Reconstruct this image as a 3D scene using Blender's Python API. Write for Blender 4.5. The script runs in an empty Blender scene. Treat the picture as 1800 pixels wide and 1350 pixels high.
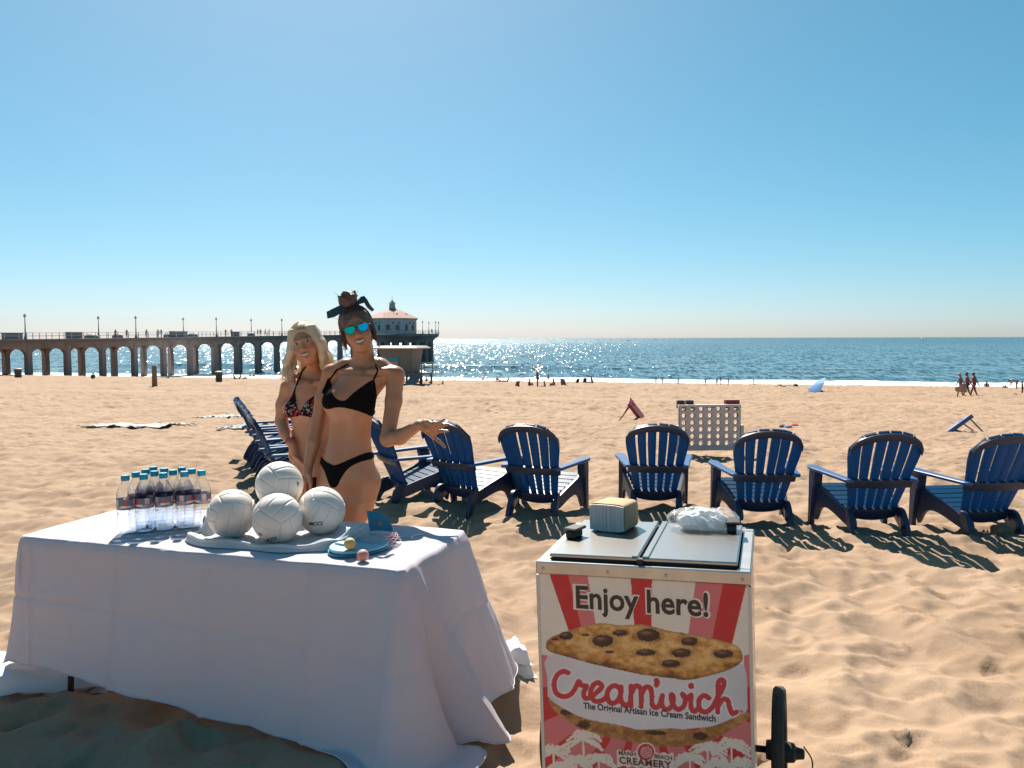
import bpy, math, random
import numpy as np
from mathutils import Vector, Matrix, Euler

# ---------------------------------------------------------------- camera, sky, sun, exposure
scene = bpy.context.scene
COL = scene.collection
CAM_H = 1.60
F_PX, CX, CY = 1400.0, 900.0, 675.0
PITCH = math.radians(3.29)
ROLL = math.radians(-0.15)
cam_data = bpy.data.cameras.new("camera")
cam_data.sensor_width = 36.0
cam_data.lens = F_PX / 1800.0 * 36.0
cam_data.clip_start = 0.05
cam_data.clip_end = 60000.0
cam = bpy.data.objects.new("camera", cam_data)
COL.objects.link(cam)
cam.matrix_world = (Matrix.Translation((0, 0, CAM_H)) @ Matrix.Rotation(math.pi / 2 - PITCH, 4, 'X')
                    @ Matrix.Rotation(ROLL, 4, 'Z'))
scene.camera = cam
CAM_R = np.array(cam.matrix_world.to_3x3())

SUN_AZ = math.radians(-14.0)      # left of the view axis (+Y)
SUN_EL = math.radians(46.0)
world = bpy.data.worlds.new("World")
scene.world = world
world.use_nodes = True
wn = world.node_tree
wn.nodes.clear()
sky = wn.nodes.new('ShaderNodeTexSky')
sky.sky_type = 'NISHITA'
sky.sun_disc = False
sky.sun_elevation = SUN_EL
sky.sun_rotation = SUN_AZ
sky.altitude = 0.0
sky.air_density = 0.7
sky.dust_density = 0.65
sky.ozone_density = 6.0
gm = wn.nodes.new('ShaderNodeGamma')
gm.inputs['Gamma'].default_value = 0.75
hs = wn.nodes.new('ShaderNodeHueSaturation')
hs.inputs['Hue'].default_value = 0.467
hs.inputs['Saturation'].default_value = 1.32
hs.inputs['Value'].default_value = 1.0
bg = wn.nodes.new('ShaderNodeBackground')
bg.inputs['Strength'].default_value = 0.086
wo = wn.nodes.new('ShaderNodeOutputWorld')
wn.links.new(sky.outputs[0], gm.inputs['Color'])
wn.links.new(gm.outputs[0], hs.inputs['Color'])
wn.links.new(hs.outputs[0], bg.inputs['Color'])
wn.links.new(bg.outputs[0], wo.inputs['Surface'])

sun_data = bpy.data.lights.new("sun", 'SUN')
sun_data.energy = 5.0
sun_data.angle = math.radians(0.53)
sun_data.color = (1.0, 0.93, 0.82)
sun = bpy.data.objects.new("sun", sun_data)
COL.objects.link(sun)
SUN_DIR = Vector((math.sin(SUN_AZ) * math.cos(SUN_EL), math.cos(SUN_AZ) * math.cos(SUN_EL), math.sin(SUN_EL)))
sun.rotation_euler = SUN_DIR.to_track_quat('Z', 'Y').to_euler()
sun.location = (0, 0, 60)

vs = scene.view_settings
vs.view_transform = 'Standard'
vs.look = 'None'
vs.exposure = 1.1
vs.gamma = 1.0
vs.use_curve_mapping = False
scene.cycles.use_denoising = True
scene.cycles.max_bounces = 10
scene.cycles.transparent_max_bounces = 24
scene.cycles.sample_clamp_indirect = 6.0
scene.cycles.caustics_reflective = False
scene.cycles.caustics_refractive = False

# ---------------------------------------------------------------- helpers
R = math.radians
rng = np.random.default_rng(7)
PI = math.pi


def ray(px, py):
    d = CAM_R @ np.array([(px - CX) / F_PX, (CY - py) / F_PX, -1.0])
    return d


def at(px, py, y):
    """point on the sight line of a photo pixel at forward distance y"""
    d = ray(px, py)
    return np.array([0, 0, CAM_H]) + d * (y / d[1])


def at_z(px, py, z):
    d = ray(px, py)
    return np.array([0, 0, CAM_H]) + d * ((z - CAM_H) / d[2])


def hash2(ix, iy, seed):
    h = (ix.astype(np.int64) * 374761393 + iy.astype(np.int64) * 668265263 + seed * 974634777) & 0xffffffff
    h = ((h ^ (h >> 13)) * 1274126177) & 0xffffffff
    h = h ^ (h >> 16)
    return (h & 0xffff) / 65535.0


def vnoise(x, y, seed=0):
    ix = np.floor(x); iy = np.floor(y)
    fx = x - ix; fy = y - iy
    fx = fx * fx * fx * (fx * (fx * 6 - 15) + 10); fy = fy * fy * fy * (fy * (fy * 6 - 15) + 10)
    ix = ix.astype(np.int64); iy = iy.astype(np.int64)
    a = hash2(ix, iy, seed); b = hash2(ix + 1, iy, seed)
    c = hash2(ix, iy + 1, seed); d = hash2(ix + 1, iy + 1, seed)
    return (a * (1 - fx) + b * fx) * (1 - fy) + (c * (1 - fx) + d * fx) * fy - 0.5


def fbm(x, y, oct=3, seed=0):
    s = 0; a = 1.0
    for i in range(oct):
        s = s + a * vnoise(x * 2 ** i + 17.3 * i, y * 2 ** i - 9.1 * i, seed + i)
        a *= 0.5
    return s


def smooth(e0, e1, x):
    t = np.clip((x - e0) / (e1 - e0), 0, 1)
    return t * t * (3 - 2 * t)


class MB:
    """mesh builder: a list of vertices, faces and (optional) vertex colours for ONE mesh"""

    def __init__(self):
        self.v = []; self.f = []; self.c = []; self.n = 0

    def add(self, verts, faces, col=None):
        verts = np.asarray(verts, float).reshape(-1, 3)
        o = self.n
        self.v.append(verts); self.n += len(verts)
        self.f.extend([tuple(int(i) + o for i in f) for f in faces])
        if col is not None:
            col = np.asarray(col, float)
            if col.ndim == 1:
                col = np.tile(col, (len(verts), 1))
            self.c.append(col)
        elif self.c:
            self.c.append(np.ones((len(verts), 3)))
        return self

    def box(self, lo, hi, M=None, ch=0.0, col=None):
        lo = np.array(lo, float); hi = np.array(hi, float)
        if ch <= 0:
            v = np.array([[x, y, z] for x in (lo[0], hi[0]) for y in (lo[1], hi[1]) for z in (lo[2], hi[2])])
            f = [(0, 1, 3, 2), (4, 6, 7, 5), (0, 4, 5, 1), (2, 3, 7, 6), (0, 2, 6, 4), (1, 5, 7, 3)]
        else:
            v = []; f = []
            c = np.minimum(ch, (hi - lo) * 0.45)
            idx = {}
            for sx in (0, 1):
                for sy in (0, 1):
                    for sz in (0, 1):
                        p = np.array([hi[0] if sx else lo[0], hi[1] if sy else lo[1], hi[2] if sz else lo[2]])
                        s = np.array([-1 if sx else 1, -1 if sy else 1, -1 if sz else 1])
                        for ax in range(3):
                            q = p + s * c; q[ax] = p[ax]
                            idx[(sx, sy, sz, ax)] = len(v); v.append(q)
            def I(s, ax): return idx[(s[0], s[1], s[2], ax)]
            for ax in range(3):
                o = [a for a in range(3) if a != ax]
                for sd in (0, 1):
                    quad = []
                    for a, b in ((0, 0), (1, 0), (1, 1), (0, 1)):
                        s = [0, 0, 0]; s[ax] = sd; s[o[0]] = a; s[o[1]] = b
                        quad.append(I(s, ax))
                    f.append(tuple(quad))
            for ax in range(3):
                o = [a for a in range(3) if a != ax]
                for a in (0, 1):
                    for b in (0, 1):
                        s0 = [0, 0, 0]; s0[o[0]] = a; s0[o[1]] = b; s1 = list(s0); s1[ax] = 1
                        f.append((I(s0, o[0]), I(s1, o[0]), I(s1, o[1]), I(s0, o[1])))
            for sx in (0, 1):
                for sy in (0, 1):
                    for sz in (0, 1):
                        f.append(tuple(idx[(sx, sy, sz, k)] for k in range(3)))
            v = np.array(v)
        if M is not None:
            v = xf(M, v)
        return self.add(v, f, col)

    def prism(self, pts, t0, t1, frame=None, ch=0.0, col=None):
        """outline pts (2D, in plane a,b) extruded along n from t0 to t1; frame=(origin,a,b,n)"""
        p = np.array(pts, float); n = len(p)
        area = 0.5 * np.sum(p[:, 0] * np.roll(p[:, 1], -1) - np.roll(p[:, 0], -1) * p[:, 1])
        if area < 0:
            p = p[::-1]
        if frame is None:
            frame = ((0, 0, 0), (1, 0, 0), (0, 1, 0), (0, 0, 1))
        o, a, b, nn = [np.array(q, float) for q in frame]
        def lay(q, t): return o + q[:, :1] * a + q[:, 1:2] * b + t * nn
        rings = []
        if ch > 0:
            e = np.roll(p, -1, 0) - p
            en = np.stack([e[:, 1], -e[:, 0]], 1); en /= np.maximum(np.linalg.norm(en, axis=1, keepdims=True), 1e-9)
            vn = en + np.roll(en, 1, 0); vn /= np.maximum(np.linalg.norm(vn, axis=1, keepdims=True), 1e-9)
            q = p - vn * ch
            s = 1 if t1 > t0 else -1
            rings = [lay(q, t0), lay(p, t0 + s * ch), lay(p, t1 - s * ch), lay(q, t1)]
        else:
            rings = [lay(p, t0), lay(p, t1)]
        f = [tuple(range(n))[::-1]]
        for k in range(len(rings) - 1):
            for i in range(n):
                j = (i + 1) % n
                f.append((k * n + i, k * n + j, (k + 1) * n + j, (k + 1) * n + i))
        f.append(tuple(range((len(rings) - 1) * n, len(rings) * n)))
        return self.add(np.concatenate(rings), f, col)

    def loft(self, rings, closed=True, cap=True, col=None):
        rings = [np.asarray(r, float) for r in rings]
        n = len(rings[0]); f = []
        for k in range(len(rings) - 1):
            for i in range(n if closed else n - 1):
                j = (i + 1) % n
                f.append((k * n + i, k * n + j, (k + 1) * n + j, (k + 1) * n + i))
        if cap and closed:
            f.append(tuple(range(n))[::-1]); f.append(tuple(range((len(rings) - 1) * n, len(rings) * n)))
        return self.add(np.concatenate(rings), f, col)

    def tube(self, pts, r, n=8, cap=True, col=None, sq=None):
        pts = np.asarray(pts, float); m = len(pts)
        r = np.broadcast_to(np.asarray(r, float), (m,))
        tang = np.gradient(pts, axis=0); tang /= np.maximum(np.linalg.norm(tang, axis=1, keepdims=True), 1e-9)
        up = np.array([0, 0, 1.0]) if abs(tang[0][2]) < 0.9 else np.array([1.0, 0, 0])
        rings = []
        a = np.cross(tang[0], up); a /= np.linalg.norm(a)
        for i in range(m):
            a = a - tang[i] * np.dot(a, tang[i]); a /= np.maximum(np.linalg.norm(a), 1e-9)
            b = np.cross(tang[i], a)
            th = np.arange(n) / n * 2 * PI
            ex, ey = (1, 1) if sq is None else sq
            rings.append(pts[i] + r[i] * (np.cos(th)[:, None] * a * ex + np.sin(th)[:, None] * b * ey))
        return self.loft(rings, True, cap, col)

    def lathe(self, prof, n=24, M=None, col=None, cap=True):
        th = np.arange(n) / n * 2 * PI
        rings = [np.stack([r * np.cos(th), r * np.sin(th), np.full(n, z)], 1) for r, z in prof]
        if M is not None:
            rings = [xf(M, q) for q in rings]
        return self.loft(rings, True, cap, col)

    def grid(self, P, col=None, flip=False):
        P = np.asarray(P, float); a, b = P.shape[:2]
        idx = np.arange(a * b).reshape(a, b)
        q = np.stack([idx[:-1, :-1], idx[:-1, 1:], idx[1:, 1:], idx[1:, :-1]], -1).reshape(-1, 4)
        if flip:
            q = q[:, ::-1]
        return self.add(P.reshape(-1, 3), q.tolist(), None if col is None else np.asarray(col).reshape(-1, 3))

    def mesh(self, name, smooth=False, recalc=True):
        me = bpy.data.meshes.new(name)
        v = np.concatenate(self.v)
        me.from_pydata(v.tolist(), [], self.f)
        if recalc:
            import bmesh
            bm = bmesh.new(); bm.from_mesh(me)
            bmesh.ops.recalc_face_normals(bm, faces=bm.faces)
            bm.to_mesh(me); bm.free()
        if self.c:
            setcol(me, np.concatenate(self.c))
        me.polygons.foreach_set('use_smooth', [bool(smooth)] * len(me.polygons))
        if smooth and smooth is not True:
            try:
                me.set_sharp_from_angle(angle=R(smooth))
            except Exception:
                pass
        me.update()
        return me


def setcol(me, c):
    c = np.asarray(c, float)
    c4 = np.ones((len(c), 4)); c4[:, :3] = c[:, :3]
    at_ = me.color_attributes.new('Col', 'FLOAT_COLOR', 'POINT')
    at_.data.foreach_set('color', c4.ravel())


def fast_mesh(name, V, Q, smooth=True, col=None):
    """mesh from numpy arrays (quads)"""
    V = np.asarray(V, np.float32); Q = np.asarray(Q, np.int32)
    me = bpy.data.meshes.new(name)
    me.vertices.add(len(V)); me.vertices.foreach_set('co', V.ravel())
    k = Q.shape[1]
    me.loops.add(Q.size); me.loops.foreach_set('vertex_index', Q.ravel())
    me.polygons.add(len(Q))
    me.polygons.foreach_set('loop_start', np.arange(0, Q.size, k, dtype=np.int32))
    me.polygons.foreach_set('loop_total', np.full(len(Q), k, np.int32))
    me.polygons.foreach_set('use_smooth', np.full(len(Q), smooth))
    me.update(calc_edges=True)
    if col is not None:
        setcol(me, col)
    return me


def grid_quads(a, b):
    idx = np.arange(a * b).reshape(a, b)
    return np.stack([idx[:-1, :-1], idx[:-1, 1:], idx[1:, 1:], idx[1:, :-1]], -1).reshape(-1, 4)


def xf(M, v):
    M = np.array(M); v = np.asarray(v, float)
    return v @ M[:3, :3].T + M[:3, 3]


def TR(loc=(0, 0, 0), rz=0, ry=0, rx=0, s=1):
    return Matrix.Translation(loc) @ Euler((rx, ry, rz), 'XYZ').to_matrix().to_4x4() @ Matrix.Scale(s, 4)


def link(name, me, mat=None, parent=None):
    o = bpy.data.objects.new(name, me)
    COL.objects.link(o)
    if mat is not None and me is not None and not me.materials:
        me.materials.append(mat)
    if parent is not None:
        o.parent = parent
    return o


def obj(name, mb, mat, parent=None, smooth=False, recalc=True):
    return link(name, mb.mesh(name, smooth, recalc), mat, parent)


def tag(o, label=None, cat=None, group=None, kind=None):
    if label: o['label'] = label
    if cat: o['category'] = cat
    if group: o['group'] = group
    if kind: o['kind'] = kind
    return o


def empty(name, loc=(0, 0, 0), rz=0, label=None, cat=None, group=None):
    o = bpy.data.objects.new(name, None)
    o.empty_display_size = 0.1
    COL.objects.link(o)
    o.location = tuple(float(q) for q in loc); o.rotation_euler = (0, 0, rz)
    return tag(o, label, cat, group)


def copy_tree(o, parent=None):
    c = o.copy(); COL.objects.link(c)
    if parent is not None:
        c.parent = parent
    for ch in list(o.children):
        copy_tree(ch, c)
    return c


def cr(pts, n=8, closed=False):
    """Catmull-Rom through points"""
    p = np.asarray(pts, float); out = []
    m = len(p)
    for i in range(m if closed else m - 1):
        p0 = p[(i - 1) % m] if (closed or i > 0) else 2 * p[0] - p[1]
        p1 = p[i]; p2 = p[(i + 1) % m]
        p3 = p[(i + 2) % m] if (closed or i + 2 < m) else 2 * p[-1] - p[-2]
        for k in range(n):
            t = k / n
            out.append(0.5 * ((2 * p1) + (-p0 + p2) * t + (2 * p0 - 5 * p1 + 4 * p2 - p3) * t * t + (-p0 + 3 * p1 - 3 * p2 + p3) * t ** 3))
    if not closed:
        out.append(p[-1])
    return np.array(out)


# ---- materials
MATS = {}


def nodes_of(name):
    m = bpy.data.materials.new(name); m.use_nodes = True
    nt = m.node_tree
    return m, nt, nt.nodes['Principled BSDF']


def pbr(name, col, rough=0.6, metal=0.0, spec=0.5, noise=0.0, nscale=20.0, bump=0.0, bscale=60.0, vcol=False,
        trans=0.0, coat=0.0, sss=0.0, stretch=None, ncol=None, alpha=1.0):
    if name in MATS:
        return MATS[name]
    m, nt, b = nodes_of(name)
    L = nt.links
    b.inputs['Base Color'].default_value = (*col, 1)
    b.inputs['Roughness'].default_value = rough
    b.inputs['Metallic'].default_value = metal
    b.inputs['Specular IOR Level'].default_value = spec
    b.inputs['Coat Weight'].default_value = coat
    if alpha < 1:
        b.inputs['Alpha'].default_value = alpha
    if sss > 0:
        b.inputs['Subsurface Weight'].default_value = sss
        b.inputs['Subsurface Radius'].default_value = (0.012, 0.005, 0.003)
        b.inputs['Subsurface Scale'].default_value = 1.0
    src = None
    if vcol:
        a = nt.nodes.new('ShaderNodeAttribute'); a.attribute_name = 'Col'
        src = a.outputs['Color']
    tc = nt.nodes.new('ShaderNodeTexCoord')
    vec = tc.outputs['Object']
    if stretch is not None:
        mp = nt.nodes.new('ShaderNodeMapping'); mp.inputs['Scale'].default_value = stretch
        L.new(vec, mp.inputs['Vector']); vec = mp.outputs['Vector']
    if noise > 0:
        nz = nt.nodes.new('ShaderNodeTexNoise'); nz.inputs['Scale'].default_value = nscale
        nz.inputs['Detail'].default_value = 5
        L.new(vec, nz.inputs['Vector'])
        mx = nt.nodes.new('ShaderNodeMix'); mx.data_type = 'RGBA'; mx.blend_type = 'MIX'
        mr = nt.nodes.new('ShaderNodeMapRange'); mr.inputs[1].default_value = 0.3; mr.inputs[2].default_value = 0.7
        mr.inputs[3].default_value = 0.0; mr.inputs[4].default_value = noise
        L.new(nz.outputs['Fac'], mr.inputs[0]); L.new(mr.outputs[0], mx.inputs[0])
        if src is not None:
            L.new(src, mx.inputs[6])
        else:
            mx.inputs[6].default_value = (*col, 1)
        c2 = ncol if ncol else tuple(q * 0.55 for q in col)
        mx.inputs[7].default_value = (*c2, 1)
        src = mx.outputs[2]
    if src is not None:
        L.new(src, b.inputs['Base Color'])
    if bump > 0:
        nb = nt.nodes.new('ShaderNodeTexNoise'); nb.inputs['Scale'].default_value = bscale
        nb.inputs['Detail'].default_value = 4
        L.new(vec, nb.inputs['Vector'])
        bp = nt.nodes.new('ShaderNodeBump'); bp.inputs['Strength'].default_value = bump
        bp.inputs['Distance'].default_value = 0.01
        L.new(nb.outputs['Fac'], bp.inputs['Height']); L.new(bp.outputs[0], b.inputs['Normal'])
    if trans > 0:
        tr = nt.nodes.new('ShaderNodeBsdfTranslucent')
        if src is not None:
            L.new(src, tr.inputs['Color'])
        else:
            tr.inputs['Color'].default_value = (*col, 1)
        ms = nt.nodes.new('ShaderNodeMixShader'); ms.inputs[0].default_value = trans
        out = nt.nodes['Material Output']
        L.new(b.outputs[0], ms.inputs[1]); L.new(tr.outputs[0], ms.inputs[2]); L.new(ms.outputs[0], out.inputs['Surface'])
    MATS[name] = m
    return m

# ---------------------------------------------------------------- sand and sea
SHORE = R(15.0)
SEA_Z = -6.3
SEA_SWELL, SEA_TX, SEA_TY = 1.6, 0.42, 0.54
_u = np.arange(-200, 600, 0.5)
_kz = np.interp(_u, [-200, 7.5, 57, 74, 107, 133, 170, 600], [0, 0, -2.33, -3.05, -4.45, -6.3, -8.5, -30])
_k = np.exp(-0.5 * (np.arange(-16, 17) * 0.5 / 2.6) ** 2); _k /= _k.sum()
_kz = np.convolve(np.pad(_kz, 16, 'edge'), _k, 'valid')


def shore_u(x, y):
    return x * math.sin(SHORE) + y * math.cos(SHORE)


def base_z(x, y):
    return np.interp(shore_u(np.asarray(x, float), np.asarray(y, float)), _u, _kz)


def ground_hit(px, py):
    """where the sight line of a pixel meets the beach"""
    d = ray(px, py); ts = np.concatenate([np.arange(1, 30, 0.02), np.arange(30, 260, 0.1)])
    p = np.array([0, 0, CAM_H]) + ts[:, None] * d / d[1]
    gr = np.maximum(base_z(p[:, 0], p[:, 1]), SEA_Z)
    k = np.argmax(p[:, 2] < gr)
    q = p[k]; q[2] = gr[k]
    return q


def build_sand():
    ys = [-60, -45, -33, -24, -17, -12, -8, -5, -3, -1.5, -0.5, 0.3]
    y = 0.8
    while y < 190:
        ys.append(y); y += max(0.0061 * y, 0.017)
    ys = np.array(ys); s = np.linspace(-1, 1, 741)
    w = 7.0 + 1.0 * np.abs(ys)
    X = w[:, None] * (0.62 * s + 0.38 * s ** 3)[None, :]
    Y = np.repeat(ys[:, None], len(s), 1)
    H = np.zeros_like(X)
    # long soft undulation, then footprints pressed one over the other
    H += 0.06 * fbm(X * 0.5, Y * 0.5, 2, 3)
    wx = X + 0.16 * fbm(X * 2.1, Y * 2.1, 2, 51); wy = Y + 0.16 * fbm(X * 2.1 + 9, Y * 2.1, 2, 52)
    for (fr, am, sd) in ((1.1, 0.035, 61), (2.4, 0.070, 62), (4.8, 0.095, 63), (9.0, 0.03, 64)):
        H += am * (0.5 - 2.0 * np.abs(vnoise(wx * fr, wy * fr * 1.15, sd)))
    H0 = H.copy()
    near = smooth(60, 20, Y)
    xs_unit = (0.62 * s + 0.38 * s ** 3)
    r2 = random.Random(5)
    stamps = []
    for (y0, y1, dens, big) in ((1.2, 6, 12, 1.0), (6, 11, 12, 1.0), (11, 18, 9, 1.1), (18, 40, 6.0, 1.3)):
        xw = 0.75 * y1 + 1.6
        n = int(dens * (y1 - y0) * 2 * xw)
        for _ in range(n):
            stamps.append((r2.uniform(-xw, xw), r2.uniform(y0, y1), big * r2.uniform(0.85, 1.25)))
    r2.shuffle(stamps)
    for (sx, sy, sc) in stamps:
        L = r2.uniform(0.09, 0.21) * sc; W = L * r2.uniform(0.55, 0.85); th = r2.uniform(0, PI)
        j0, j1 = np.searchsorted(ys, [sy - 2.1 * L, sy + 2.1 * L])
        ww = 7.0 + sy
        i0, i1 = np.searchsorted(xs_unit, [(sx - 2.1 * L) / ww, (sx + 2.1 * L) / ww])
        if j1 - j0 < 2 or i1 - i0 < 2:
            continue
        i0 = max(i0 - 2, 0); i1 += 2
        dx = X[j0:j1, i0:i1] - sx; dy = Y[j0:j1, i0:i1] - sy
        a = dx * math.cos(th) + dy * math.sin(th); b = -dx * math.sin(th) + dy * math.cos(th)
        rr = np.sqrt((a / L) ** 2 + (b / W) ** 2)
        dep = r2.uniform(0.004, 0.020) * sc
        ta, tb = r2.uniform(-.24, .24), r2.uniform(-.24, .24)
        hw = H[j0:j1, i0:i1]
        rr = rr * (1 + 0.22 * vnoise(dx * 9 + sx * 7, dy * 9 + sy * 5, 81))
        mk = smooth(1.08, 0.72, rr)
        mean = float((hw * mk).sum() / max(mk.sum(), 1e-6))
        tgt = mean - dep + ta * a + tb * b
        tgt = hw + 0.03 * np.tanh((tgt + 0.25 * (hw - mean) - hw) / 0.03)
        rim = (0.006 + 0.4 * dep) * np.exp(-((rr - 1.18) / 0.20) ** 2)
        H[j0:j1, i0:i1] = hw * (1 - mk) + tgt * mk + rim
    # no pit digs below the local level: clip to a band about the smoothed surface
    lo = H.copy()
    for _ in range(2):
        for ax in (0, 1):
            k = 9 if ax == 0 else 15
            c = np.cumsum(np.pad(lo, [(k // 2 + 1, k // 2) if q == ax else (0, 0) for q in (0, 1)], 'edge'), axis=ax)
            lo = (np.take(c, range(k, c.shape[ax]), ax) - np.take(c, range(0, c.shape[ax] - k), ax)) / k
    H = lo + 0.07 * np.tanh((H - lo) / 0.07)
    H = 0.12 * np.tanh(H / 0.12)
    # loose sand slides until no face is steeper than it can stand
    j_end = int(np.searchsorted(ys, 30)); Hs = H[:j_end]
    ddx = np.diff(X[:j_end], axis=1); ddy = np.diff(Y[:j_end], axis=0); dx2 = 0.5 * (X[1:j_end] - X[:j_end - 1])
    for it in range(70):
        for (d, ax) in ((ddx, 1), (ddy, 0)):
            df = np.diff(Hs, axis=ax); lim = 0.35 * d
            ex = np.where(np.abs(df) > lim, df - np.sign(df) * lim, 0) * 0.45
            if ax == 1:
                Hs[:, 1:] -= ex * .5; Hs[:, :-1] += ex * .5
            else:
                Hs[1:] -= ex * .5; Hs[:-1] += ex * .5
    # fresh crisp prints and kicked-up clods on top of the slumped ones
    r3 = random.Random(21)
    for _ in range(2600):
        sy = 2.2 + 10.5 * r3.random() ** 0.8; sx = r3.uniform(-1, 1) * (0.78 * sy + 0.6)
        L = r3.uniform(0.045, 0.125); W = L * r3.uniform(0.42, 0.7); th = r3.uniform(0, PI)
        j0, j1 = np.searchsorted(ys, [sy - 1.7 * L, sy + 1.7 * L]); ww = 7.0 + sy
        i0, i1 = np.searchsorted(xs_unit, [(sx - 1.7 * L) / ww, (sx + 1.7 * L) / ww])
        if j1 - j0 < 2 or i1 - i0 < 2:
            continue
        dx = X[j0:j1, i0:i1] - sx; dy = Y[j0:j1, i0:i1] - sy
        a = dx * math.cos(th) + dy * math.sin(th); b = -dx * math.sin(th) + dy * math.cos(th)
        rr = np.sqrt((a / L) ** 2 + (b / W) ** 2) * (1 + 0.3 * vnoise(dx * 22 + sx * 7, dy * 22 + sy * 5, 83))
        if r3.random() < 0.72:
            dep = r3.uniform(0.006, 0.016)
            H[j0:j1, i0:i1] += -dep * smooth(1.05, 0.70, rr) * (1 + 0.5 * a / L) + 0.45 * dep * np.exp(-((rr - 1.2) / 0.16) ** 2)
        else:
            H[j0:j1, i0:i1] += r3.uniform(0.004, 0.010) * smooth(1.0, 0.3, rr)
    # farther off: wind-blown and trampled ripple, a smoother raked track along the beach
    far = smooth(16, 34, Y)
    H += far * (0.16 * fbm(X * 0.9, Y * 0.55, 3, 31) + 0.16 * (0.3 - np.abs(vnoise(wx * 1.9, wy * 0.75, 37))) + 0.10 * fbm(X * 3.1, Y * 1.1, 2, 38))
    H += 0.11 * smooth(30, 55, Y) * fbm(X * 0.35, Y * 0.5, 3, 39)
    U = shore_u(X, Y)
    for (uc, uw) in ((38.0, 2.2), (50.0, 1.5)):
        band = np.exp(-((U - uc - 0.6 * np.sin(X * 0.07)) / uw) ** 2)
        H *= 1 - 0.85 * band
        H += 0.10 * band
    H += 0.10 * np.exp(-((U - 66.0) / 1.2) ** 2)
    H *= smooth(128, 112, U)
    H *= smooth(-0.5, 1.2, Y) * 0.97 + 0.03
    Z = base_z(X, Y) + H
    V = np.stack([X, Y, Z], -1).reshape(-1, 3)
    me = fast_mesh('sand', V, grid_quads(*X.shape), True)
    m, nt, b = nodes_of('dry_sand'); L_ = nt.links
    tc = nt.nodes.new('ShaderNodeTexCoord')
    n1 = nt.nodes.new('ShaderNodeTexNoise'); n1.inputs['Scale'].default_value = 0.9; n1.inputs['Detail'].default_value = 6
    n2 = nt.nodes.new('ShaderNodeTexNoise'); n2.inputs['Scale'].default_value = 260; n2.inputs['Detail'].default_value = 3
    n3 = nt.nodes.new('ShaderNodeTexNoise'); n3.inputs['Scale'].default_value = 28; n3.inputs['Detail'].default_value = 6
    n4 = nt.nodes.new('ShaderNodeTexNoise'); n4.inputs['Scale'].default_value = 4.6; n4.inputs['Detail'].default_value = 2.5
    for n in (n1, n2, n3, n4):
        L_.new(tc.outputs['Object'], n.inputs['Vector'])
    cr1 = nt.nodes.new('ShaderNodeValToRGB')
    cr1.color_ramp.elements[0].position = 0.3; cr1.color_ramp.elements[0].color = (0.292, 0.196, 0.130, 1)
    cr1.color_ramp.elements[1].position = 0.7; cr1.color_ramp.elements[1].color = (0.372, 0.262, 0.180, 1)
    L_.new(n1.outputs['Fac'], cr1.inputs[0])
    mul = nt.nodes.new('ShaderNodeMix'); mul.data_type = 'RGBA'; mul.blend_type = 'MULTIPLY'; mul.inputs[0].default_value = 1
    cr2 = nt.nodes.new('ShaderNodeValToRGB')
    cr2.color_ramp.elements[0].position = 0.32; cr2.color_ramp.elements[0].color = (0.72, 0.70, 0.68, 1)
    cr2.color_ramp.elements[1].position = 0.62; cr2.color_ramp.elements[1].color = (1.0, 1.0, 1.0, 1)
    L_.new(n2.outputs['Fac'], cr2.inputs[0])
    L_.new(cr1.outputs[0], mul.inputs[6]); L_.new(cr2.outputs[0], mul.inputs[7])
    # damp sand towards the water (distance to the shore line)
    dot = nt.nodes.new('ShaderNodeVectorMath'); dot.operation = 'DOT_PRODUCT'
    dot.inputs[1].default_value = (math.sin(SHORE), math.cos(SHORE), 0)
    L_.new(tc.outputs['Object'], dot.inputs[0])
    mr = nt.nodes.new('ShaderNodeMapRange'); mr.inputs[1].default_value = 122; mr.inputs[2].default_value = 129
    L_.new(dot.outputs['Value'], mr.inputs[0])
    wet = nt.nodes.new('ShaderNodeMix'); wet.data_type = 'RGBA'; L_.new(mr.outputs[0], wet.inputs[0])
    L_.new(mul.outputs[2], wet.inputs[6]); wet.inputs[7].default_value = (0.18, 0.118, 0.076, 1)
    src = wet.outputs[2]
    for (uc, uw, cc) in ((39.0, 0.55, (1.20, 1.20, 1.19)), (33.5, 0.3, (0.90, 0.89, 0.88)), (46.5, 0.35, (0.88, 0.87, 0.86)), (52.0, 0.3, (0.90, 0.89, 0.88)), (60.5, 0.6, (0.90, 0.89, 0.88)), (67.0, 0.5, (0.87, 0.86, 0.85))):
        # wheel tracks along the beach; the pale band has its sunlit look painted in
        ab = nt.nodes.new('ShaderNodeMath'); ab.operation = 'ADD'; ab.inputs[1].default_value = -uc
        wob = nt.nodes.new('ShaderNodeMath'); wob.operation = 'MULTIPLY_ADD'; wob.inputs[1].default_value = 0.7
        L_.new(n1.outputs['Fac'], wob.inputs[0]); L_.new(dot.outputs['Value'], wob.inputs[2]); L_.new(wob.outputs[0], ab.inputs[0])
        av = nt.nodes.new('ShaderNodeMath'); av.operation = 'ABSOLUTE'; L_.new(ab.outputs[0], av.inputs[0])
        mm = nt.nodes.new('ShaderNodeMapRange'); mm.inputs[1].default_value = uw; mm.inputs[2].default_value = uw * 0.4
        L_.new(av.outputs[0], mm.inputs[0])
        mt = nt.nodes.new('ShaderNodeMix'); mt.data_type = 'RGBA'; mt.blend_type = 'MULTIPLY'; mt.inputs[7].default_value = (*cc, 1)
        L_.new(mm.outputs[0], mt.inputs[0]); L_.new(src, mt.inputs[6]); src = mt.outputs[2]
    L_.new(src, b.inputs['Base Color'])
    b.inputs['Roughness'].default_value = 0.92; b.inputs['Specular IOR Level'].default_value = 0.15
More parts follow.
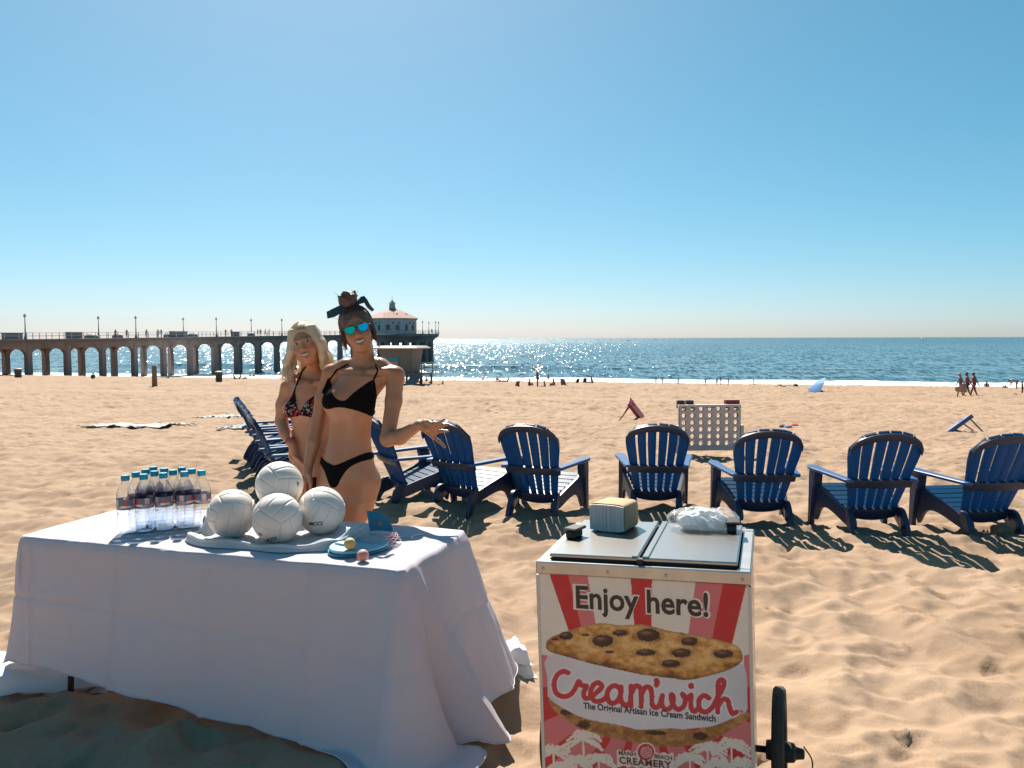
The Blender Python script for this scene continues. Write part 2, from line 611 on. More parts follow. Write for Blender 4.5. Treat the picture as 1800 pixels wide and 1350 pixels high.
    bp = nt.nodes.new('ShaderNodeBump'); bp.inputs['Strength'].default_value = 0.35; bp.inputs['Distance'].default_value = 0.008
    bp2 = nt.nodes.new('ShaderNodeBump'); bp2.inputs['Strength'].default_value = 0.35; bp2.inputs['Distance'].default_value = 0.004
    bp0 = nt.nodes.new('ShaderNodeBump'); bp0.inputs['Distance'].default_value = 0.075
    trm = nt.nodes.new('ShaderNodeMapRange'); trm.inputs[1].default_value = 4.5; trm.inputs[2].default_value = 15.0; trm.inputs[3].default_value = 0.16; trm.inputs[4].default_value = 0.95
    L_.new(dot.outputs['Value'], trm.inputs[0]); L_.new(trm.outputs[0], bp0.inputs['Strength'])
    L_.new(n4.outputs['Fac'], bp0.inputs['Height']); L_.new(bp0.outputs[0], bp.inputs['Normal'])
    L_.new(n3.outputs['Fac'], bp.inputs['Height']); L_.new(n2.outputs['Fac'], bp2.inputs['Height'])
    L_.new(bp.outputs[0], bp2.inputs['Normal']); L_.new(bp2.outputs[0], b.inputs['Normal'])
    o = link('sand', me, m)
    o['kind'] = 'structure'
    return ys, xs_unit, Z


SAND_YS, SAND_XU, SAND_Z = build_sand()


def gz(x, y):
    """height of the trampled sand at a spot"""
    j = int(np.clip(np.searchsorted(SAND_YS, y), 1, len(SAND_YS) - 1))
    i = int(np.clip(np.searchsorted(SAND_XU, x / (7.0 + abs(y))), 1, len(SAND_XU) - 1))
    return float(SAND_Z[j - 1:j + 1, i - 1:i + 1].mean())


def gz_arr(x, y):
    j = np.clip(np.searchsorted(SAND_YS, y), 1, len(SAND_YS) - 1); i = np.clip(np.searchsorted(SAND_XU, x / (7.0 + np.abs(y))), 1, len(SAND_XU) - 1)
    return np.maximum(SAND_Z[j, i], SAND_Z[j - 1, i - 1])


def build_sea():
    us = [112.0]
    while us[-1] < 40000:
        us.append(us[-1] + (0.35 if us[-1] < 150 else max(0.009 * (us[-1] - 100), 0.4)))
    us = np.array(us); s = np.linspace(-1, 1, 241)
    w = 230 + 1.3 * us
    Vv = w[:, None] * (0.7 * s + 0.3 * s ** 3)[None, :]
    U = np.repeat(us[:, None], len(s), 1)
    Z = np.zeros_like(U)
    fade = smooth(1500, 250, U)
    # swell lines rolling in, a steeper one standing up before the shore
    ph = U + 5 * fbm(Vv * 0.012, U * 0.01, 2, 3)
    Z += fade * 0.22 * np.sin(ph / 21 * 2 * PI) * smooth(135, 160, U)
    Z += fade * 0.16 * fbm(Vv * 0.035, U * 0.09, 3, 8)
    Z += fade * 0.05 * fbm(Vv * 0.2, U * 0.35, 2, 9)
    c1 = 196 + 7 * fbm(Vv * 0.010, Vv * 0 + 3, 2, 21)
    a1 = 0.75 * smooth(-0.35, 0.35, fbm(Vv * 0.014, Vv * 0 + 9, 2, 22))
    d1 = U - c1
    Z += a1 * np.where(d1 < 0, np.exp(-(d1 / 2.2) ** 2), np.exp(-(d1 / 7.0) ** 2))
    c2 = 147 + 3.5 * fbm(Vv * 0.02, Vv * 0 + 5, 3, 23)
    a2 = 0.42 * smooth(-0.45, 0.3, fbm(Vv * 0.02, Vv * 0 + 15, 2, 24))
    d2 = U - c2
    Z += a2 * np.where(d2 < 0, np.exp(-(d2 / 1.2) ** 2), np.exp(-(d2 / 4.0) ** 2))
    # foam: the wash up the beach, the broken front wave and streaks behind
    edge = 131.5 + 2.5 * fbm(Vv * 0.035, Vv * 0, 3, 41)
    F = smooth(edge - 0.3, edge + 0.6, U) * smooth(edge + 24, edge + 11, U) * smooth(-0.75, 0.1, fbm(Vv * 0.06, U * 0.25, 4, 42) + 0.25)
    F = np.maximum(F, a2 / 0.42 * np.exp(-((d2 + 1.6) / 2.0) ** 2) * smooth(-0.5, 0.2, fbm(Vv * 0.1, U * 0.3, 3, 43) + 0.1))
    F = np.maximum(F, 0.45 * smooth(0.28, 0.5, a1 / 0.75 - 0.5 + 0.6 * fbm(Vv * 0.03, Vv * 0, 2, 44)) * np.exp(-((d1 - 0.4) / 1.3) ** 2))
    Z += 0.10 * F
    Z += smooth(150, 131, U) * 0.35 - 0.18 * smooth(139, 131, U)
    X = Vv * math.cos(SHORE) + U * math.sin(SHORE)
    Y = -Vv * math.sin(SHORE) + U * math.cos(SHORE)
    V = np.stack([X, Y, SEA_Z + Z], -1).reshape(-1, 3)
    me = fast_mesh('sea', V, grid_quads(*X.shape)[:, ::-1], True, np.repeat(F.reshape(-1, 1), 3, 1))
    m, nt, b = nodes_of('sea_water'); L_ = nt.links
    b.inputs['Base Color'].default_value = (0.04, 0.10, 0.13, 1)
    b.inputs['Roughness'].default_value = 0.07
    b.inputs['IOR'].default_value = 1.33
    b.inputs['Specular IOR Level'].default_value = 0.5
    tc = nt.nodes.new('ShaderNodeTexCoord')
    du = nt.nodes.new('ShaderNodeVectorMath'); du.operation = 'DOT_PRODUCT'; du.inputs[1].default_value = (math.sin(SHORE), math.cos(SHORE), 0)
    L_.new(tc.outputs['Object'], du.inputs[0])
    rr_ = nt.nodes.new('ShaderNodeMapRange'); rr_.inputs[1].default_value = 220; rr_.inputs[2].default_value = 1400; rr_.inputs[3].default_value = 0.10; rr_.inputs[4].default_value = 0.30
    L_.new(du.outputs['Value'], rr_.inputs[0]); L_.new(rr_.outputs[0], b.inputs['Roughness'])
    mp = nt.nodes.new('ShaderNodeMapping'); mp.inputs['Rotation'].default_value = (0, 0, SHORE)
    mp.inputs['Scale'].default_value = (0.32, 1.0, 1.0)
    L_.new(tc.outputs['Object'], mp.inputs['Vector'])
    # swell relief by noise, and small wavelets as facets that each lean their own way (they glint one by one)
    n2 = nt.nodes.new('ShaderNodeTexNoise'); n2.inputs['Scale'].default_value = 0.16; n2.inputs['Detail'].default_value = 3
    L_.new(mp.outputs[0], n2.inputs['Vector'])
    bp2 = nt.nodes.new('ShaderNodeBump'); bp2.inputs['Strength'].default_value = 1.0; bp2.inputs['Distance'].default_value = SEA_SWELL
    L_.new(n2.outputs['Fac'], bp2.inputs['Height'])
    mp2 = nt.nodes.new('ShaderNodeMapping'); mp2.inputs['Rotation'].default_value = (0, 0, SHORE); mp2.inputs['Scale'].default_value = (1.15, 0.28, 1)
    L_.new(tc.outputs['Object'], mp2.inputs['Vector'])
    nw = nt.nodes.new('ShaderNodeTexNoise'); nw.inputs['Scale'].default_value = 0.6; nw.inputs['Detail'].default_value = 2
    L_.new(mp2.outputs[0], nw.inputs['Vector'])
    wa = nt.nodes.new('ShaderNodeVectorMath'); wa.operation = 'MULTIPLY_ADD'; wa.inputs[1].default_value = (1.2, 1.2, 0)
    L_.new(nw.outputs['Color'], wa.inputs[0]); L_.new(mp2.outputs[0], wa.inputs[2])
    vo = nt.nodes.new('ShaderNodeTexVoronoi'); vo.voronoi_dimensions = '2D'; vo.inputs['Scale'].default_value = 1.0
    L_.new(wa.outputs[0], vo.inputs['Vector'])
    sb = nt.nodes.new('ShaderNodeVectorMath'); sb.operation = 'SUBTRACT'; sb.inputs[1].default_value = (0.5, 0.5, 0.5)
    L_.new(vo.outputs['Color'], sb.inputs[0])
    vo2 = nt.nodes.new('ShaderNodeTexVoronoi'); vo2.voronoi_dimensions = '2D'; vo2.inputs['Scale'].default_value = 2.1
    L_.new(wa.outputs[0], vo2.inputs['Vector'])
    sb2 = nt.nodes.new('ShaderNodeVectorMath'); sb2.operation = 'SUBTRACT'; sb2.inputs[1].default_value = (0.5, 0.5, 0.5)
    L_.new(vo2.outputs['Color'], sb2.inputs[0])
    sb3 = nt.nodes.new('ShaderNodeVectorMath'); sb3.operation = 'ADD'
    L_.new(sb.outputs[0], sb3.inputs[0]); L_.new(sb2.outputs[0], sb3.inputs[1])
    sb = sb3
    sc = nt.nodes.new('ShaderNodeVectorMath'); sc.operation = 'MULTIPLY'; sc.inputs[1].default_value = (SEA_TX, SEA_TY, 0.0)
    L_.new(sb.outputs[0], sc.inputs[0])
    ad2 = nt.nodes.new('ShaderNodeVectorMath'); ad2.operation = 'ADD'
    L_.new(bp2.outputs[0], ad2.inputs[0]); L_.new(sc.outputs[0], ad2.inputs[1])
    nm = nt.nodes.new('ShaderNodeVectorMath'); nm.operation = 'NORMALIZE'
    L_.new(ad2.outputs[0], nm.inputs[0]); L_.new(nm.outputs[0], b.inputs['Normal'])
    a = nt.nodes.new('ShaderNodeAttribute'); a.attribute_name = 'Col'
    nf = nt.nodes.new('ShaderNodeTexNoise'); nf.inputs['Scale'].default_value = 0.9; nf.inputs['Detail'].default_value = 8
    L_.new(mp.outputs[0], nf.inputs['Vector'])
    ad = nt.nodes.new('ShaderNodeMath'); ad.operation = 'ADD'
    L_.new(a.outputs['Fac'], ad.inputs[0]); L_.new(nf.outputs['Fac'], ad.inputs[1])
    fr = nt.nodes.new('ShaderNodeMapRange'); fr.inputs[1].default_value = 0.72; fr.inputs[2].default_value = 1.0
    L_.new(ad.outputs[0], fr.inputs[0])
    df = nt.nodes.new('ShaderNodeBsdfDiffuse'); df.inputs['Color'].default_value = (0.82, 0.83, 0.82, 1)
    ms = nt.nodes.new('ShaderNodeMixShader')
    L_.new(fr.outputs[0], ms.inputs[0]); L_.new(b.outputs[0], ms.inputs[1]); L_.new(df.outputs[0], ms.inputs[2])
    L_.new(ms.outputs[0], nt.nodes['Material Output'].inputs['Surface'])
    o = link('sea', me, m)
    o['kind'] = 'structure'


build_sea()

# ---------------------------------------------------------------- pier, lamps, roundhouse
PIER_A = R(18.5)
PIER_DIR = np.array([math.sin(PIER_A), math.cos(PIER_A)])
PIER_LEFT = np.array([-math.cos(PIER_A), math.sin(PIER_A)])      # towards the far side
_p0 = at(50, 640, 133.0)[:2]                                       # near column row passes here
PIER_LEN = 143.0


def pier_pt(s, t, z):
    q = _p0 + PIER_DIR * s + PIER_LEFT * t
    return np.array([q[0], q[1], z])


def deck_z(s):
    return 1.62 + 1.55 * np.clip(s / PIER_LEN, 0, 1.1)


concrete = pbr('pier_concrete', (0.31, 0.225, 0.20), 0.9, noise=0.7, nscale=0.5, stretch=(1, 1, .35), ncol=(0.15, 0.11, 0.10), bump=0.3, bscale=3)
deck_mat = pbr('pier_deck_edge', (0.17, 0.13, 0.12), 0.85, noise=0.4, nscale=1.0)
rail_mat = pbr('painted_rail', (0.42, 0.42, 0.42), 0.5)
post_mat = pbr('lamp_paint', (0.16, 0.17, 0.18), 0.5)
glass_mat = pbr('lamp_globe', (0.42, 0.43, 0.42), 0.3)


def build_pier():
    root = empty('pier', pier_pt(0, 0, SEA_Z), 0, 'long concrete pier on arched columns running out to sea at left', 'pier')
    base = np.array(root.location)
    inv = lambda v: np.asarray(v) - base
    SP = 7.7
    W = 5.0
    s_list = [SP * k for k in range(-6, int((PIER_LEN - 14) / SP) + 1)]
    col_mesh = MB().loft([np.array([[-.42 * k, -.45 * k, z], [.42 * k, -.45 * k, z], [.42 * k, .45 * k, z], [-.42 * k, .45 * k, z]])
                          for z, k in ((-3.5, 1.12), (0, 1.08), (9.5, 0.95))]).mesh('column')
    col_mesh.materials.append(concrete)
    for s in s_list:
        for t in (0, W):
            o = link('column', col_mesh, None, root)
            p = pier_pt(s, t, SEA_Z) - base
            top = deck_z(s) - 1.0
            o.location = p; o.rotation_euler = (0, 0, -PIER_A)
            o.scale = (1, 1, (top - SEA_Z) / 9.5)
        # transverse arch head
        mb = MB()
        z1 = deck_z(s) - 0.75
        pts = [(-0.3, z1), (W + 0.3, z1), (W + 0.3, z1 - 2.3)]
        for k in range(9):
            a = k / 8 * PI
            pts.append((W / 2 + (W / 2 - 0.45) * math.cos(a), z1 - 2.3 + 1.5 * math.sin(a)))
        pts.append((-0.3, z1 - 2.3))
        q = pier_pt(s, 0, 0) - base
        q[2] = -base[2]
        mb.prism(pts, -0.35, 0.35, (q, (*PIER_LEFT, 0), (0, 0, 1), (*PIER_DIR, 0)))
        obj('cross_arch', mb, concrete, root)
    # longitudinal arched girders, one span each
    for t in (0, W):
        for s0, s1 in zip(s_list[:-1], s_list[1:]):
            mb = MB()
            za, zb = deck_z(s0) - 0.55, deck_z(s1) - 0.55
            pts = [(0, za), (SP, zb), (SP, zb - 3.2)]
            h = 2.15
            for k in range(13):
                a = k / 12 * PI
                c = math.cos(a); sn = math.sin(a)
                x = SP / 2 + (SP / 2 - 0.40) * math.copysign(abs(c) ** 0.42, c)
                pts.append((x, (za + zb) / 2 - 3.2 + h * abs(sn) ** 0.5))
            pts.append((0, za - 3.2))
            q = pier_pt(s0, t, 0) - base; q[2] = -base[2]
            mb.prism(pts, -0.32, 0.32, (q, (*PIER_DIR, 0), (0, 0, 1), (*PIER_LEFT, 0)))
            obj('arched_girder', mb, concrete, root)
    # deck slab and kerb
    mb = MB(); rings = []
    for s in np.linspace(s_list[0], PIER_LEN - 8, 14):
        z = deck_z(s)
        rings.append(np.array([inv(pier_pt(s, -1.3, z - 0.6)), inv(pier_pt(s, W + 1.3, z - 0.6)), inv(pier_pt(s, W + 1.3, z)), inv(pier_pt(s, -1.3, z))]))
    mb.loft(rings); obj('deck', mb, deck_mat, root)
    # round end platform on its own columns and cupped brackets
    S = PIER_LEN + 4; RP = 11.5
    mb = MB(); ctr = inv(pier_pt(S, W / 2, 0)); zt = deck_z(PIER_LEN) - base[2]
    prof = [(RP - 2.4, zt - 3.0), (RP - 1.3, zt - 1.6), (RP - 0.3, zt - 1.0), (RP, zt - 0.75), (RP, zt)]
    th = (np.arange(16) + 0.5) / 16 * 2 * PI
    mb.loft([np.stack([ctr[0] + r * np.cos(th), ctr[1] + r * np.sin(th), np.full(16, z)], 1) for r, z in prof])
    obj('end_platform', mb, concrete, root)
    for k in range(16):
        a = (k + 0.5) / 16 * 2 * PI
        o = link('column', col_mesh, None, root)
        o.location = (ctr[0] + (RP - 2.6) * math.cos(a), ctr[1] + (RP - 2.6) * math.sin(a), 0)
        o.rotation_euler = (0, 0, a); o.scale = (1.5, 1.5, (zt - 2.2) / 9.5)
    # railing: posts, two rails
    for t in (-1.2, W + 1.2):
        mb = MB()
        for hz in (0.55, 1.07):
            mb.tube([inv(pier_pt(s, t, deck_z(s) + hz)) for s in np.linspace(s_list[0], PIER_LEN - 8, 20)], 0.035, 6)
        obj('rail', mb, rail_mat, root)
        pm = MB().box((-.045, -.045, 0), (.045, .045, 1.1)).mesh('rail_post'); pm.materials.append(rail_mat)
        for s in np.arange(s_list[0], PIER_LEN - 8, 2.566):
            o = link('rail_post', pm, None, root); o.location = inv(pier_pt(s, t, deck_z(s)))
    mb = MB()
    for hz in (0.55, 1.07):
        mb.tube([np.array([ctr[0] + (RP - .15) * math.cos(a), ctr[1] + (RP - .15) * math.sin(a), zt + hz]) for a in np.linspace(0, 2 * PI, 49)], 0.05, 5)
    obj('rail', mb, rail_mat, root)
    for k in range(36):
        o = link('rail_post', pm, None, root); a = k / 36 * 2 * PI
        o.location = (ctr[0] + (RP - .15) * math.cos(a), ctr[1] + (RP - .15) * math.sin(a), zt)
    return ctr + base


PIER_END = build_pier()
PIER_TOP = float(deck_z(PIER_LEN))


def lamp_mesh(h):
    root = empty('lamp_post')
    mb = MB()
    mb.lathe([(0.24, 0), (0.26, 0.25), (0.17, 0.5), (0.12, 0.9), (0.075, h * 0.6), (0.06, h - 0.5), (0.09, h - 0.48), (0.05, h - 0.4)], 10)
    obj('post', mb, post_mat, root, 40)
    mb = MB()
    mb.lathe([(0.06, h - 0.42), (0.20, h - 0.28), (0.235, h - 0.1), (0.18, h + 0.06), (0.10, h + 0.14), (0.05, h + 0.18), (0.02, h + 0.32)], 12)
    obj('globe', mb, glass_mat, root, True)
    return root


def s_of_px(px, t):
    ss = np.linspace(-45, 200, 2000)
    q = _p0[None] + ss[:, None] * PIER_DIR + t * PIER_LEFT
    x = CX + F_PX * q[:, 0] / q[:, 1]
    return ss[np.argmin(abs(x - px))]


_lamp = lamp_mesh(4.0)
near_words = ['tall lamp post on the near rail, leftmost on the pier', 'lamp post on the near rail, third from the left along the pier',
              'lamp post on the near rail, fifth from the left along the pier', 'lamp post on the near pier rail just left of the blonde woman']
far_words = ['lamp post on the far pier rail, second from the left', 'lamp post on the far pier rail, fourth from the left',
             'lamp post on the far pier rail, sixth from the left']
first = True
for t, pxs, words in ((-0.9, (47, 241, 382, 497), near_words), (5.9, (175, 324, 443), far_words)):
    for px, w in zip(pxs, words):
        o = _lamp if first else copy_tree(_lamp)
        first = False
        s = s_of_px(px, t)
        o.location = pier_pt(s, t, float(deck_z(s)))
        tag(o, w, 'lamp post', 'lamp posts along the pier')
for px, w, dy in ((743, 'first lamp post to the right of the round house on the pier end', -6), (754, 'second lamp post right of the round house on the pier end', 4),
                  (766, 'third lamp post right of the round house on the pier end', -3), (771, 'rightmost lamp post, standing at the tip of the pier end', 5)):
    o = copy_tree(_lamp)
    yy = PIER_END[1] + dy
    o.location = (at(px, 590, yy)[0], yy, PIER_TOP)
    tag(o, w, 'lamp post', 'lamp posts along the pier')


def build_roundhouse():
    c = np.array([at(690, 590, PIER_END[1] + 1)[0], PIER_END[1] + 1, PIER_TOP])
    root = empty('round_house', c, R(10), 'octagonal white house with red tiled roof and cupola at the pier end', 'building')
    wall = pbr('house_wall', (0.42, 0.42, 0.42), 0.85, noise=0.25, nscale=1.5)
    roof = pbr('red_tile', (0.34, 0.19, 0.15), 0.8, noise=0.4, nscale=3)
    dark = pbr('dark_window', (0.05, 0.055, 0.06), 0.2)
    trim = pbr('house_trim', (0.35, 0.35, 0.35), 0.7)
    n = 8; RW = 8.7; HW = 5.2
    th = (np.arange(n) + 0.5) / n * 2 * PI
    ring = lambda r, z: np.stack([r * np.cos(th), r * np.sin(th), np.full(n, z)], 1)
    for k in range(n):
        a, b = th[k - 1], th[k]
        p0, p1 = np.array([math.cos(a), math.sin(a)]) * RW, np.array([math.cos(b), math.sin(b)]) * RW
        mb = MB(); q = 0.97
        vv = [(*p0, 0), (*p1, 0), (*p1, HW), (*p0, HW), (*(p0 * q), 0), (*(p1 * q), 0), (*(p1 * q), HW), (*(p0 * q), HW)]
        mb.add(vv, [(0, 1, 2, 3), (7, 6, 5, 4), (0, 3, 7, 4), (1, 5, 6, 2), (3, 2, 6, 7), (0, 4, 5, 1)])
        w = obj('wall', mb, wall, root)
        mid = (p0 + p1) / 2; tv = (p1 - p0) / np.linalg.norm(p1 - p0); nv = mid / np.linalg.norm(mid)
        for off, wd, z0, z1, arch in ((-1.7, 0.65, 1.0, 2.6, True), (1.5, 0.6, 0.9, 2.5, True), (0.0, 0.28, 3.4, 4.0, False), (1.9, 0.28, 3.4, 4.0, False)):
            pts = [(-wd, z0), (wd, z0)]
            if arch:
                pts += [(wd * math.cos(t), z1 + wd * math.sin(t)) for t in np.linspace(0, PI, 7)]
            else:
                pts += [(wd, z1), (-wd, z1)]
            mw = MB(); oo = np.array([*(mid + tv * off), 0])
            mw.prism(pts, -0.05, 0.06, (oo, (*tv, 0), (0, 0, 1), (*nv, 0)))
            wi = obj('window', mw, dark, w)
            ms = MB(); ms.prism([(-wd - .15, z0 - .18), (wd + .15, z0 - .18), (wd + .15, z0), (-wd - .15, z0)], -0.05, 0.15, (oo, (*tv, 0), (0, 0, 1), (*nv, 0)))
            obj('sill', ms, trim, w)
    mb = MB(); mb.loft([ring(RW + .55, HW - .15), ring(RW + .65, HW + .05), ring(RW * 0.56, HW + 2.1), ring(1.15, HW + 3.6), ring(1.1, HW + 3.3)])
    rf = obj('roof', mb, roof, root)
    mb = MB(); mb.loft([ring(RW + .35, HW - .45), ring(RW + .35, HW - .16)]); obj('eaves', mb, trim, root)
    mb = MB(); mb.loft([ring(1.35, HW + 3.4), ring(1.15, HW + 3.9), ring(1.0, HW + 5.0), ring(1.35, HW + 5.1), ring(0.9, HW + 5.6), ring(0.25, HW + 6.3), ring(0.06, HW + 6.5), ring(0.05, HW + 8.0)])
    obj('cupola', mb, trim, rf)
    for a in (-PI / 2 - 0.5, -PI / 2 + 0.25, -PI / 2 + 0.95):
        mv = MB(); mv.box((-.35, -.35, 0), (.35, .35, .5), TR((5.6 * math.cos(a), 5.6 * math.sin(a), HW + 1.15)))
        obj('roof_vent', mv, dark, rf)


build_roundhouse()

# things standing on the deck
bx_mat = pbr('deck_box_paint', (0.22, 0.21, 0.21), 0.7, noise=0.2, nscale=4)
for px, w_, h_, word in ((24, 2.1, 0.95, 'grey box on the pier deck, leftmost, left of the first lamp post'), (132, 1.9, 1.1, 'grey box on the pier deck left of the second lamp post'),
                         (315, 2.9, 1.15, 'long grey box on the pier deck beside the fourth lamp post'), (415, 1.3, 1.0, 'small grey box on the pier deck right of the fifth lamp post')):
    s = s_of_px(px, 2); p = pier_pt(s, 2, float(deck_z(s)))
    r_ = empty('deck_box', p, -PIER_A + PI / 2, word, 'box', 'boxes on the pier deck')
    obj('body', MB().box((-w_ * .75, -.5, 0), (w_ * .75, .5, h_), ch=.04), bx_mat, r_)
    obj('lid', MB().box((-w_ * .75 - .06, -.56, h_ + .002), (w_ * .75 + .06, .56, h_ + .09)), deck_mat, r_)
for px, w_, word in ((163, 1.3, 'domed grey shelter on the pier deck below the second lamp post'), (208, 1.0, 'domed grey shelter on the pier deck near the third lamp post'),
                     (298, 1.1, 'domed grey shelter on the pier deck left of the long box'), (340, 1.1, 'domed grey shelter on the pier deck right of the long box'),
                     (443, 0.9, 'domed grey shelter on the pier deck below the sixth lamp post')):
    s = s_of_px(px, 3); p = pier_pt(s, 3, float(deck_z(s)))
    r_ = empty('domed_shelter', p, 0, word, 'shelter', 'domed shelters on the pier deck')
    obj('dome', MB().lathe([(w_ * 1.0, 0.0), (w_ * 1.0, .3), (w_ * .85, .55), (w_ * .55, .78), (w_ * .2, .9), (.05, .92)], 14), bx_mat, r_, 40)
    obj('finial', MB().lathe([(.06, .9), (.09, 1.0), (.02, 1.12)], 8), post_mat, r_)
# sails far out
for px, word in ((1104, 'tiny sail boat on the horizon at the middle of the sea'), (1621, 'tiny sail boat on the horizon towards the right')):
    yy = 2100.0; p = at(px, 594, yy); p[2] = SEA_Z
    r_ = empty('sail_boat', p, 0.4, word, 'sail boat', 'sail boats on the horizon')
    obj('hull', MB().loft([np.array([[-5, 0, 1.4], [5.5, 0, 1.6], [5.5, 0.01, 1.6], [-5, 0.01, 1.4]]) * [1, 1, 1],
                           np.array([[-4.6, -1.4, 1.4], [4, -1.2, 1.5], [4, 1.2, 1.5], [-4.6, 1.4, 1.4]]),
                           np.array([[-4, -.7, -.3], [3.4, -.4, -.3], [3.4, .4, -.3], [-4, .7, -.3]])]), pbr('boat_white', (.7, .7, .7), .4), r_)
    obj('mast', MB().tube([(0, 0, 1), (0, 0, 15)], .14, 6), post_mat, r_)
    obj('sail', MB().add([(-.2, 0, 2.6), (-4.4, .25, 2.6), (-.2, 0, 14.4), (-2, .4, 6)], [(0, 1, 3), (1, 2, 3), (2, 0, 3)]), pbr('sail_cloth', (.7, .7, .68), .8, trans=.3), r_)


# ---------------------------------------------------------------- lifeguard tower
def build_tower():
    foot = ground_hit(706, 677)
    d = foot[1]; k = d / F_PX
    root = empty('lifeguard_tower', foot, R(-12), 'pale wooden lifeguard tower with flat roof behind the dark-haired woman', 'lifeguard tower')
    wood = pbr('tower_paint', (0.20, 0.18, 0.165), 0.8, noise=0.25, nscale=2, stretch=(6, 6, .6))
    roofm = pbr('tower_roof', (0.26, 0.25, 0.24), 0.7)
    blue = pbr('tower_shutter', (0.05, 0.22, 0.30), 0.5); dk = pbr('tower_dark', (0.12, 0.10, 0.095), 0.8)
    w0, w1 = 26 * k, 31 * k          # half widths at floor and eaves
    z0, z1 = 22 * k, 64 * k
    D0, D1 = 1.25, 1.5
    # planked walls that lean outwards
    for (ax, sgn) in (('y', -1), ('y', 1), ('x', -1), ('x', 1)):
        wall = MB()
        if ax == 'y':
            v = [(-w0, sgn * D0, z0), (w0, sgn * D0, z0), (w1, sgn * D1, z1), (-w1, sgn * D1, z1)]; off = (0, -sgn * .06, 0)
        else:
            v = [(sgn * w0, -D0 + .06, z0), (sgn * w0, D0 - .06, z0), (sgn * w1, D1 - .06, z1), (sgn * w1, -D1 + .06, z1)]; off = (-sgn * .06, 0, 0)
        v2 = [tuple(np.array(p) + off) for p in v]
        wall.add(v + v2, [(0, 1, 2, 3), (7, 6, 5, 4), (0, 4, 5, 1), (1, 5, 6, 2), (2, 6, 7, 3), (3, 7, 4, 0)])
        w = obj('wall', wall, wood, root)
        if ax == 'y' and sgn == -1:
            obj('window', MB().box((-w0 * .78, -D0 - .22, z0 + .32 * (z1 - z0)), (w0 * .15, -D0 - .02, z0 + .66 * (z1 - z0))), blue, w)
            obj('shutter', MB().box((-w0 * .72, -D0 - .24, z0 + .34 * (z1 - z0)), (w0 * .1, -D0 - .21, z0 + .47 * (z1 - z0))), pbr('tower_board', (.45, .25, .16), .7), w)
            for xx in np.linspace(-.9, .9, 10):
                obj('batten', MB().add([(xx * w0 - .02, -D0 - .02, z0), (xx * w0 + .02, -D0 - .02, z0), (xx * w1 + .02, -D1 - .02, z1), (xx * w1 - .02, -D1 - .02, z1),
                                        (xx * w0 - .02, -D0, z0), (xx * w0 + .02, -D0, z0), (xx * w1 + .02, -D1, z1), (xx * w1 - .02, -D1, z1)],
                                       [(0, 1, 2, 3), (7, 6, 5, 4), (0, 4, 5, 1), (1, 5, 6, 2), (2, 6, 7, 3), (3, 7, 4, 0)]), wood, w)
    obj('roof', MB().loft([np.array([[-41 * k, -2.1, z1 - .02], [41 * k, -2.1, z1 - .02], [41 * k, 2.1, z1 - .02], [-41 * k, 2.1, z1 - .02]]),
                           np.array([[-42 * k, -2.2, z1 + .10], [42 * k, -2.2, z1 + .10], [42 * k, 2.2, z1 + .10], [-42 * k, 2.2, z1 + .10]]),
                           np.array([[-36 * k, -1.6, z1 + .30], [36 * k, -1.6, z1 + .30], [36 * k, 1.6, z1 + .30], [-36 * k, 1.6, z1 + .30]])]), roofm, root)
    obj('floor_platform', MB().box((-w0 - .2, -D0 - .5, z0 - .14), (48 * k, D0 + .6, z0)), wood, root)
    for x in (-w0, 0, w0, 46 * k):
        for y in (-D0 - .3, D0 + .3):
            obj('leg', MB().box((x - .08, y - .08, -.5), (x + .08, y + .08, z0 - .14)), dk, root)
    for y in (-D0 - .38, D0 + .38):
        obj('brace', MB().tube([(-w0, y, .05), (0, y, z0 - .2)], .05, 5).tube([(0, y, .05), (w0, y, z0 - .2)], .05, 5).tube([(w0, y, .05), (-w0 * .1, y, z0 - .2)], .05, 5), dk, root)
    for y in (-D0 - .45, D0 + .55):
        for x in (w0 + .3, 47 * k):
            obj('rail_post', MB().box((x - .045, y - .045, z0), (x + .045, y + .045, z0 + 1.0)), wood, root)
        for zz in (.5, .97):
            obj('rail', MB().box((w0 + .2, y - .03, z0 + zz - .05), (47 * k, y + .03, z0 + zz + .05)), wood, root)
    for zz in (.5, .97):
        obj('rail', MB().box((47 * k - .03, -D0 - .4, z0 + zz - .05), (47 * k + .03, D0 + .5, z0 + zz + .05)), wood, root)
    obj('ramp', MB().add([(w0 + .2, -D0 - .5, z0 - .1), (w0 + 1.2, -D0 - .5, z0 - .1), (w0 + 1.2, -D0 - 3.4, -.2), (w0 + .2, -D0 - 3.4, -.2),
                          (w0 + .2, -D0 - .5, z0 - .2), (w0 + 1.2, -D0 - .5, z0 - .2), (w0 + 1.2, -D0 - 3.4, -.3), (w0 + .2, -D0 - 3.4, -.3)],
                         [(0, 1, 2, 3), (7, 6, 5, 4), (0, 4, 5, 1), (1, 5, 6, 2), (2, 6, 7, 3), (3, 7, 4, 0)]), wood, root)


build_tower()

# ---------------------------------------------------------------- adirondack chairs
blue_frame = pbr('navy_plastic', (0.010, 0.024, 0.065), 0.42, spec=0.5, noise=0.3, nscale=6, ncol=(0.014, 0.032, 0.08))
blue_slat = pbr('blue_plastic', (0.004, 0.10, 0.24), 0.42, spec=0.5, trans=0.6, noise=0.35, nscale=9, ncol=(0.03, 0.10, 0.19))

LEAN = R(24)
_bo = np.array([0, -0.10, 0.20]); _bb = np.array([0, -math.sin(LEAN), math.cos(LEAN)]); _bn = np.array([0, -math.cos(LEAN), -math.sin(LEAN)])
BL = 0.80


def bw(v):          # half width of the back at height v
    return np.interp(v / BL, [0, .35, .70, .80, 1.0], [.198, .248, .292, .299, .303])


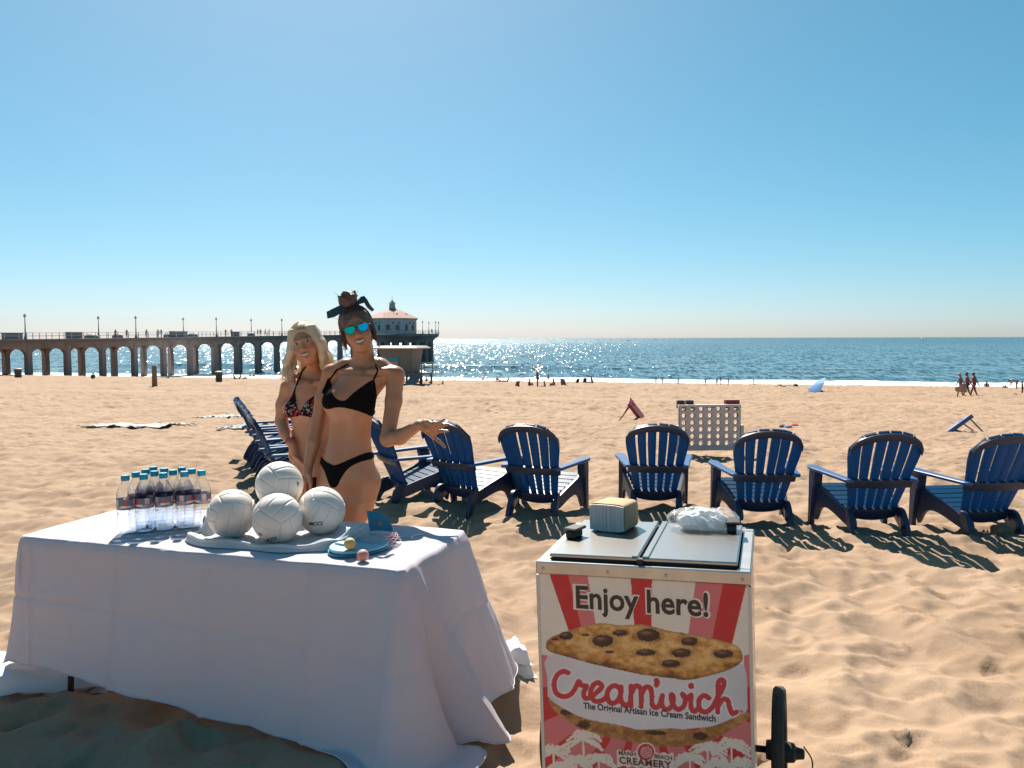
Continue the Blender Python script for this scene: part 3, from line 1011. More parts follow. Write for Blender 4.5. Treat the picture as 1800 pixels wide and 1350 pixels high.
def vtop(x):        # arched top edge
    q = np.clip(np.abs(x) / 0.301, 0, 1)
    return BL * (0.795 + 0.205 * np.sqrt(np.maximum(1 - q ** 2.1, 0)))


def bpt(x, v, n):
    bend = 0.20 * x * x
    return _bo + np.array([x, 0, 0]) + _bb * v + _bn * (n - bend)


def back_strip(outline_lo, outline_hi, n0, n1):
    """closed solid between two poly-lines of (x, v)"""
    mb = MB(); A = outline_lo; B = outline_hi
    rings = []
    for (xa, va), (xb, vb) in zip(A, B):
        e = 0.12
        rings.append([bpt(xa, va, n0), bpt(xa + (xb - xa) * .5, va + (vb - va) * .5, n0), bpt(xb, vb, n0), bpt(xb, vb, n1 - .003),
                      bpt(xb + (xa - xb) * e, vb + (va - vb) * e, n1), bpt(xa + (xb - xa) * e, va + (vb - va) * e, n1), bpt(xa, va, n1 - .003)])
    mb.loft(rings)
    return mb


def shear(x0, k, y0):
    def f(mb):
        for a in mb.v:
            a[:, 0] = a[:, 0] + (x0 - k * (y0 - a[:, 1]))
        return mb
    return f


def make_chair():
    root = empty('adirondack_chair')
    N = 6; gap = 0.019
    for i in range(N):
        t0, t1 = -1 + 2 * i / N, -1 + 2 * (i + 1) / N
        lo, hi = [], []
        for k in range(13):
            q = k / 12
            v_mid = 0.03 + q * (vtop((t0 + t1) / 2 * .298) - 0.03)
            xa = t0 * bw(v_mid) + (gap / 2 if i > 0 else 0); xb = t1 * bw(v_mid) - (gap / 2 if i < N - 1 else 0)
            va = 0.03 + q * (min(vtop(xa), 9) - 0.03); vb = 0.03 + q * (min(vtop(xb), 9) - 0.03)
            lo.append((xa, va)); hi.append((xb, vb))
        obj('back_slat', back_strip(lo, hi, -0.012, 0.010), blue_slat, root, 35)
    xs = np.linspace(-.300, .300, 21)
    obj('back_rim', back_strip([(x, vtop(x) - 0.072) for x in xs], [(x, vtop(x) - 0.006) for x in xs], 0.0095, 0.034), blue_frame, root, 35)
    xs = np.linspace(-1, 1, 11)
    obj('back_band', back_strip([(x * .272, 0.275) for x in xs], [(x * .280, 0.352) for x in xs], 0.0095, 0.036), blue_frame, root, 35)
    obj('back_apron', back_strip([(x * .2, -0.045 + .03 * x * x) for x in xs], [(x * .208, 0.062) for x in xs], -0.02, 0.034), blue_frame, root, 35)
    for s in (-1, 1):
        o_ = np.array([(.235, -.285), (.30, -.30), (.325, -.16), (.362, .10), (.394, .27), (.386, .355), (.355, .392), (.318, .385), (.292, .34), (.285, .20), (.268, .0), (.245, -.16)])
        o2 = cr(o_, 3, True) * [s, 1]
        mb = MB(); mb.prism(o2, 0.503, 0.530, ch=.006)
        for a in mb.v:
            a[:, 2] += 0.03 * np.clip(a[:, 1], 0, 1) - 0.02 * np.clip(-a[:, 1], 0, 1)
        obj('arm', mb, blue_frame if False else pbr('arm_plastic', (0.02, 0.075, 0.20), 0.38, noise=.3, nscale=7, ncol=(.03, .09, .2)), root, 35)  # arms in a lighter blue: the sky's reflection put into the colour
        fr = ((0, 0, 0), (0, 1, 0), (0, 0, 1), (s, 0, 0))
        leg = cr([(.380, .505), (.25, .505), (.280, .40), (.310, .24), (.338, .06), (.350, -.10), (.402, -.10), (.396, .10), (.390, .32)], 3, True)
        mb = MB(); mb.prism(leg, -.022, .022, fr, ch=.005); shear(s * .335, -0.0, 0)(mb)
        obj('leg', mb, blue_frame, root, 35)
        mb = MB(); mb.prism([(.27, .36), (.36, .36), (.36, .50), (.25, .50)], -.055, .02, fr, ch=.006); shear(s * .335, 0, 0)(mb)
        obj('leg_gusset', mb, blue_frame, root, 35)
        rail = cr([(.31, .39), (.18, .345), (.02, .29), (-.13, .235), (-.24, .20), (-.25, .10), (-.12, .125), (.02, .175), (.14, .20), (.23, .17), (.30, .06), (.325, .20)], 4, True)
        mb = MB(); mb.prism(rail, -.017, .017, fr, ch=.005); shear(s * .312, s * .20, .30)(mb)
        obj('side_rail', mb, blue_frame, root, 35)
        rear = cr([(-.12, .25), (-.20, .255), (-.26, .17), (-.310, .05), (-.335, -.10), (-.290, -.10), (-.240, .03), (-.165, .14)], 3, True)
        mb = MB(); mb.prism(rear, -.020, .020, fr, ch=.005); shear(s * .205, -s * .10, 0)(mb)
        obj('leg', mb, blue_frame, root, 35)
    a0 = np.array([0, .375, .372]); a1 = np.array([0, -.09, .232]); nS = 6
    dv = (a1 - a0); Ls = np.linalg.norm(dv); dv /= Ls; nv = np.array([0, -dv[2], dv[1]]); nv = nv if nv[2] > 0 else -nv
    for i in range(nS):
        q0 = i / nS * Ls + .004; q1 = (i + 1) / nS * Ls - .004
        hw = .285 - .085 * (i + .5) / nS
        mb = MB(); mb.prism([(-hw, q0), (hw, q0), (hw, q1), (-hw, q1)], -.012, .010, (a0, (1, 0, 0), dv, nv), ch=.004)
        obj('seat_slat', mb, blue_slat, root, 35)
    return root


CH_S = 0.96
_proto = make_chair()
_used = False


def place_chair(px, d, face, label, sink=0.03, roll=0.0):
    """px: photo column of the chair centre, d: forward distance of its centre, face: degrees right of straight ahead"""
    global _used
    o = copy_tree(_proto) if _used else _proto
    _used = True
    x = (px - CX) / F_PX * d
    o.location = (x, d, gz(x, d) * 0.5 + float(base_z(x, d)) * 0.5 - sink)
    o.rotation_euler = (0, roll, R(-face)); o.scale = (CH_S, CH_S, CH_S * 1.02)
    for c_ in o.children:
        c_.rotation_euler = (rng.normal(0, .004), rng.normal(0, .004), 0) if c_.name.startswith(('seat_slat', 'back_slat')) else (0, 0, 0)
    tag(o, label, 'chair', 'blue adirondack chairs set out on the sand')
    return o


place_chair(716, 8.0, 60, 'blue adirondack chair turned sideways, partly hidden behind the dark-haired woman')
place_chair(822, 7.7, 36, 'blue adirondack chair right behind the outstretched hand')
place_chair(952, 7.4, 23, 'blue adirondack chair between the outstretched hand and the napkin stack')
place_chair(1153, 7.6, 7, 'blue adirondack chair straight behind the napkin stack, back square to the viewer')
place_chair(1335, 7.05, 3, 'blue adirondack chair beside the right edge of the game board')
place_chair(1528, 6.6, 0, 'blue adirondack chair second from the right edge of the photo')
place_chair(1722, 6.55, -6, 'blue adirondack chair cut by the right edge of the photo')
_row = ['nearest dark blue chair in the row seen edge-on at the left', 'second nearest dark blue chair in the row seen edge-on at left',
        'third dark blue chair from the near end of the left row', 'fourth dark blue chair from the near end of the left row',
        'second farthest dark blue chair in the row seen edge-on at left', 'farthest dark blue chair in the row seen edge-on at the left']
for k, w in enumerate(_row):
    d = 8.3 + 0.66 * k
    px = (508, 497, 487, 478, 470, 464)[k]
    place_chair(px, d, 66 + 2.2 * k, w)

# ---------------------------------------------------------------- table, cloth and what lies on it
TZ = 0.735
_NL = at_z(26, 943, TZ)[:2]; _NR = at_z(712, 1006, TZ)[:2]
_tx = (_NR - _NL); T_L = float(np.linalg.norm(_tx)); _tx /= T_L
_ty = np.array([-_tx[1], _tx[0]])
T_W = 0.68
T_RZ = math.atan2(_tx[1], _tx[0])
T_C = _NL + _tx * T_L / 2 + _ty * T_W / 2


def on_table(px, py, z=TZ):
    return at_z(px, py, z)


def t_local(p):
    q = np.asarray(p)[:2] - T_C
    return np.array([q @ _tx, q @ _ty])


def build_table():
    g = float(base_z(*T_C))
    root = empty('folding_table', (T_C[0], T_C[1], g), T_RZ, 'long folding table hidden under the white cloth, dark legs showing below', 'table')
    top = pbr('table_plastic', (0.6, 0.6, 0.58), 0.6); leg = pbr('table_leg_steel', (0.07, 0.04, 0.035), 0.5)
    obj('table_top', MB().box((-T_L / 2 + .012, -T_W / 2 + .012, TZ - g - .05), (T_L / 2 - .012, T_W / 2 - .012, TZ - g - .008), ch=.01), top, root)
    for x in (-T_L / 2 + .22, T_L / 2 - .22):
        for y in (-T_W / 2 + .1, T_W / 2 - .1):
            obj('leg', MB().tube([(x, y, TZ - g - .05), (x * 1.07, y, -.06)], .013, 8), leg, root, True)
        obj('leg_bar', MB().tube([(x * 1.03, -T_W / 2 + .1, .10), (x * 1.03, T_W / 2 - .1, .10)], .014, 8), leg, root, True)


build_table()
cloth_mat = pbr('white_cloth', (0.60, 0.55, 0.60), 0.85, trans=0.2, bump=0.12, bscale=220, spec=0.2)  # purple tint of the white cloth's shade put into its base colour


def build_cloth():
    g = float(base_z(*T_C)); rc = 0.035
    hx, hy = T_L / 2, T_W / 2
    # perimeter, counter-clockwise from the near-left corner; s is arc position, cw the corner weight
    pts = []; nrm = []; cor = []; side = []
    def edge(p, q, nv, n, sd):
        for k in range(n):
            t = k / n; pts.append(np.array(p) * (1 - t) + np.array(q) * t); nrm.append(np.array(nv)); cor.append(0); side.append((sd, t))
    def arc(c, a0, n, sd):
        for k in range(n):
            a = a0 + k / n * PI / 2
            d = np.array([math.cos(a), math.sin(a)]); pts.append(np.array(c) + rc * d); nrm.append(d); cor.append(1); side.append((sd, k / n))
    edge((-hx + rc, -hy), (hx - rc, -hy), (0, -1), 170, 'front'); arc((hx - rc, -hy + rc), -PI / 2, 34, 'nr')
    edge((hx, -hy + rc), (hx, hy - rc), (1, 0), 90, 'right'); arc((hx - rc, hy - rc), 0, 26, 'fr')
    edge((hx - rc, hy), (-hx + rc, hy), (0, 1), 130, 'back'); arc((-hx + rc, hy - rc), PI / 2, 26, 'fl')
    edge((-hx, hy - rc), (-hx, -hy + rc), (-1, 0), 90, 'left'); arc((-hx + rc, -hy + rc), PI, 30, 'nl')
    pts = np.array(pts); nrm = np.array(nrm); n = len(pts)
    seg = np.linalg.norm(np.roll(pts, -1, 0) - pts, axis=1); s = np.concatenate([[0], np.cumsum(seg)[:-1]])
    def cdist(c):      # distance along the perimeter to a corner
        i = int(np.argmin(np.linalg.norm(pts - np.array(c), axis=1))); L = seg.sum()
        d = s - s[i]; return (d + L / 2) % L - L / 2
    dNR = cdist((hx, -hy)); dNL = cdist((-hx, -hy)); dFR = cdist((hx, hy)); dFL = cdist((-hx, hy))
    sp = 0.06 * 0 + dNR
    drop = np.zeros(n); flare = np.zeros(n); fold = np.zeros(n); tang = np.zeros(n)
    for i, (sd, t) in enumerate(side):
        if sd == 'front': drop[i] = 0.55 + 0.145 * t; flare[i] = 0.02 + 0.07 * t
        elif sd == 'right': drop[i] = 0.655 - 0.02 * t; flare[i] = 0.16
        elif sd == 'back': drop[i] = 0.60; flare[i] = 0.07
        elif sd == 'left': drop[i] = 0.64; flare[i] = 0.17
        elif sd == 'nr': drop[i] = 0.70; flare[i] = 0.14
        elif sd == 'fr': drop[i] = 0.64; flare[i] = 0.17
        elif sd == 'nl': drop[i] = 0.555; flare[i] = 0.045
        else: drop[i] = 0.68; flare[i] = 0.18
    k5 = np.ones(31) / 31
    sm = lambda a: np.convolve(np.concatenate([a[-15:], a, a[:15]]), k5, 'valid')
    drop = sm(drop); flare = sm(flare)
    levels = np.concatenate([np.linspace(0, 0.06, 4), np.linspace(0.09, 1, 44)])
    T = levels[:, None]
    # straight hang + flare, then folds: two pleats at the near right corner, gentle waves elsewhere
    off = flare[None] * (0.15 * T + 0.85 * T ** 1.35)
    def g_(d, c, w): return np.exp(-((d - c) / w) ** 2)
    wid = 0.03 + 0.12 * T
    def ridge(d, c, wl, wr):
        q = d - c
        return np.where(q < 0, np.clip(1 + q / wl, 0, 1) ** 1.3, np.clip(1 - q / wr, 0, 1) ** 1.3)
    off = off + T * 0.15 * ridge(dNR[None], -0.02 + 0 * T, .05 + .40 * T, .02 + .10 * T) + T * 0.16 * ridge(dNR[None], 0.10 + 0.10 * T, .03 + .07 * T, .04 + .22 * T)
    off = off + T * 0.05 * g_(dNL[None], -0.16, 0.04 + .08 * T) - T * 0.01 * g_(dNL[None], 0.10, 0.05 + 0.1 * T)
    off = off + T * 0.09 * g_(dFR[None], -0.05, 0.05 + .1 * T) + T * 0.09 * g_(dFL[None], 0.05, 0.05 + .1 * T)
    S = s[None] + 0 * T
    off = off + T ** 1.4 * (0.014 * np.sin(S * 9 + 2.0 * T) + 0.03 * fbm(S * 2.2, T * 0.8 + 3, 3, 71)) + 0.011 * fbm(S * 6 + T * 2, T * 4, 4, 75) + 0.009 * np.exp(-(((S + .18) % .46 - .23) / .010) ** 2) * smooth(.02, .1, T) - 0.007 * np.exp(-((T - .47) / .014) ** 2) + T * .004 * np.abs(fbm(S * 16, T * 1.2, 2, 79))
    off = off + T ** 1.2 * 0.022 * (np.abs((dNR[None] - 0.42)) < 0.42) * np.sin((dNR[None]) * 24 + 2.2 * T) * smooth(0, .1, dNR[None])
    slide = T * (0.05 * g_(dNR[None], -0.22, 0.18) - 0.07 * g_(dNR[None], 0.2, 0.15))
    tv = np.stack([-nrm[:, 1], nrm[:, 0]], 1)
    P = np.zeros((len(levels), n, 3))
    round_in = 0.012 * (1 - np.clip(T / 0.05, 0, 1))
    P[..., 0] = pts[None, :, 0] + nrm[None, :, 0] * (off + 0.004 - round_in) + tv[None, :, 0] * slide
    P[..., 1] = pts[None, :, 1] + nrm[None, :, 1] * (off + 0.004 - round_in) + tv[None, :, 1] * slide
    ext = drop[None] + 0.05 * g_(dNR[None], 0.0, 0.16) + 0.012 * fbm(S * 4, T * 0 + 1, 2, 77)
    P[..., 2] = TZ - ext * T - 0.004 * (1 - np.clip(T / 0.05, 0, 1)) * 0
    ang = T_RZ
    wx = T_C[0] + P[..., 0] * math.cos(ang) - P[..., 1] * math.sin(ang); wy = T_C[1] + P[..., 0] * math.sin(ang) + P[..., 1] * math.cos(ang)
    gl = gz_arr(wx, wy) + 0.014
    deep = np.maximum(gl - P[..., 2], 0)         # what would go below the sand spreads outwards on it
    P[..., 2] = np.maximum(P[..., 2], gl)
    P[..., 0] += nrm[None, :, 0] * deep * 0.9; P[..., 1] += nrm[None, :, 1] * deep * 0.9
    V = P.reshape(-1, 3)
    Q = []
    m = len(levels)
    idx = np.arange(m * n).reshape(m, n); nx = np.roll(idx, -1, 1)
    Q = np.stack([idx[:-1], idx[1:], nx[1:], nx[:-1]], -1).reshape(-1, 4)
    # top sheet: shrink the first ring inwards
    rings = [P[0]]
    base = len(V); V2 = [V]; Q2 = [Q]
    prev = idx[0]
    for q in (0.97, 0.9, 0.7, 0.45, 0.2):
        ring = P[0] * [1, 1, 1]; ring = ring.copy(); ring[:, 0] *= 1 - (1 - q) * 1.0; ring[:, 1] *= q
        ring[:, 2] = TZ + 0.001 + 0.003 * vnoise(ring[:, 0] * 5, ring[:, 1] * 5, 5)
        ids = base + np.arange(n); base += n
        V2.append(ring); Q2.append(np.stack([prev, np.roll(prev, -1), np.roll(ids, -1), ids], -1)); prev = ids
    V2.append(np.array([[0, 0, TZ + .001]])); c = base
    me_V = np.concatenate(V2)
    Q2.append(np.stack([prev, np.roll(prev, -1), np.full(n, c), np.full(n, c)], -1))
    Qa = np.concatenate(Q2)
    me = bpy.data.meshes.new('table_cloth')
    faces = [tuple(f) if f[2] != f[3] else tuple(f[:3]) for f in Qa.tolist()]
    me.from_pydata((me_V - [0, 0, g]).tolist(), [], faces)
    me.polygons.foreach_set('use_smooth', [True] * len(me.polygons)); me.update()
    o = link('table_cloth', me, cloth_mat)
    o.location = (T_C[0], T_C[1], g); o.rotation_euler = (0, 0, T_RZ)
    hp = P[-1] - [0, 0, g]
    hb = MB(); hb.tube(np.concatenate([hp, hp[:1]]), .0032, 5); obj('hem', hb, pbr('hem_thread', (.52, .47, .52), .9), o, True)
    tag(o, 'white cloth draped over the long table, hanging almost to the sand', 'tablecloth')


build_cloth()


# ---- folded white cloths lying on the sand by the table ends
def cloth_heap(name, loc, size, rz, seed, label, layers=3):
    root = empty(name, loc, rz, label, 'towel')
    m = pbr('heap_cloth', (0.66, 0.65, 0.67), 0.9, trans=0.12, bump=.1, bscale=150)
    for k in range(layers):
        a = np.linspace(-1, 1, 25); A, B = np.meshgrid(a, a, indexing='ij')
        sx, sy = size[0] * (1 - .12 * k), size[1] * (1 - .1 * k)
        rr = np.maximum(abs(A) ** 6 + abs(B) ** 6, 1e-6) ** (1 / 6)
        X = A * sx * (1 + .12 * fbm(A * 1.5 + seed, B * 1.5 + k, 2, seed)); Y = B * sy * (1 + .12 * fbm(A * 1.5, B * 1.5 + 7 + k, 2, seed + 3))
        h = size[2] / layers
        Zt = h * (k + 1) - h * .9 * smooth(.82, 1.0, rr) + (.07 / layers) * fbm(A * 2.2 + k, B * 1.2 + seed, 3, seed + 9) * (1 - .4 * smooth(.8, 1, rr))
        mb = MB(); mb.grid(np.stack([X, Y, Zt], -1)); mb.grid(np.stack([X * .98, Y * .98, np.full_like(X, h * k - .02)], -1), flip=True)
        obj('fold', mb, m, root, True)


_h = ground_hit(903, 1205); cloth_heap('folded_towel', (_h[0] - .06, _h[1] + .12, _h[2]), (.14, .11, .14), R(20), 4, 'folded white towel on the sand at the right end of the table', 2)
_h = ground_hit(20, 1222); cloth_heap('folded_towel', (_h[0] - .06, _h[1] + .14, _h[2]), (.44, .17, .085), R(10), 12, 'white cloth heaped on the sand at the left end of the table', 1)

# ---- terry towel under the balls
def build_towel():
    c = on_table(478, 948)
    root = empty('terry_towel', (c[0], c[1], TZ + .004), T_RZ, 'white terry towel with rolled edges spread under the volleyballs', 'towel')
    th = np.linspace(0, 2 * PI, 145)[:-1]; rr = np.linspace(0.02, 1, 40)
    TH, RR = np.meshgrid(th, rr, indexing='ij')
    ca, sa = np.cos(TH), np.sin(TH)
    sq = (np.abs(ca) ** 2.8 + np.abs(sa) ** 2.8) ** (-1 / 2.8)
    wob = 1 + .07 * np.sin(3 * TH + 1) + .05 * np.sin(5 * TH + .4) + .03 * np.sin(9 * TH)
    X = RR * sq * ca * .385 * wob; Y = RR * sq * sa * .195 * wob
    roll = .022 * np.exp(-((RR - .90) / .07) ** 2) * (1 + .7 * np.sin(TH * 7 + 2) * np.sin(TH * 3))
    right = np.exp(-((TH - .25) / .30) ** 2) + np.exp(-((TH - 2 * PI - .25) / .30) ** 2)
    left = np.exp(-((TH - PI * 1.02) / .22) ** 2)
    Z = .004 + roll + .065 * right * np.exp(-((RR - .90) / .10) ** 2) + .055 * left * np.exp(-((RR - .94) / .08) ** 2) + .008 * np.maximum(fbm(X * 12, Y * 12, 3, 15), 0) * smooth(.55, .8, RR)
    Z = Z * smooth(1.0, .985, RR) + 0.001
    mb = MB(); P = np.stack([X, Y, Z], -1); P = np.concatenate([P, P[:1]], 0)
    mb.grid(P)
    o = obj('sheet', mb, pbr('terry', (0.64, 0.64, 0.66), 0.95, trans=.1, bump=.6, bscale=420), root, True)
    mb = MB(); ring = []
    k = 37
    pts = np.stack([X[:, k], Y[:, k], Z[:, k] + .004], -1)
    mb.tube(np.concatenate([pts, pts[:1]]), .008, 6); obj('hem', mb, MATS['terry'], root, True)


build_towel()

# ---- volleyballs
BALL_R = 0.104
leather = pbr('ball_leather', (0.70, 0.625, 0.565), 0.5, spec=0.5, bump=0.15, bscale=480, noise=.15, nscale=9, ncol=(.64, .57, .51))
ink = pbr('black_ink', (0.012, 0.012, 0.014), 0.6)


def ball_panels():
    out = []
    ax = [((1, 0, 0), (0, 1, 0), (0, 0, 1)), ((-1, 0, 0), (0, 1, 0), (0, 0, 1)), ((0, 1, 0), (0, 0, 1), (1, 0, 0)),
          ((0, -1, 0), (0, 0, 1), (1, 0, 0)), ((0, 0, 1), (1, 0, 0), (0, 1, 0)), ((0, 0, -1), (1, 0, 0), (0, 1, 0))]
    for f, a, b in ax:
        f, a, b = np.array(f, float), np.array(a, float), np.array(b, float)
        for k in range(3):
            u = np.linspace(-1, 1, 37); v = np.linspace(-1 + 2 * k / 3, -1 + 2 * (k + 1) / 3, 19)
            UU, VV = np.meshgrid(u, v, indexing='ij')
            tu, tv = np.tan(UU * PI / 4), np.tan(VV * PI / 4)
            p = f + tu[..., None] * a + tv[..., None] * b
            p /= np.linalg.norm(p, axis=-1, keepdims=True)
            e = np.minimum(1 - np.abs(UU), np.minimum(VV - v[0], v[-1] - VV))
            r_ = BALL_R * (1 - .030 * np.exp(-(e / .034) ** 2))
            mb = MB(); mb.grid(p * r_[..., None])
            me = mb.mesh('panel', True, False); me.materials.append(leather)
            # face outwards
            n0 = me.polygons[0].normal; c0 = me.polygons[0].center
            if n0.dot(c0) < 0: me.flip_normals()
            out.append(me)
    return out


_panels = ball_panels()


def text_mesh(s, size, bold=0.0, extrude=0.0, align='CENTER', spacing=1.0, shear_=0.0):
    cu = bpy.data.curves.new('lettering', 'FONT'); cu.body = s; cu.size = size; cu.offset = bold; cu.extrude = extrude
    cu.align_x = align; cu.align_y = 'CENTER'; cu.space_character = spacing; cu.shear = shear_; cu.resolution_u = 3
    ob = bpy.data.objects.new('lettering', cu); COL.objects.link(ob)
    dg = bpy.context.evaluated_depsgraph_get()
    me = bpy.data.meshes.new_from_object(ob.evaluated_get(dg))
    bpy.data.objects.remove(ob); bpy.data.curves.remove(cu)
    return me


def wrap_on_ball(me, lon, lat, roll):
    """flat lettering bent onto the ball surface; lon/lat in the ball's world frame"""
    v = np.array([q.co[:] for q in me.vertices])
    c, s_ = math.cos(roll), math.sin(roll)
    x = v[:, 0] * c - v[:, 1] * s_; y = v[:, 0] * s_ + v[:, 1] * c
    la = lat + y / BALL_R; lo = lon + x / BALL_R / math.cos(lat)
    r_ = BALL_R + .0006
    p = np.stack([r_ * np.cos(la) * np.sin(lo), -r_ * np.cos(la) * np.cos(lo), r_ * np.sin(la)], 1)
    me.vertices.foreach_set('co', p.astype(np.float32).ravel()); me.update()
    if not me.materials: me.materials.append(ink)
    else: me.materials[0] = ink
    return me


def subdiv(me, n=1):
    import bmesh
    bm = bmesh.new(); bm.from_mesh(me)
    bmesh.ops.triangulate(bm, faces=bm.faces[:])
    bmesh.ops.subdivide_edges(bm, edges=bm.edges[:], cuts=n, use_grid_fill=True)
    bm.to_mesh(me); bm.free(); return me


def emblem(r_):
    mb = MB()
    a = np.linspace(0, 2 * PI, 19)[:-1]
    pts = np.stack([r_ * np.cos(a) * (1 + .15 * np.cos(a)), r_ * np.sin(a)], 1)
    mb.add(np.concatenate([np.c_[pts, np.zeros(18)], np.c_[pts * .48 + [0, -.3 * r_], np.zeros(18)]]), [(i, (i + 1) % 18, 18 + (i + 1) % 18, 18 + i) for i in range(18)])
    mb.add([(-1.5 * r_, -1.2 * r_, 0), (-.6 * r_, -.9 * r_, 0), (-.5 * r_, -.45 * r_, 0), (-1.2 * r_, -.6 * r_, 0)], [(0, 1, 2, 3)])
    return mb.mesh('emblem', False, False)


def volleyball(c, rot, label, marks=()):
    root = empty('volleyball', c, 0, label, 'volleyball', 'white volleyballs piled on the table')
    M = Euler(rot).to_matrix().to_4x4()
    for me in _panels:
        o = link('panel', me, None, root); o.matrix_local = M
    for (kind, lon, lat, roll, size) in marks:
        if kind == 'emblem':
            me = wrap_on_ball(subdiv(emblem(size)), lon, lat, roll); link('emblem', me, None, root)
        else:
            me = wrap_on_ball(subdiv(text_mesh(kind, size, size * .035)), lon, lat, roll); link('lettering', me, None, root)


def ball_at(px, py_bottom, px_r):
    d = BALL_R * F_PX / px_r
    c = at(px, py_bottom - px_r, d)
    return c


# three on the towel, one on top: place by their touching geometry
_z = TZ + .006 + BALL_R
def tb(px, py):           # ball centre over a table pixel: centre height fixed
    return at_z(px, py, _z)
_b1, _b2, _b3 = tb(408, 903), tb(497, 909), tb(556, 899)
# push them apart until they just touch
B = [np.array(_b1), np.array(_b2), np.array(_b3)]
for _ in range(60):
    for i in range(3):
        for j in range(i):
            dv = B[i][:2] - B[j][:2]; L = np.linalg.norm(dv); gp = 2 * BALL_R + .001 - L
            if gp > 0:
                B[i][:2] += dv / L * gp / 2; B[j][:2] -= dv / L * gp / 2
_cen = (B[0] + B[1] + B[2]) / 3
_rad = max(np.linalg.norm(b[:2] - _cen[:2]) for b in B)
# top ball rests against its three neighbours (trilateration)
def rest_on(A, Bb, C, rr):
    ex = (Bb - A) / np.linalg.norm(Bb - A); i = ex @ (C - A); ey = (C - A) - i * ex; ey /= np.linalg.norm(ey)
    ez = np.cross(ex, ey); d = np.linalg.norm(Bb - A); j = ey @ (C - A)
    x = d / 2; y = (i * i + j * j) / (2 * j) - i * x / j
    z2 = rr * rr - x * x - y * y
    z = math.sqrt(max(z2, (0.5 * rr) ** 2))
    if ez[2] < 0: ez = -ez
    return A + x * ex + y * ey + z * ez
_top = rest_on(B[0], B[1], B[2], 2 * BALL_R)
volleyball(B[0], (0.1, 0.2, 0.5), 'white volleyball at the left of the pile, next to the bottles')
volleyball(B[1], (0.5, -0.35, 1.1), 'white volleyball at the front of the pile with black emblem and lettering',
           (('emblem', -0.55, -0.50, -0.5, .0085), ('MCCI', -0.12, -0.80, 0.45, .024)))
volleyball(B[2], (0.2, 0.5, 0.2), 'white volleyball at the right of the pile, by the thigh of the dark-haired woman', (('MCCI', -0.02, -0.36, 0.05, .024),))
volleyball(_top, (0.35, 0.15, 0.9), 'white volleyball resting on top of the other three', (('emblem', 1.15, 0.12, 0.6, .007),))


# ---- water bottles
def make_bottle():
    root = empty('water_bottle')
    m, nt, b = nodes_of('bottle_water'); MATS['bottle_water'] = m
    b.inputs['Base Color'].default_value = (0.93, 0.97, 1.0, 1); b.inputs['Roughness'].default_value = 0.03
    b.inputs['IOR'].default_value = 1.12; b.inputs['Transmission Weight'].default_value = 1.0
    tr = nt.nodes.new('ShaderNodeBsdfTransparent'); tr.inputs['Color'].default_value = (0.90, 0.95, 1, 1)
    ms = nt.nodes.new('ShaderNodeMixShader'); ms.inputs[0].default_value = 0.5
    nt.links.new(b.outputs[0], ms.inputs[1]); nt.links.new(tr.outputs[0], ms.inputs[2]); nt.links.new(ms.outputs[0], nt.nodes['Material Output'].inputs['Surface'])
    prof = [(.0, .004), (.020, .002), (.028, .004), (.0315, .012), (.0320, .022)]
    for k in range(4):
        z = .026 + k * .0125
        prof += [(.0322, z), (.0300, z + .004), (.0300, z + .006), (.0322, z + .010)]
    prof += [(.0322, .080), (.0318, .088), (.0318, .129), (.0322, .133), (.0318, .144), (.0290, .158), (.0235, .170), (.0165, .181), (.0130, .188), (.0128, .196), (.0, .196)]
    obj('bottle', MB().lathe(prof[1:-1], 26), m, root, 50)
    th = np.linspace(0, 2 * PI, 65); z = np.linspace(.090, .128, 20)
    TH, Z = np.meshgrid(th, z, indexing='ij')
    u = (TH / (2 * PI) * 3) % 1 - .5; v = (Z - .109) / .038
    col = np.zeros(TH.shape + (3,)); col[:] = (.10, .16, .26)
    col[v < -.05 + .12 * np.cos(u * 9)] = (.30, .36, .44)
    tri = (np.abs(u) < .26 * (1 - (v + .12) / .48)) & (v > -.12) & (v < .36); col[tri] = (.62, .06, .05)
    tx = (np.abs(u) < .24) & (v < -.10) & (v > -.30); col[tx] = (.72, .70, .68)
    col[(np.abs(u) < .20) & (v < -.34) & (v > -.42)] = (.05, .07, .12)
    col[np.abs(v) > .45] = (.32, .04, .06)
    pan = (np.abs(u) > .38); col[pan] = np.where((np.sin(v[pan] * 40) > 0)[:, None], (.60, .12, .09), (.72, .62, .55))
    X = .0325 * np.cos(TH); Y = .0325 * np.sin(TH)
    mb = MB(); mb.grid(np.stack([X, Y, Z], -1), col); obj('label_band', mb, pbr('bottle_label', (.5, .5, .5), .35, vcol=True, trans=.25), root, True)
    prof = [(.0, .194), (.0142, .194), (.0146, .197), (.0146, .211), (.0135, .2135), (.0, .2138)]
    n = 30; mb = MB(); th = np.arange(n) / n * 2 * PI
    mb.loft([np.stack([r_ * np.cos(th) * (1 + (.03 if (i in (2, 3)) else 0) * np.cos(th * 15)), r_ * np.sin(th) * (1 + (.03 if i in (2, 3) else 0) * np.cos(th * 15)), np.full(n, z_)], 1) for i, (r_, z_) in enumerate(prof) if r_ > 0])
    obj('cap', mb, pbr('teal_cap', (0.0, 0.27, 0.40), .4), root, 40)
    return root


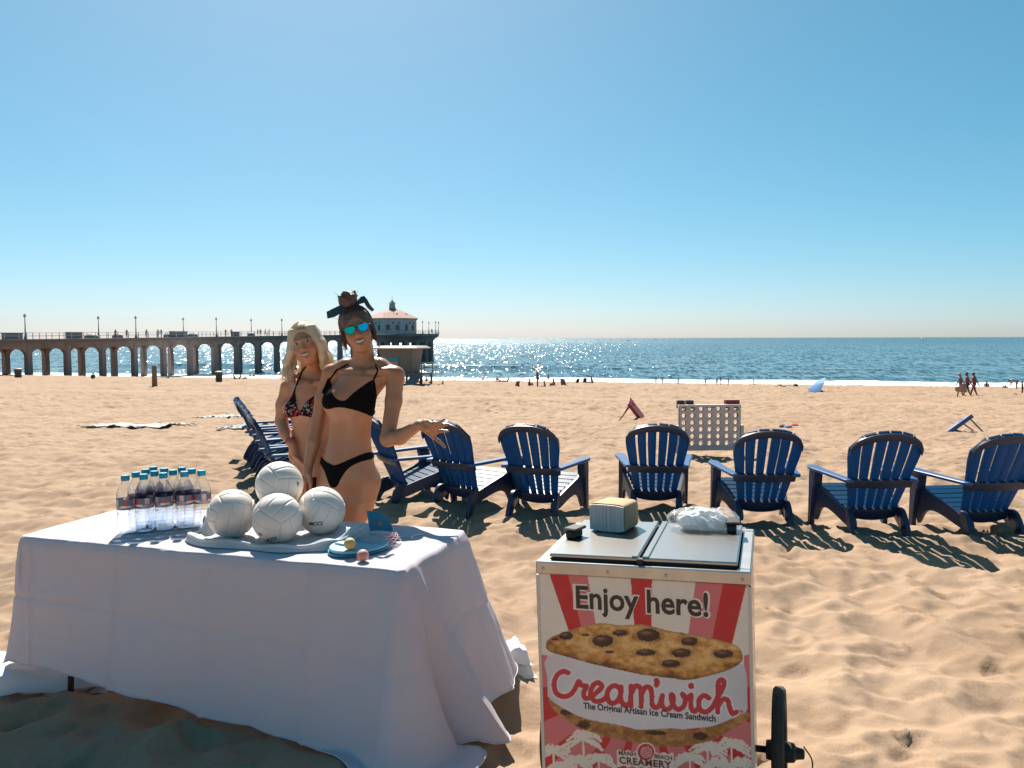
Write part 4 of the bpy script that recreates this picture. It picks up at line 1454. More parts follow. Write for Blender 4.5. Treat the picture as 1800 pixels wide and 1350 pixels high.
BOT_S = 1.21
_bp = make_bottle()
_a = on_table(222, 938); _e = on_table(345, 927)
_rowv = (_e - _a)[:2]; _pit = .0665 * BOT_S; _n5 = _rowv / np.linalg.norm(_rowv); _nb = np.array([0.10, 0.995])
words_col = ['leftmost', 'second from left', 'middle', 'fourth from left', 'rightmost']
words_row = ['front', 'second', 'third', 'back']
cnt = 0
for c_ in range(5):
    depth_n = (4, 3, 3, 2, 1)[c_]
    for r_ in range(depth_n):
        o = _bp if cnt == 0 else copy_tree(_bp)
        p = _a[:2] + _n5 * _pit * c_ + _nb * _pit * r_
        o.location = (p[0] + rng.uniform(-.004, .004), p[1] + rng.uniform(-.004, .004), TZ + .004)
        o.scale = (BOT_S,) * 3
        o.rotation_euler = (0, 0, (2.2, 1.2, 0.25, 0.65, 1.3)[c_] + r_ * 1.3 + rng.uniform(-.3, .3))
        tag(o, 'teal-capped water bottle, %s column, %s row of the group' % (words_col[c_], words_row[r_]) if depth_n > 1 else
            'single water bottle with teal cap at the right end of the group', 'bottle', 'water bottles on the table')
        cnt += 1

# ---------------------------------------------------------------- ice cream cart
CZ = 0.915
C_YAW, C_ROLL = R(-17.8), R(1.9)          # turned to its left, its right side a little high on the sand
_cx = np.array([math.cos(C_YAW), math.sin(C_YAW)]); _cy = np.array([-_cx[1], _cx[0]])
C_W, C_D = 0.638, 0.54
C_RZ = C_YAW
c_g = float(base_z(0.45, 2.65))
_zl = CZ - c_g
_tl = at_z(944, 986, c_g + _zl * math.cos(C_ROLL) - C_W / 2 * math.sin(C_ROLL))[:2]
C_O = _tl - _cx * (-C_W / 2 * math.cos(C_ROLL) - _zl * math.sin(C_ROLL))


def c_world(u, y, z):
    zl = z - c_g
    q = C_O + _cx * (u * math.cos(C_ROLL) - zl * math.sin(C_ROLL)) + _cy * y
    return np.array([q[0], q[1], c_g + zl * math.cos(C_ROLL) + u * math.sin(C_ROLL)])


def lid_at(px, py, lift=.0202):
    """point of the lid plane seen at a photo pixel -> (world point)"""
    o = c_world(0, 0, CZ + lift); n = np.cross(c_world(1, 0, CZ + lift) - o, c_world(0, 1, CZ + lift) - o)
    d = ray(px, py); c = np.array([0, 0, CAM_H]); t = ((o - c) @ n) / (d @ n)
    return c + d * t


def panel_uv(px, py):
    """photo pixel -> (u, z) on the cart's front plane"""
    d = ray(px, py); n = np.array([*_cy, 0]); o = np.array([0, 0, CAM_H])
    t = ((np.array([*C_O, 0]) - o) @ n) / (d @ n)
    p = o + d * t
    a, b = float((p[:2] - C_O) @ _cx), float(p[2] - c_g)
    return a * math.cos(C_ROLL) + b * math.sin(C_ROLL), c_g + b * math.cos(C_ROLL) - a * math.sin(C_ROLL)


def to_px(P):
    q = (np.asarray(P) - [0, 0, CAM_H]) @ CAM_R
    return CX + F_PX * q[..., 0] / -q[..., 2], CY - F_PX * q[..., 1] / -q[..., 2]


def in_poly(x, y, poly):
    poly = np.asarray(poly, float); ins = np.zeros(x.shape, bool); n = len(poly)
    for i in range(n):
        x0, y0 = poly[i]; x1, y1 = poly[(i + 1) % n]
        if y0 == y1: continue
        c = ((y0 > y) != (y1 > y)) & (x < (x1 - x0) * (y - y0) / (y1 - y0) + x0)
        ins ^= c
    return ins


def seg_dist(x, y, pts):
    d = np.full(x.shape, 1e9); pts = np.asarray(pts, float)
    for (x0, y0), (x1, y1) in zip(pts[:-1], pts[1:]):
        dx, dy = x1 - x0, y1 - y0; L = dx * dx + dy * dy + 1e-9
        t = np.clip(((x - x0) * dx + (y - y0) * dy) / L, 0, 1)
        d = np.minimum(d, np.hypot(x - x0 - t * dx, y - y0 - t * dy))
    return d


def z6(pts):
    return [(940 + a / 3.75, 1080 + b / 3.75) for a, b in pts]


def panel_art(x, y):
    CREAM = np.array([.72, .64, .55]); RED = np.array([.52, .022, .03]); PINK = np.array([.60, .16, .17])
    col = np.empty(x.shape + (3,)); col[:] = CREAM
    t = (y - 1004) / 102.5
    def stripe(a0, a1, b0, b1, c):
        m = (x > a0 + (b0 - a0) * t) & (x < a1 + (b1 - a1) * t) & (y < 1180); col[m] = c
    stripe(963, 996, 998, 1022, RED); stripe(996, 1031, 1022, 1048, PINK); stripe(1107, 1146, 1115, 1145, RED)
    stripe(1225, 1275, 1211, 1255, PINK); stripe(1275, 1318, 1255, 1293, RED)
    low = y > 1290 + 0 * x
    L = (x < 1134)
    ang = np.degrees(np.arctan2(y - 1190, np.abs(x - 1134)))
    lo = (y > 1140) & ((x < 1134 - 120) | (x > 1134 + 120) | (y > 1235))
    for a0, a1, c in ((-12, 6, PINK), (6, 24, RED), (24, 44, PINK), (44, 52, RED), (52, 72, PINK), (72, 80, RED), (80, 91, PINK)):
        m = lo & (ang >= a0) & (ang < a1) & ((ang > 12) | (x < 962) | (x > 1308)); col[m] = c
    col[lo & (y > 1293)] = np.where((np.sin(ang[lo & (y > 1293)] * .35) > .55)[:, None], RED, PINK)
    # palms printed in cream along the bottom
    rp = random.Random(3); nzp = fbm(x * .5, y * .5, 2, 44)
    for (cx, cy, s) in ((972, 1322, 26), (1024, 1300, 30), (1012, 1340, 22), (1052, 1336, 24), (985, 1352, 24), (1212, 1335, 24), (1243, 1316, 30), (1285, 1312, 30), (1262, 1345, 24), (1302, 1345, 24)):
        m = seg_dist(x, y, [(cx, cy), (cx + 3, cy + 60)]) < 1.8; col[m] = CREAM
        for k in range(11):
            a = PI * (k / 10) * 1.25 - .4 + rp.uniform(-.1, .1); Lf = s * rp.uniform(.95, 1.4)
            ex, ey = cx + Lf * math.cos(a), cy - Lf * .55 * math.sin(a) + Lf * .35
            mx, my = cx + Lf * .55 * math.cos(a), cy - Lf * .62 * math.sin(a)
            pts = [((1 - q) ** 2 * cx + 2 * q * (1 - q) * mx + q * q * ex, (1 - q) ** 2 * cy + 2 * q * (1 - q) * my + q * q * ey) for q in np.linspace(0, 1, 6)]
            col[seg_dist(x, y, pts) < (2.9 - .4 * (k % 3)) * (1 + .9 * nzp)] = CREAM
    # cream filling
    fill = in_poly(x, y, cr(z6([(78, 290), (80, 420), (95, 560), (200, 640), (400, 715), (640, 765), (900, 765), (1200, 735), (1385, 660), (1398, 520), (1385, 360), (1300, 330), (900, 380), (300, 250)]), 4, True))
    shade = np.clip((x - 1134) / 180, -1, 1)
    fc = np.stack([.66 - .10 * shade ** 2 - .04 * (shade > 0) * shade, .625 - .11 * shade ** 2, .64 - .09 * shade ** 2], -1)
    col[fill] = fc[fill]
    nz = fbm(x * .09, y * .13, 4, 5); nz2 = fbm(x * .35, y * .4, 3, 6)
    # lower cookie
    lowc = in_poly(x, y, cr(z6([(95, 565), (180, 620), (330, 690), (560, 735), (700, 765), (900, 755), (1040, 770), (1220, 725), (1395, 650), (1400, 700), (1250, 790), (1150, 840), (1000, 870), (860, 880), (640, 845), (430, 800), (270, 740), (150, 660), (100, 600)]), 3, True))
    cc = np.stack([.36 + .22 * nz + .1 * nz2, .165 + .13 * nz + .05 * nz2, .05 + .05 * nz], -1).clip(.02, 1)
    col[lowc] = cc[lowc]
    for (a, b, w, h) in ((205, 650, 36, 20), (320, 730, 46, 30), (800, 785, 60, 16), (1090, 805, 50, 26)):
        px_, py_ = 940 + a / 3.75, 1080 + b / 3.75
        m = lowc & (((x - px_) / (w / 3.75)) ** 2 + ((y - py_) / (h / 3.75)) ** 2 < 1 + 1.2 * nz2); col[m] = (.055, .022, .012)
    # upper cookie
    top_o = cr(z6([(72, 215), (90, 165), (180, 125), (300, 85), (440, 60), (560, 75), (700, 70), (800, 90), (900, 115), (1040, 135), (1200, 170), (1330, 210), (1365, 260), (1365, 310), (1300, 360), (1180, 400), (1020, 435), (900, 425), (700, 400), (560, 370), (380, 330), (200, 280), (100, 250)]), 4, True)
    ins = in_poly(x, y, top_o)
    ed = seg_dist(x, y, np.concatenate([top_o, top_o[:1]]))
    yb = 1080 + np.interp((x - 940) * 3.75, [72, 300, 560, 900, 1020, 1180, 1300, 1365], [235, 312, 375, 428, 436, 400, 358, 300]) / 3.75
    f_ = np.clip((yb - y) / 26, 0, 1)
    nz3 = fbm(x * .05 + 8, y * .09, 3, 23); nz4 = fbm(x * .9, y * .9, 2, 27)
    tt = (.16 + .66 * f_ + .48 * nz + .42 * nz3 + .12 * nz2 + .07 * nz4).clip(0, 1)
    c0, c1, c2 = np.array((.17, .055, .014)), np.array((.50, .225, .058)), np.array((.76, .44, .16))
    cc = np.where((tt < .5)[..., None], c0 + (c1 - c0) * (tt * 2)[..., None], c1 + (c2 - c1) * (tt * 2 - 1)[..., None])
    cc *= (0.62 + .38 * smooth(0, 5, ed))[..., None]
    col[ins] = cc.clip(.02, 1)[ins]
    crk = np.abs(fbm(x * .045 + 3, y * .11, 3, 19)) < .012
    col[ins & crk & (f_ > .5)] *= .6
    for (a, b, w, h, r_) in ((205, 145, 46, 27, .2), (445, 178, 70, 40, -.1), (745, 140, 78, 42, .1), (560, 125, 48, 20, 0), (1020, 182, 56, 28, .1), (730, 255, 66, 22, 0),
                             (965, 258, 66, 30, .2), (1240, 265, 64, 28, -.15), (895, 328, 62, 25, -.1), (130, 165, 22, 10, 0), (335, 138, 24, 8, 0), (490, 250, 26, 10, .2)):
        px_, py_ = 940 + a / 3.75, 1080 + b / 3.75; w, h = w / 3.75, h / 3.75
        q = ((x - px_) / w) ** 2 + ((y - py_) / h) ** 2
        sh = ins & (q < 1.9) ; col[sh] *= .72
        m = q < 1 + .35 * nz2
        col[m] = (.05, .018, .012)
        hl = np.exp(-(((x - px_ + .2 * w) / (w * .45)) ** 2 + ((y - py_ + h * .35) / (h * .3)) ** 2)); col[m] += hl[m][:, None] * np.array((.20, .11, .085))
    # brush lettering with a pale outline
    S = [[(218, 388), (180, 380), (140, 412), (125, 470), (142, 525), (192, 546), (238, 528), (272, 478), (288, 446), (306, 470), (338, 478), (320, 520), (330, 556), (362, 552), (405, 520), (440, 482), (420, 455), (385, 470), (365, 525), (392, 574), (440, 572), (478, 545)],
         [(566, 500), (530, 474), (492, 490), (474, 540), (498, 588), (540, 578), (564, 530), (567, 482), (564, 560), (592, 604), (622, 590)],
         [(632, 610), (632, 478), (634, 525), (660, 478), (692, 486), (700, 530), (700, 612)], [(702, 530), (730, 484), (762, 494), (770, 540), (772, 596), (796, 620), (822, 600), (838, 545)],
         [(840, 540), (836, 600), (868, 632), (905, 606), (912, 548), (898, 536), (906, 590), (940, 630), (980, 610), (992, 560), (972, 530), (990, 552), (1028, 542)],
         [(1030, 536), (1028, 612), (1050, 644), (1076, 625)], [(1148, 556), (1112, 538), (1082, 572), (1086, 628), (1122, 648), (1164, 624), (1200, 562), (1240, 486), (1246, 446), (1222, 436), (1207, 476), (1206, 648)],
         [(1207, 610), (1238, 566), (1272, 572), (1284, 620), (1302, 658), (1326, 650)], [(800, 438), (808, 452), (800, 470)]]
    d = np.full(x.shape, 1e9)
    near = (x > 955) & (x < 1305) & (y > 1165) & (y < 1270)
    xs, ys_ = x[near], y[near]; dd = np.full(xs.shape, 1e9)
    for s_ in S:
        dd = np.minimum(dd, seg_dist(xs, ys_, cr(z6(s_), 5)))
    dx, dy = 940 + 1030 / 3.75, 1080 + 476 / 3.75
    dd = np.minimum(dd, np.maximum(np.hypot(xs - dx, ys_ - dy) - 1.0, 0))
    d[near] = dd
    col[d < 7.2] = (.70, .66, .66)
    col[d < 4.6] = (.50, .035, .05)
    # badge for the maker's name
    bd = (np.abs(x - 1134) < 50) & (np.abs(y - 1337 - .06 * (x - 1134)) < 14 + 1.5 * np.sin(x * .4)); col[bd] = CREAM
    sw = np.hypot(x - 1135, y - 1323); col[sw < 17] = CREAM
    col[sw < 14.5] = RED
    a_ = np.arctan2(y - 1323, x - 1135); sp = (sw / 3.3 + a_ / (2 * PI)) % 1
    col[(sw < 11) & (sp < .38)] = CREAM
    return col * np.array([1.18, 1.10, 1.06])


def build_cart():
    root = empty('ice_cream_cart', c_world(0, 0, c_g), C_RZ, 'ice cream push cart with striped cookie sandwich print and steel lids', 'ice cream cart')
    root.rotation_euler = (0, -C_ROLL, C_RZ)
    g = c_g; Zt = CZ - g
    hw = C_W / 2
    steel = pbr('brushed_steel', (0.40, 0.385, 0.37), 0.30, metal=1.0, noise=.25, nscale=8, ncol=(.30, .28, .26), bump=.05, bscale=40, stretch=(1, 14, 1))
    rimm = pbr('steel_rim', (0.52, 0.50, 0.48), 0.36, metal=1.0, noise=.4, nscale=15, ncol=(.3, .27, .24))
    black = pbr('black_rubber', (0.018, 0.017, 0.017), 0.6); gask = pbr('gasket', (0.02, 0.02, 0.022), 0.7)
    white = pbr('cart_white', (0.66, 0.60, 0.53), 0.45, noise=.25, nscale=7, ncol=(.5, .42, .34))
    zb = 0.10
    obj('body', MB().box((-hw + .008, .010, zb), (hw - .008, C_D - .008, Zt - .045), ch=.006), white, root)
    # printed front panel: a fine sheet that carries the flat print
    us = np.linspace(-hw + .004, hw - .004, 350); zs = np.linspace(.10, Zt - .040, 390)
    UU, ZZ = np.meshgrid(us, zs, indexing='ij')
    W = C_O[None, None] + (UU * math.cos(C_ROLL) - ZZ * math.sin(C_ROLL))[..., None] * _cx
    P = np.concatenate([W, (g + ZZ * math.cos(C_ROLL) + UU * math.sin(C_ROLL))[..., None]], -1)
    px, py = to_px(P)
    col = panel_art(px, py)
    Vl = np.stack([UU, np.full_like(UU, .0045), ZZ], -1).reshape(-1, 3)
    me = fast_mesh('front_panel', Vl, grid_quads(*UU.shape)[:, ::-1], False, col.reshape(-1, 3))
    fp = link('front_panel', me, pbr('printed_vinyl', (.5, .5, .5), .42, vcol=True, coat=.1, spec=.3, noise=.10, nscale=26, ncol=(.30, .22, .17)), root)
    obj('panel_backing', MB().box((-hw + .003, .0052, .095), (hw - .003, .0095, Zt - .039)), white, root)
    # lettering in type
    def lettering(s, size, p0, p1, mat, name, bold=0, y=.0035, spacing=1.0):
        m = text_mesh(s, size, bold, 0, spacing=spacing); v = np.array([q.co[:] for q in m.vertices])
        (u0, z0), (u1, z1) = panel_uv(*p0), panel_uv(*p1)
        wd = v[:, 0].max() - v[:, 0].min(); k = math.hypot(u1 - u0, z1 - z0) / wd
        a = math.atan2(z1 - z0, u1 - u0); cx_ = (v[:, 0].max() + v[:, 0].min()) / 2; cy_ = (v[:, 1].max() + v[:, 1].min()) / 2
        X = (v[:, 0] - cx_) * k; Y = (v[:, 1] - cy_) * k * lettering.tall
        p = np.stack([(u0 + u1) / 2 + X * math.cos(a) - Y * math.sin(a), np.full(len(X), y), (z0 + z1) / 2 - g + X * math.sin(a) + Y * math.cos(a)], 1)
        m.vertices.foreach_set('co', p.astype(np.float32).ravel()); m.update(); m.materials.clear(); m.materials.append(mat)
        return link(name, m, None, fp)
    dk = pbr('print_black', (.035, .018, .016), .4); wh = pbr('print_pale', (.82, .69, .58), .4)
    lettering.tall = 1.12
    lettering('Enjoy here!', .1, (1007, 1056), (1249, 1071), wh, 'lettering_outline', .0062, .0040)
    lettering('Enjoy here!', .1, (1012, 1056), (1245, 1071), dk, 'lettering', .0022, .0032)
    lettering.tall = 1.2
    lettering('The Original Artisan Ice Cream Sandwich', .03, (1025, 1243), (1258, 1266), dk, 'lettering', .0006, .0034)
    lettering('TM', .01, (1296, 1252), (1306, 1253), pbr('print_red', (.5, .035, .05), .4), 'lettering', 0, .0034)
    lettering.tall = 1.0
    lettering('CREAMERY', .03, (1088, 1337), (1180, 1346), pbr('print_brown', (.20, .035, .035), .4), 'lettering', .0009, .0034, 1.1)
    lettering('MANH', .01, (1087, 1324), (1117, 1327), MATS['print_brown'], 'lettering', .0002, .0034)
    lettering('BEACH', .01, (1150, 1330), (1181, 1334), MATS['print_brown'], 'lettering', .0002, .0034)
    # side panel sheets
    side_col = pbr('side_vinyl', (0.58, 0.48, 0.40), 0.3, noise=.7, nscale=3.0, ncol=(.42, .16, .10), coat=.3)
    for s in (-1, 1):
        obj('side_panel', MB().box((s * hw - (.0075 if s > 0 else -.0005), .012, .11), (s * hw + (.0005 if s < 0 else .0) + (-.0005 if s > 0 else .007), C_D - .01, Zt - .05)), side_col, root)
        obj('corner_trim', MB().box((s * hw - .006, .003, .10), (s * hw + .004, .018, Zt - .045)), pbr('clear_trim', (.6, .52, .44), .25), root)
    # steel rim: four strips
    z0, z1 = Zt - .040, Zt
    obj('rim', MB().box((-hw - .004, -.004, z0), (hw + .004, .030, z1), ch=.004), rimm, root, 30)
    obj('rim', MB().box((-hw - .004, C_D - .03, z0), (hw + .004, C_D + .004, z1), ch=.004), rimm, root, 30)
    for s in (-1, 1):
        a, b = sorted((s * (hw + .004), s * (hw - .034)))
        obj('rim', MB().box((a, .0302, z0), (b, C_D - .0302, z1 - .0005), ch=.004), rimm, root, 30)
    obj('gasket', MB().box((-hw + .036, .0305, z0 + .01), (hw - .036, C_D - .031, z1 + .006)), gask, root)
    # two lids, hinge seam between
    for s in (-1, 1):
        a, b = sorted((s * .006, s * (hw - .034)))
        lid = obj('lid', MB().box((a, .020, z1 + .007), (b, C_D - .028, z1 + .020), ch=.004), steel, root, 30)
        obj('lid_edge', MB().box((a + (.010 if s < 0 else .002), .026, z1 + .0005), (b - .010, .034, z1 + .0068)), gask, lid)
        obj('hinge_strip', MB().box((s * .0165 - .0095, .022, z1 + .0202), (s * .0165 + .0095, C_D - .03, z1 + .0245), ch=.0015), steel, lid, 30)
        hx = s * (hw - .075); hy = .36 if s < 0 else .40
        hx, hy = (-hw + .062, .245) if s < 0 else (hw - .068, .42)
        M = TR((hx, hy, z1 + .020), R(72 if s < 0 else 95))
        h = obj('handle', MB().box((-.032, -.016, 0), (.032, .016, .026), M, ch=.004), black, lid, 30)
        obj('grip', MB().box((-.036, -.030, .026), (.036, .022, .036), M, ch=.004), black, h, 30)
    obj('latch', MB().box((-.009, .012, z1 - .004), (.009, .030, z1 + .018)), black, root)
    for x in (-hw + .02, -hw * .3, hw * .25, hw - .02):
        obj('rivet', MB().lathe([(.0045, 0), (.0045, .0015), (.002, .0028)], 10, TR((x, -.0040, z0 + .018), 0, 0, R(90))), rimm, root, True)
    # wheels on an axle
    ay, az, wr = .36, .215, .205
    obj('axle', MB().tube([(-hw - .06, ay, az), (hw + .15, ay, az)], .011, 10), black, root, True)
    tyre = pbr('old_tyre', (0.030, 0.025, 0.022), 0.8, noise=.5, nscale=18, ncol=(.09, .065, .045), bump=.4, bscale=90)
    for s in (-1, 1):
        w = empty('wheel', (hw + .075 if s > 0 else -hw - .035, ay, az)); w.parent = root; w.rotation_euler = (0, 0, -math.atan2(*(c_world(.44, .40, 0)[:2])) - C_RZ)
        M = TR((0, 0, 0), 0, R(90))
        prof = [(wr - .045, -.012), (wr - .035, -.018), (wr - .010, -.020), (wr - .002, -.013), (wr, 0), (wr - .002, .013), (wr - .010, .020), (wr - .035, .018), (wr - .045, .012), (wr - .045, -.012)]
        obj('tyre', MB().lathe(prof, 48, M, cap=False), tyre, w, 50)
        obj('rim', MB().lathe([(wr - .052, -.016), (wr - .0455, -.018), (wr - .0455, .018), (wr - .052, .016), (wr - .052, -.016)], 40, M, cap=False), black, w, 50)
        mb = MB()
        obj('hub', mb.lathe([(.012, -.045), (.03, -.043), (.034, -.02), (.034, .02), (.030, .045), (.020, .052), (.016, .075), (.010, .078)], 16, M if s > 0 else TR((0, 0, 0), 0, R(-90))), black, w, 40)
        for k in range(12):
            a = k / 12 * 2 * PI
            obj('spoke', MB().tube([(0.012 * (-1) ** k, .03 * math.cos(a), .03 * math.sin(a)), (0, (wr - .05) * math.cos(a), (wr - .05) * math.sin(a))], .0035, 5), black, w)
    for s in (-1, 1):
        obj('leg', MB().box((s * (hw - .09) - .02, .05, -.04), (s * (hw - .09) + .02, .09, zb)), black, root)
    obj('under_frame', MB().box((-hw + .03, .03, zb - .03), (hw - .03, C_D - .03, zb - .001)), black, root)
    obj('strap', MB().tube(cr([(hw + .15, ay - .01, az + .03), (hw + .175, ay - .02, az - .01), (hw + .17, ay - .02, az - .07), (hw + .158, ay - .01, az - .12)], 5), .0025, 5), black, root)


build_cart()
LID_Z = CZ + .0202


# ---- stack of folded paper napkins in a kraft band
def build_napkins():
    c = lid_at(1071, 936)
    rz = C_RZ - R(14)
    root = empty('napkin_stack', (c[0] + .022, c[1] + .055, c[2] + .002), rz, 'stack of white paper napkins in a brown kraft band on the cart lid', 'napkins')
    root.rotation_euler = (0, -C_ROLL, rz)
    W_, D_, H_ = .126, .120, .092
    pap = pbr('napkin_paper', (0.78, 0.70, 0.66), .95, trans=.1); kr = pbr('kraft_paper', (0.52, 0.34, 0.20), .9, noise=.25, nscale=25, ncol=(.42, .26, .14), trans=.06)
    # sheets stand on edge, so the near face shows their edges as fine upright lines
    n = 44
    me = MB().box((-.5, -.5, 0), (.5, .5, 1)).mesh('sheet'); me.materials.append(pap)
    r_ = random.Random(2)
    for k in range(n):
        o = link('napkin', me, None, root)
        x = (k + .5) / n - .5
        bul = 1 - .10 * abs(2 * x) ** 3
        o.location = (x * W_, r_.uniform(-.0016, .0016), (1 - bul) * H_ * .5)
        o.scale = (W_ / n * .95, D_ + r_.uniform(-.002, .002), H_ * bul)
    # wrapper
    a = np.linspace(0, 2 * PI, 41)[:-1]
    cx_ = np.sign(np.cos(a)) * np.abs(np.cos(a)) ** .32 * (W_ / 2 + .004); cz_ = np.sign(np.sin(a)) * np.abs(np.sin(a)) ** .32 * (H_ / 2 + .003) + H_ / 2 + .0005
    mb = MB()
    rings = [np.stack([cx_ * k2, np.full(40, y), (cz_ - H_ / 2) * k2 + H_ / 2], 1) for y, k2 in ((-D_ / 2 + .010, .995), (-D_ / 2 + .014, 1.006), (0, 1.012), (D_ / 2 - .012, 1.0), (D_ / 2 + .006, .99))]
    mb.loft(rings, True, False); obj('kraft_band', mb, kr, root, 45)


build_napkins()


# ---- clear plastic bag with white contents
def build_bag():
    c = lid_at(1240, 934)
    root = empty('plastic_bag', (c[0], c[1] + .03, c[2] + .001), C_RZ + R(2), 'clear plastic bag of white wrapped spoons lying on the right cart lid', 'bag')
    root.rotation_euler = (0, -C_ROLL, C_RZ + R(2))
    m, nt, b = nodes_of('clear_film'); b.inputs['Base Color'].default_value = (.95, .95, .95, 1); b.inputs['Roughness'].default_value = .12
    tr = nt.nodes.new('ShaderNodeBsdfTransparent'); ms = nt.nodes.new('ShaderNodeMixShader'); ms.inputs[0].default_value = .80
    nt.links.new(b.outputs[0], ms.inputs[1]); nt.links.new(tr.outputs[0], ms.inputs[2]); nt.links.new(ms.outputs[0], nt.nodes['Material Output'].inputs['Surface'])
    th = np.linspace(0, 2 * PI, 97); q = np.linspace(0, 1, 41)
    TH, Q = np.meshgrid(th, q, indexing='ij')
    def lump(sx, sy, h, seed, amp, tail):
        L = (Q - .5) * 2
        prof = np.clip(1 - np.abs(L) ** 3.5, 0, 1) ** .5
        prof = np.maximum(prof, tail)
        w = prof * (1 + amp * fbm(np.cos(TH) * 2 + 5, L * 4 + np.sin(TH) * 2, 4, seed))
        X = L * sx + .010 * fbm(L * 3, np.sin(TH) * 3, 2, seed + 5); Y = np.cos(TH) * sy * w; Z = np.maximum(np.sin(TH), -.75) * h * w + h * .78
        return np.stack([X, Y, np.maximum(Z, .002)], -1)
    obj('contents', MB().grid(lump(.088, .042, .034, 3, .55, 0.02)), pbr('white_packets', (.86, .86, .86), .6, bump=.5, bscale=60, trans=.25), root, True)
    P = lump(.122, .054, .040, 8, .5, .30)
    obj('film', MB().grid(P), m, root, True)


build_bag()


# ---- beach paddle set in a net bag, loose balls
def build_paddles():
    teal = pbr('teal_paddle', (0.0, 0.16, 0.26), .35, noise=.2, nscale=10); teal2 = pbr('pale_paddle', (0.13, 0.42, 0.52), .4, noise=.2, nscale=12)
    net = pbr('mesh_net', (.62, .50, .52), .7)
    c = on_table(632, 967)
    ux = (on_table(700, 945) - on_table(590, 975))[:2]; ang = math.atan2(ux[1], ux[0])
    def paddle(name, z, dx, rz, mat, label):
        root = empty(name, (c[0] + dx, c[1], TZ + z), ang + rz, label, 'paddle', 'teal beach paddles on the table')
        a = np.linspace(0, 2 * PI, 41)[:-1]
        pts = np.stack([.135 * np.cos(a) * (1 - .06 * np.cos(a)), .105 * np.sin(a)], 1)
        obj('blade', MB().prism(pts, 0, .012, ch=.003), mat, root, 30)
        obj('handle', MB().prism([(.12, -.018), (.21, -.014), (.22, 0), (.21, .014), (.12, .018)], -.001, .014, ch=.003), pbr('paddle_grip', (.45, .20, .20), .6), root, 30)
    paddle('beach_paddle', .004, 0, 0, teal, 'teal beach paddle, lower one of the stacked pair on the table')
    paddle('beach_paddle', .018, .004, R(4), teal2, 'pale teal beach paddle, upper one of the stacked pair on the table')
    # third paddle stands tipped up behind
    p = on_table(668, 940)
    root = empty('paddle_fin', (p[0], p[1] + .015, TZ + .004), ang - R(10), 'dark teal quarter-round paddle tipped up behind the stacked pair', 'paddle')
    pts = [(-.05, 0), (-.052, .105)] + [(-.052 + .115 * math.sin(t), .105 * math.cos(t)) for t in np.linspace(.15, PI / 2, 9)]
    fin = obj('blade', MB().prism(pts, -.006, .006, ((0, 0, 0), (1, 0, 0), (0, .25, .97), (0, -.97, .25)), ch=.002), teal, root, 30)
    obj('emblem', MB().prism([(-.012, .05), (-.006, .024), (0, .042), (.006, .024), (.013, .052), (.006, .046), (0, .058), (-.006, .046)], .0062, .0072, ((0, 0, 0), (1, 0, 0), (0, .25, .97), (0, -.97, .25))), pbr('gold_ink', (.35, .20, .06), .5), fin)
    # drawstring net bag: crossed cords thrown over the handles
    root = empty('net_bag', (c[0], c[1], TZ), ang, 'pinkish net bag gathered over the paddle handles', 'bag')
    mb = MB()
    for k in range(17):
        t = k / 16
        y0 = -.075 + .15 * t
        for sgn in (-1, 1):
            pts = []
            for q in np.linspace(0, 1, 9):
                x = .02 + q * .17; wv = .085 * math.sin(PI * (.25 + q * .62)) + .012
                y = (y0 / .075) * wv + sgn * .02 * q; y = max(-wv, min(wv, y))
                z = .034 + .020 * math.sin(q * PI) * (1 - (y / (wv + .001)) ** 2) - .028 * max(abs(y) / (wv + .001) - .6, 0) * 2
                pts.append((x, y, z))
            mb.tube(pts, .0011, 4)
    obj('netting', mb, net, root)
    obj('drawstring', MB().tube(cr([(.19, 0, .03), (.23, .03, .006), (.27, -.01, .005), (.25, -.05, .005), (.29, -.02, .005), (.34, -.03, .005)], 6), .0028, 6), pbr('white_cord', (.75, .75, .75), .8), root, True)
    for px, py, colr, nm, label in ((615, 966, (.55, .38, .14), 'yellow_ball', 'small yellow ball lying on the upper paddle'), (638, 987, (.62, .24, .20), 'pink_ball', 'small pink ball lying against the front of the paddles')):
        z = TZ + (.031 if 'yellow' in nm else .002)
        q = at_z(px, py, z)
        r0 = .0235; mb = MB(); aa = np.linspace(-PI / 2, PI / 2, 17)[1:-1]
        mb.lathe([(r0 * math.cos(t), r0 + r0 * math.sin(t)) for t in aa], 28)
        o = obj(nm, mb, pbr(nm, colr, .55, bump=.3, bscale=300), None, True); o.location = (q[0], q[1], z)
        tag(o, label, 'ball')


build_paddles()

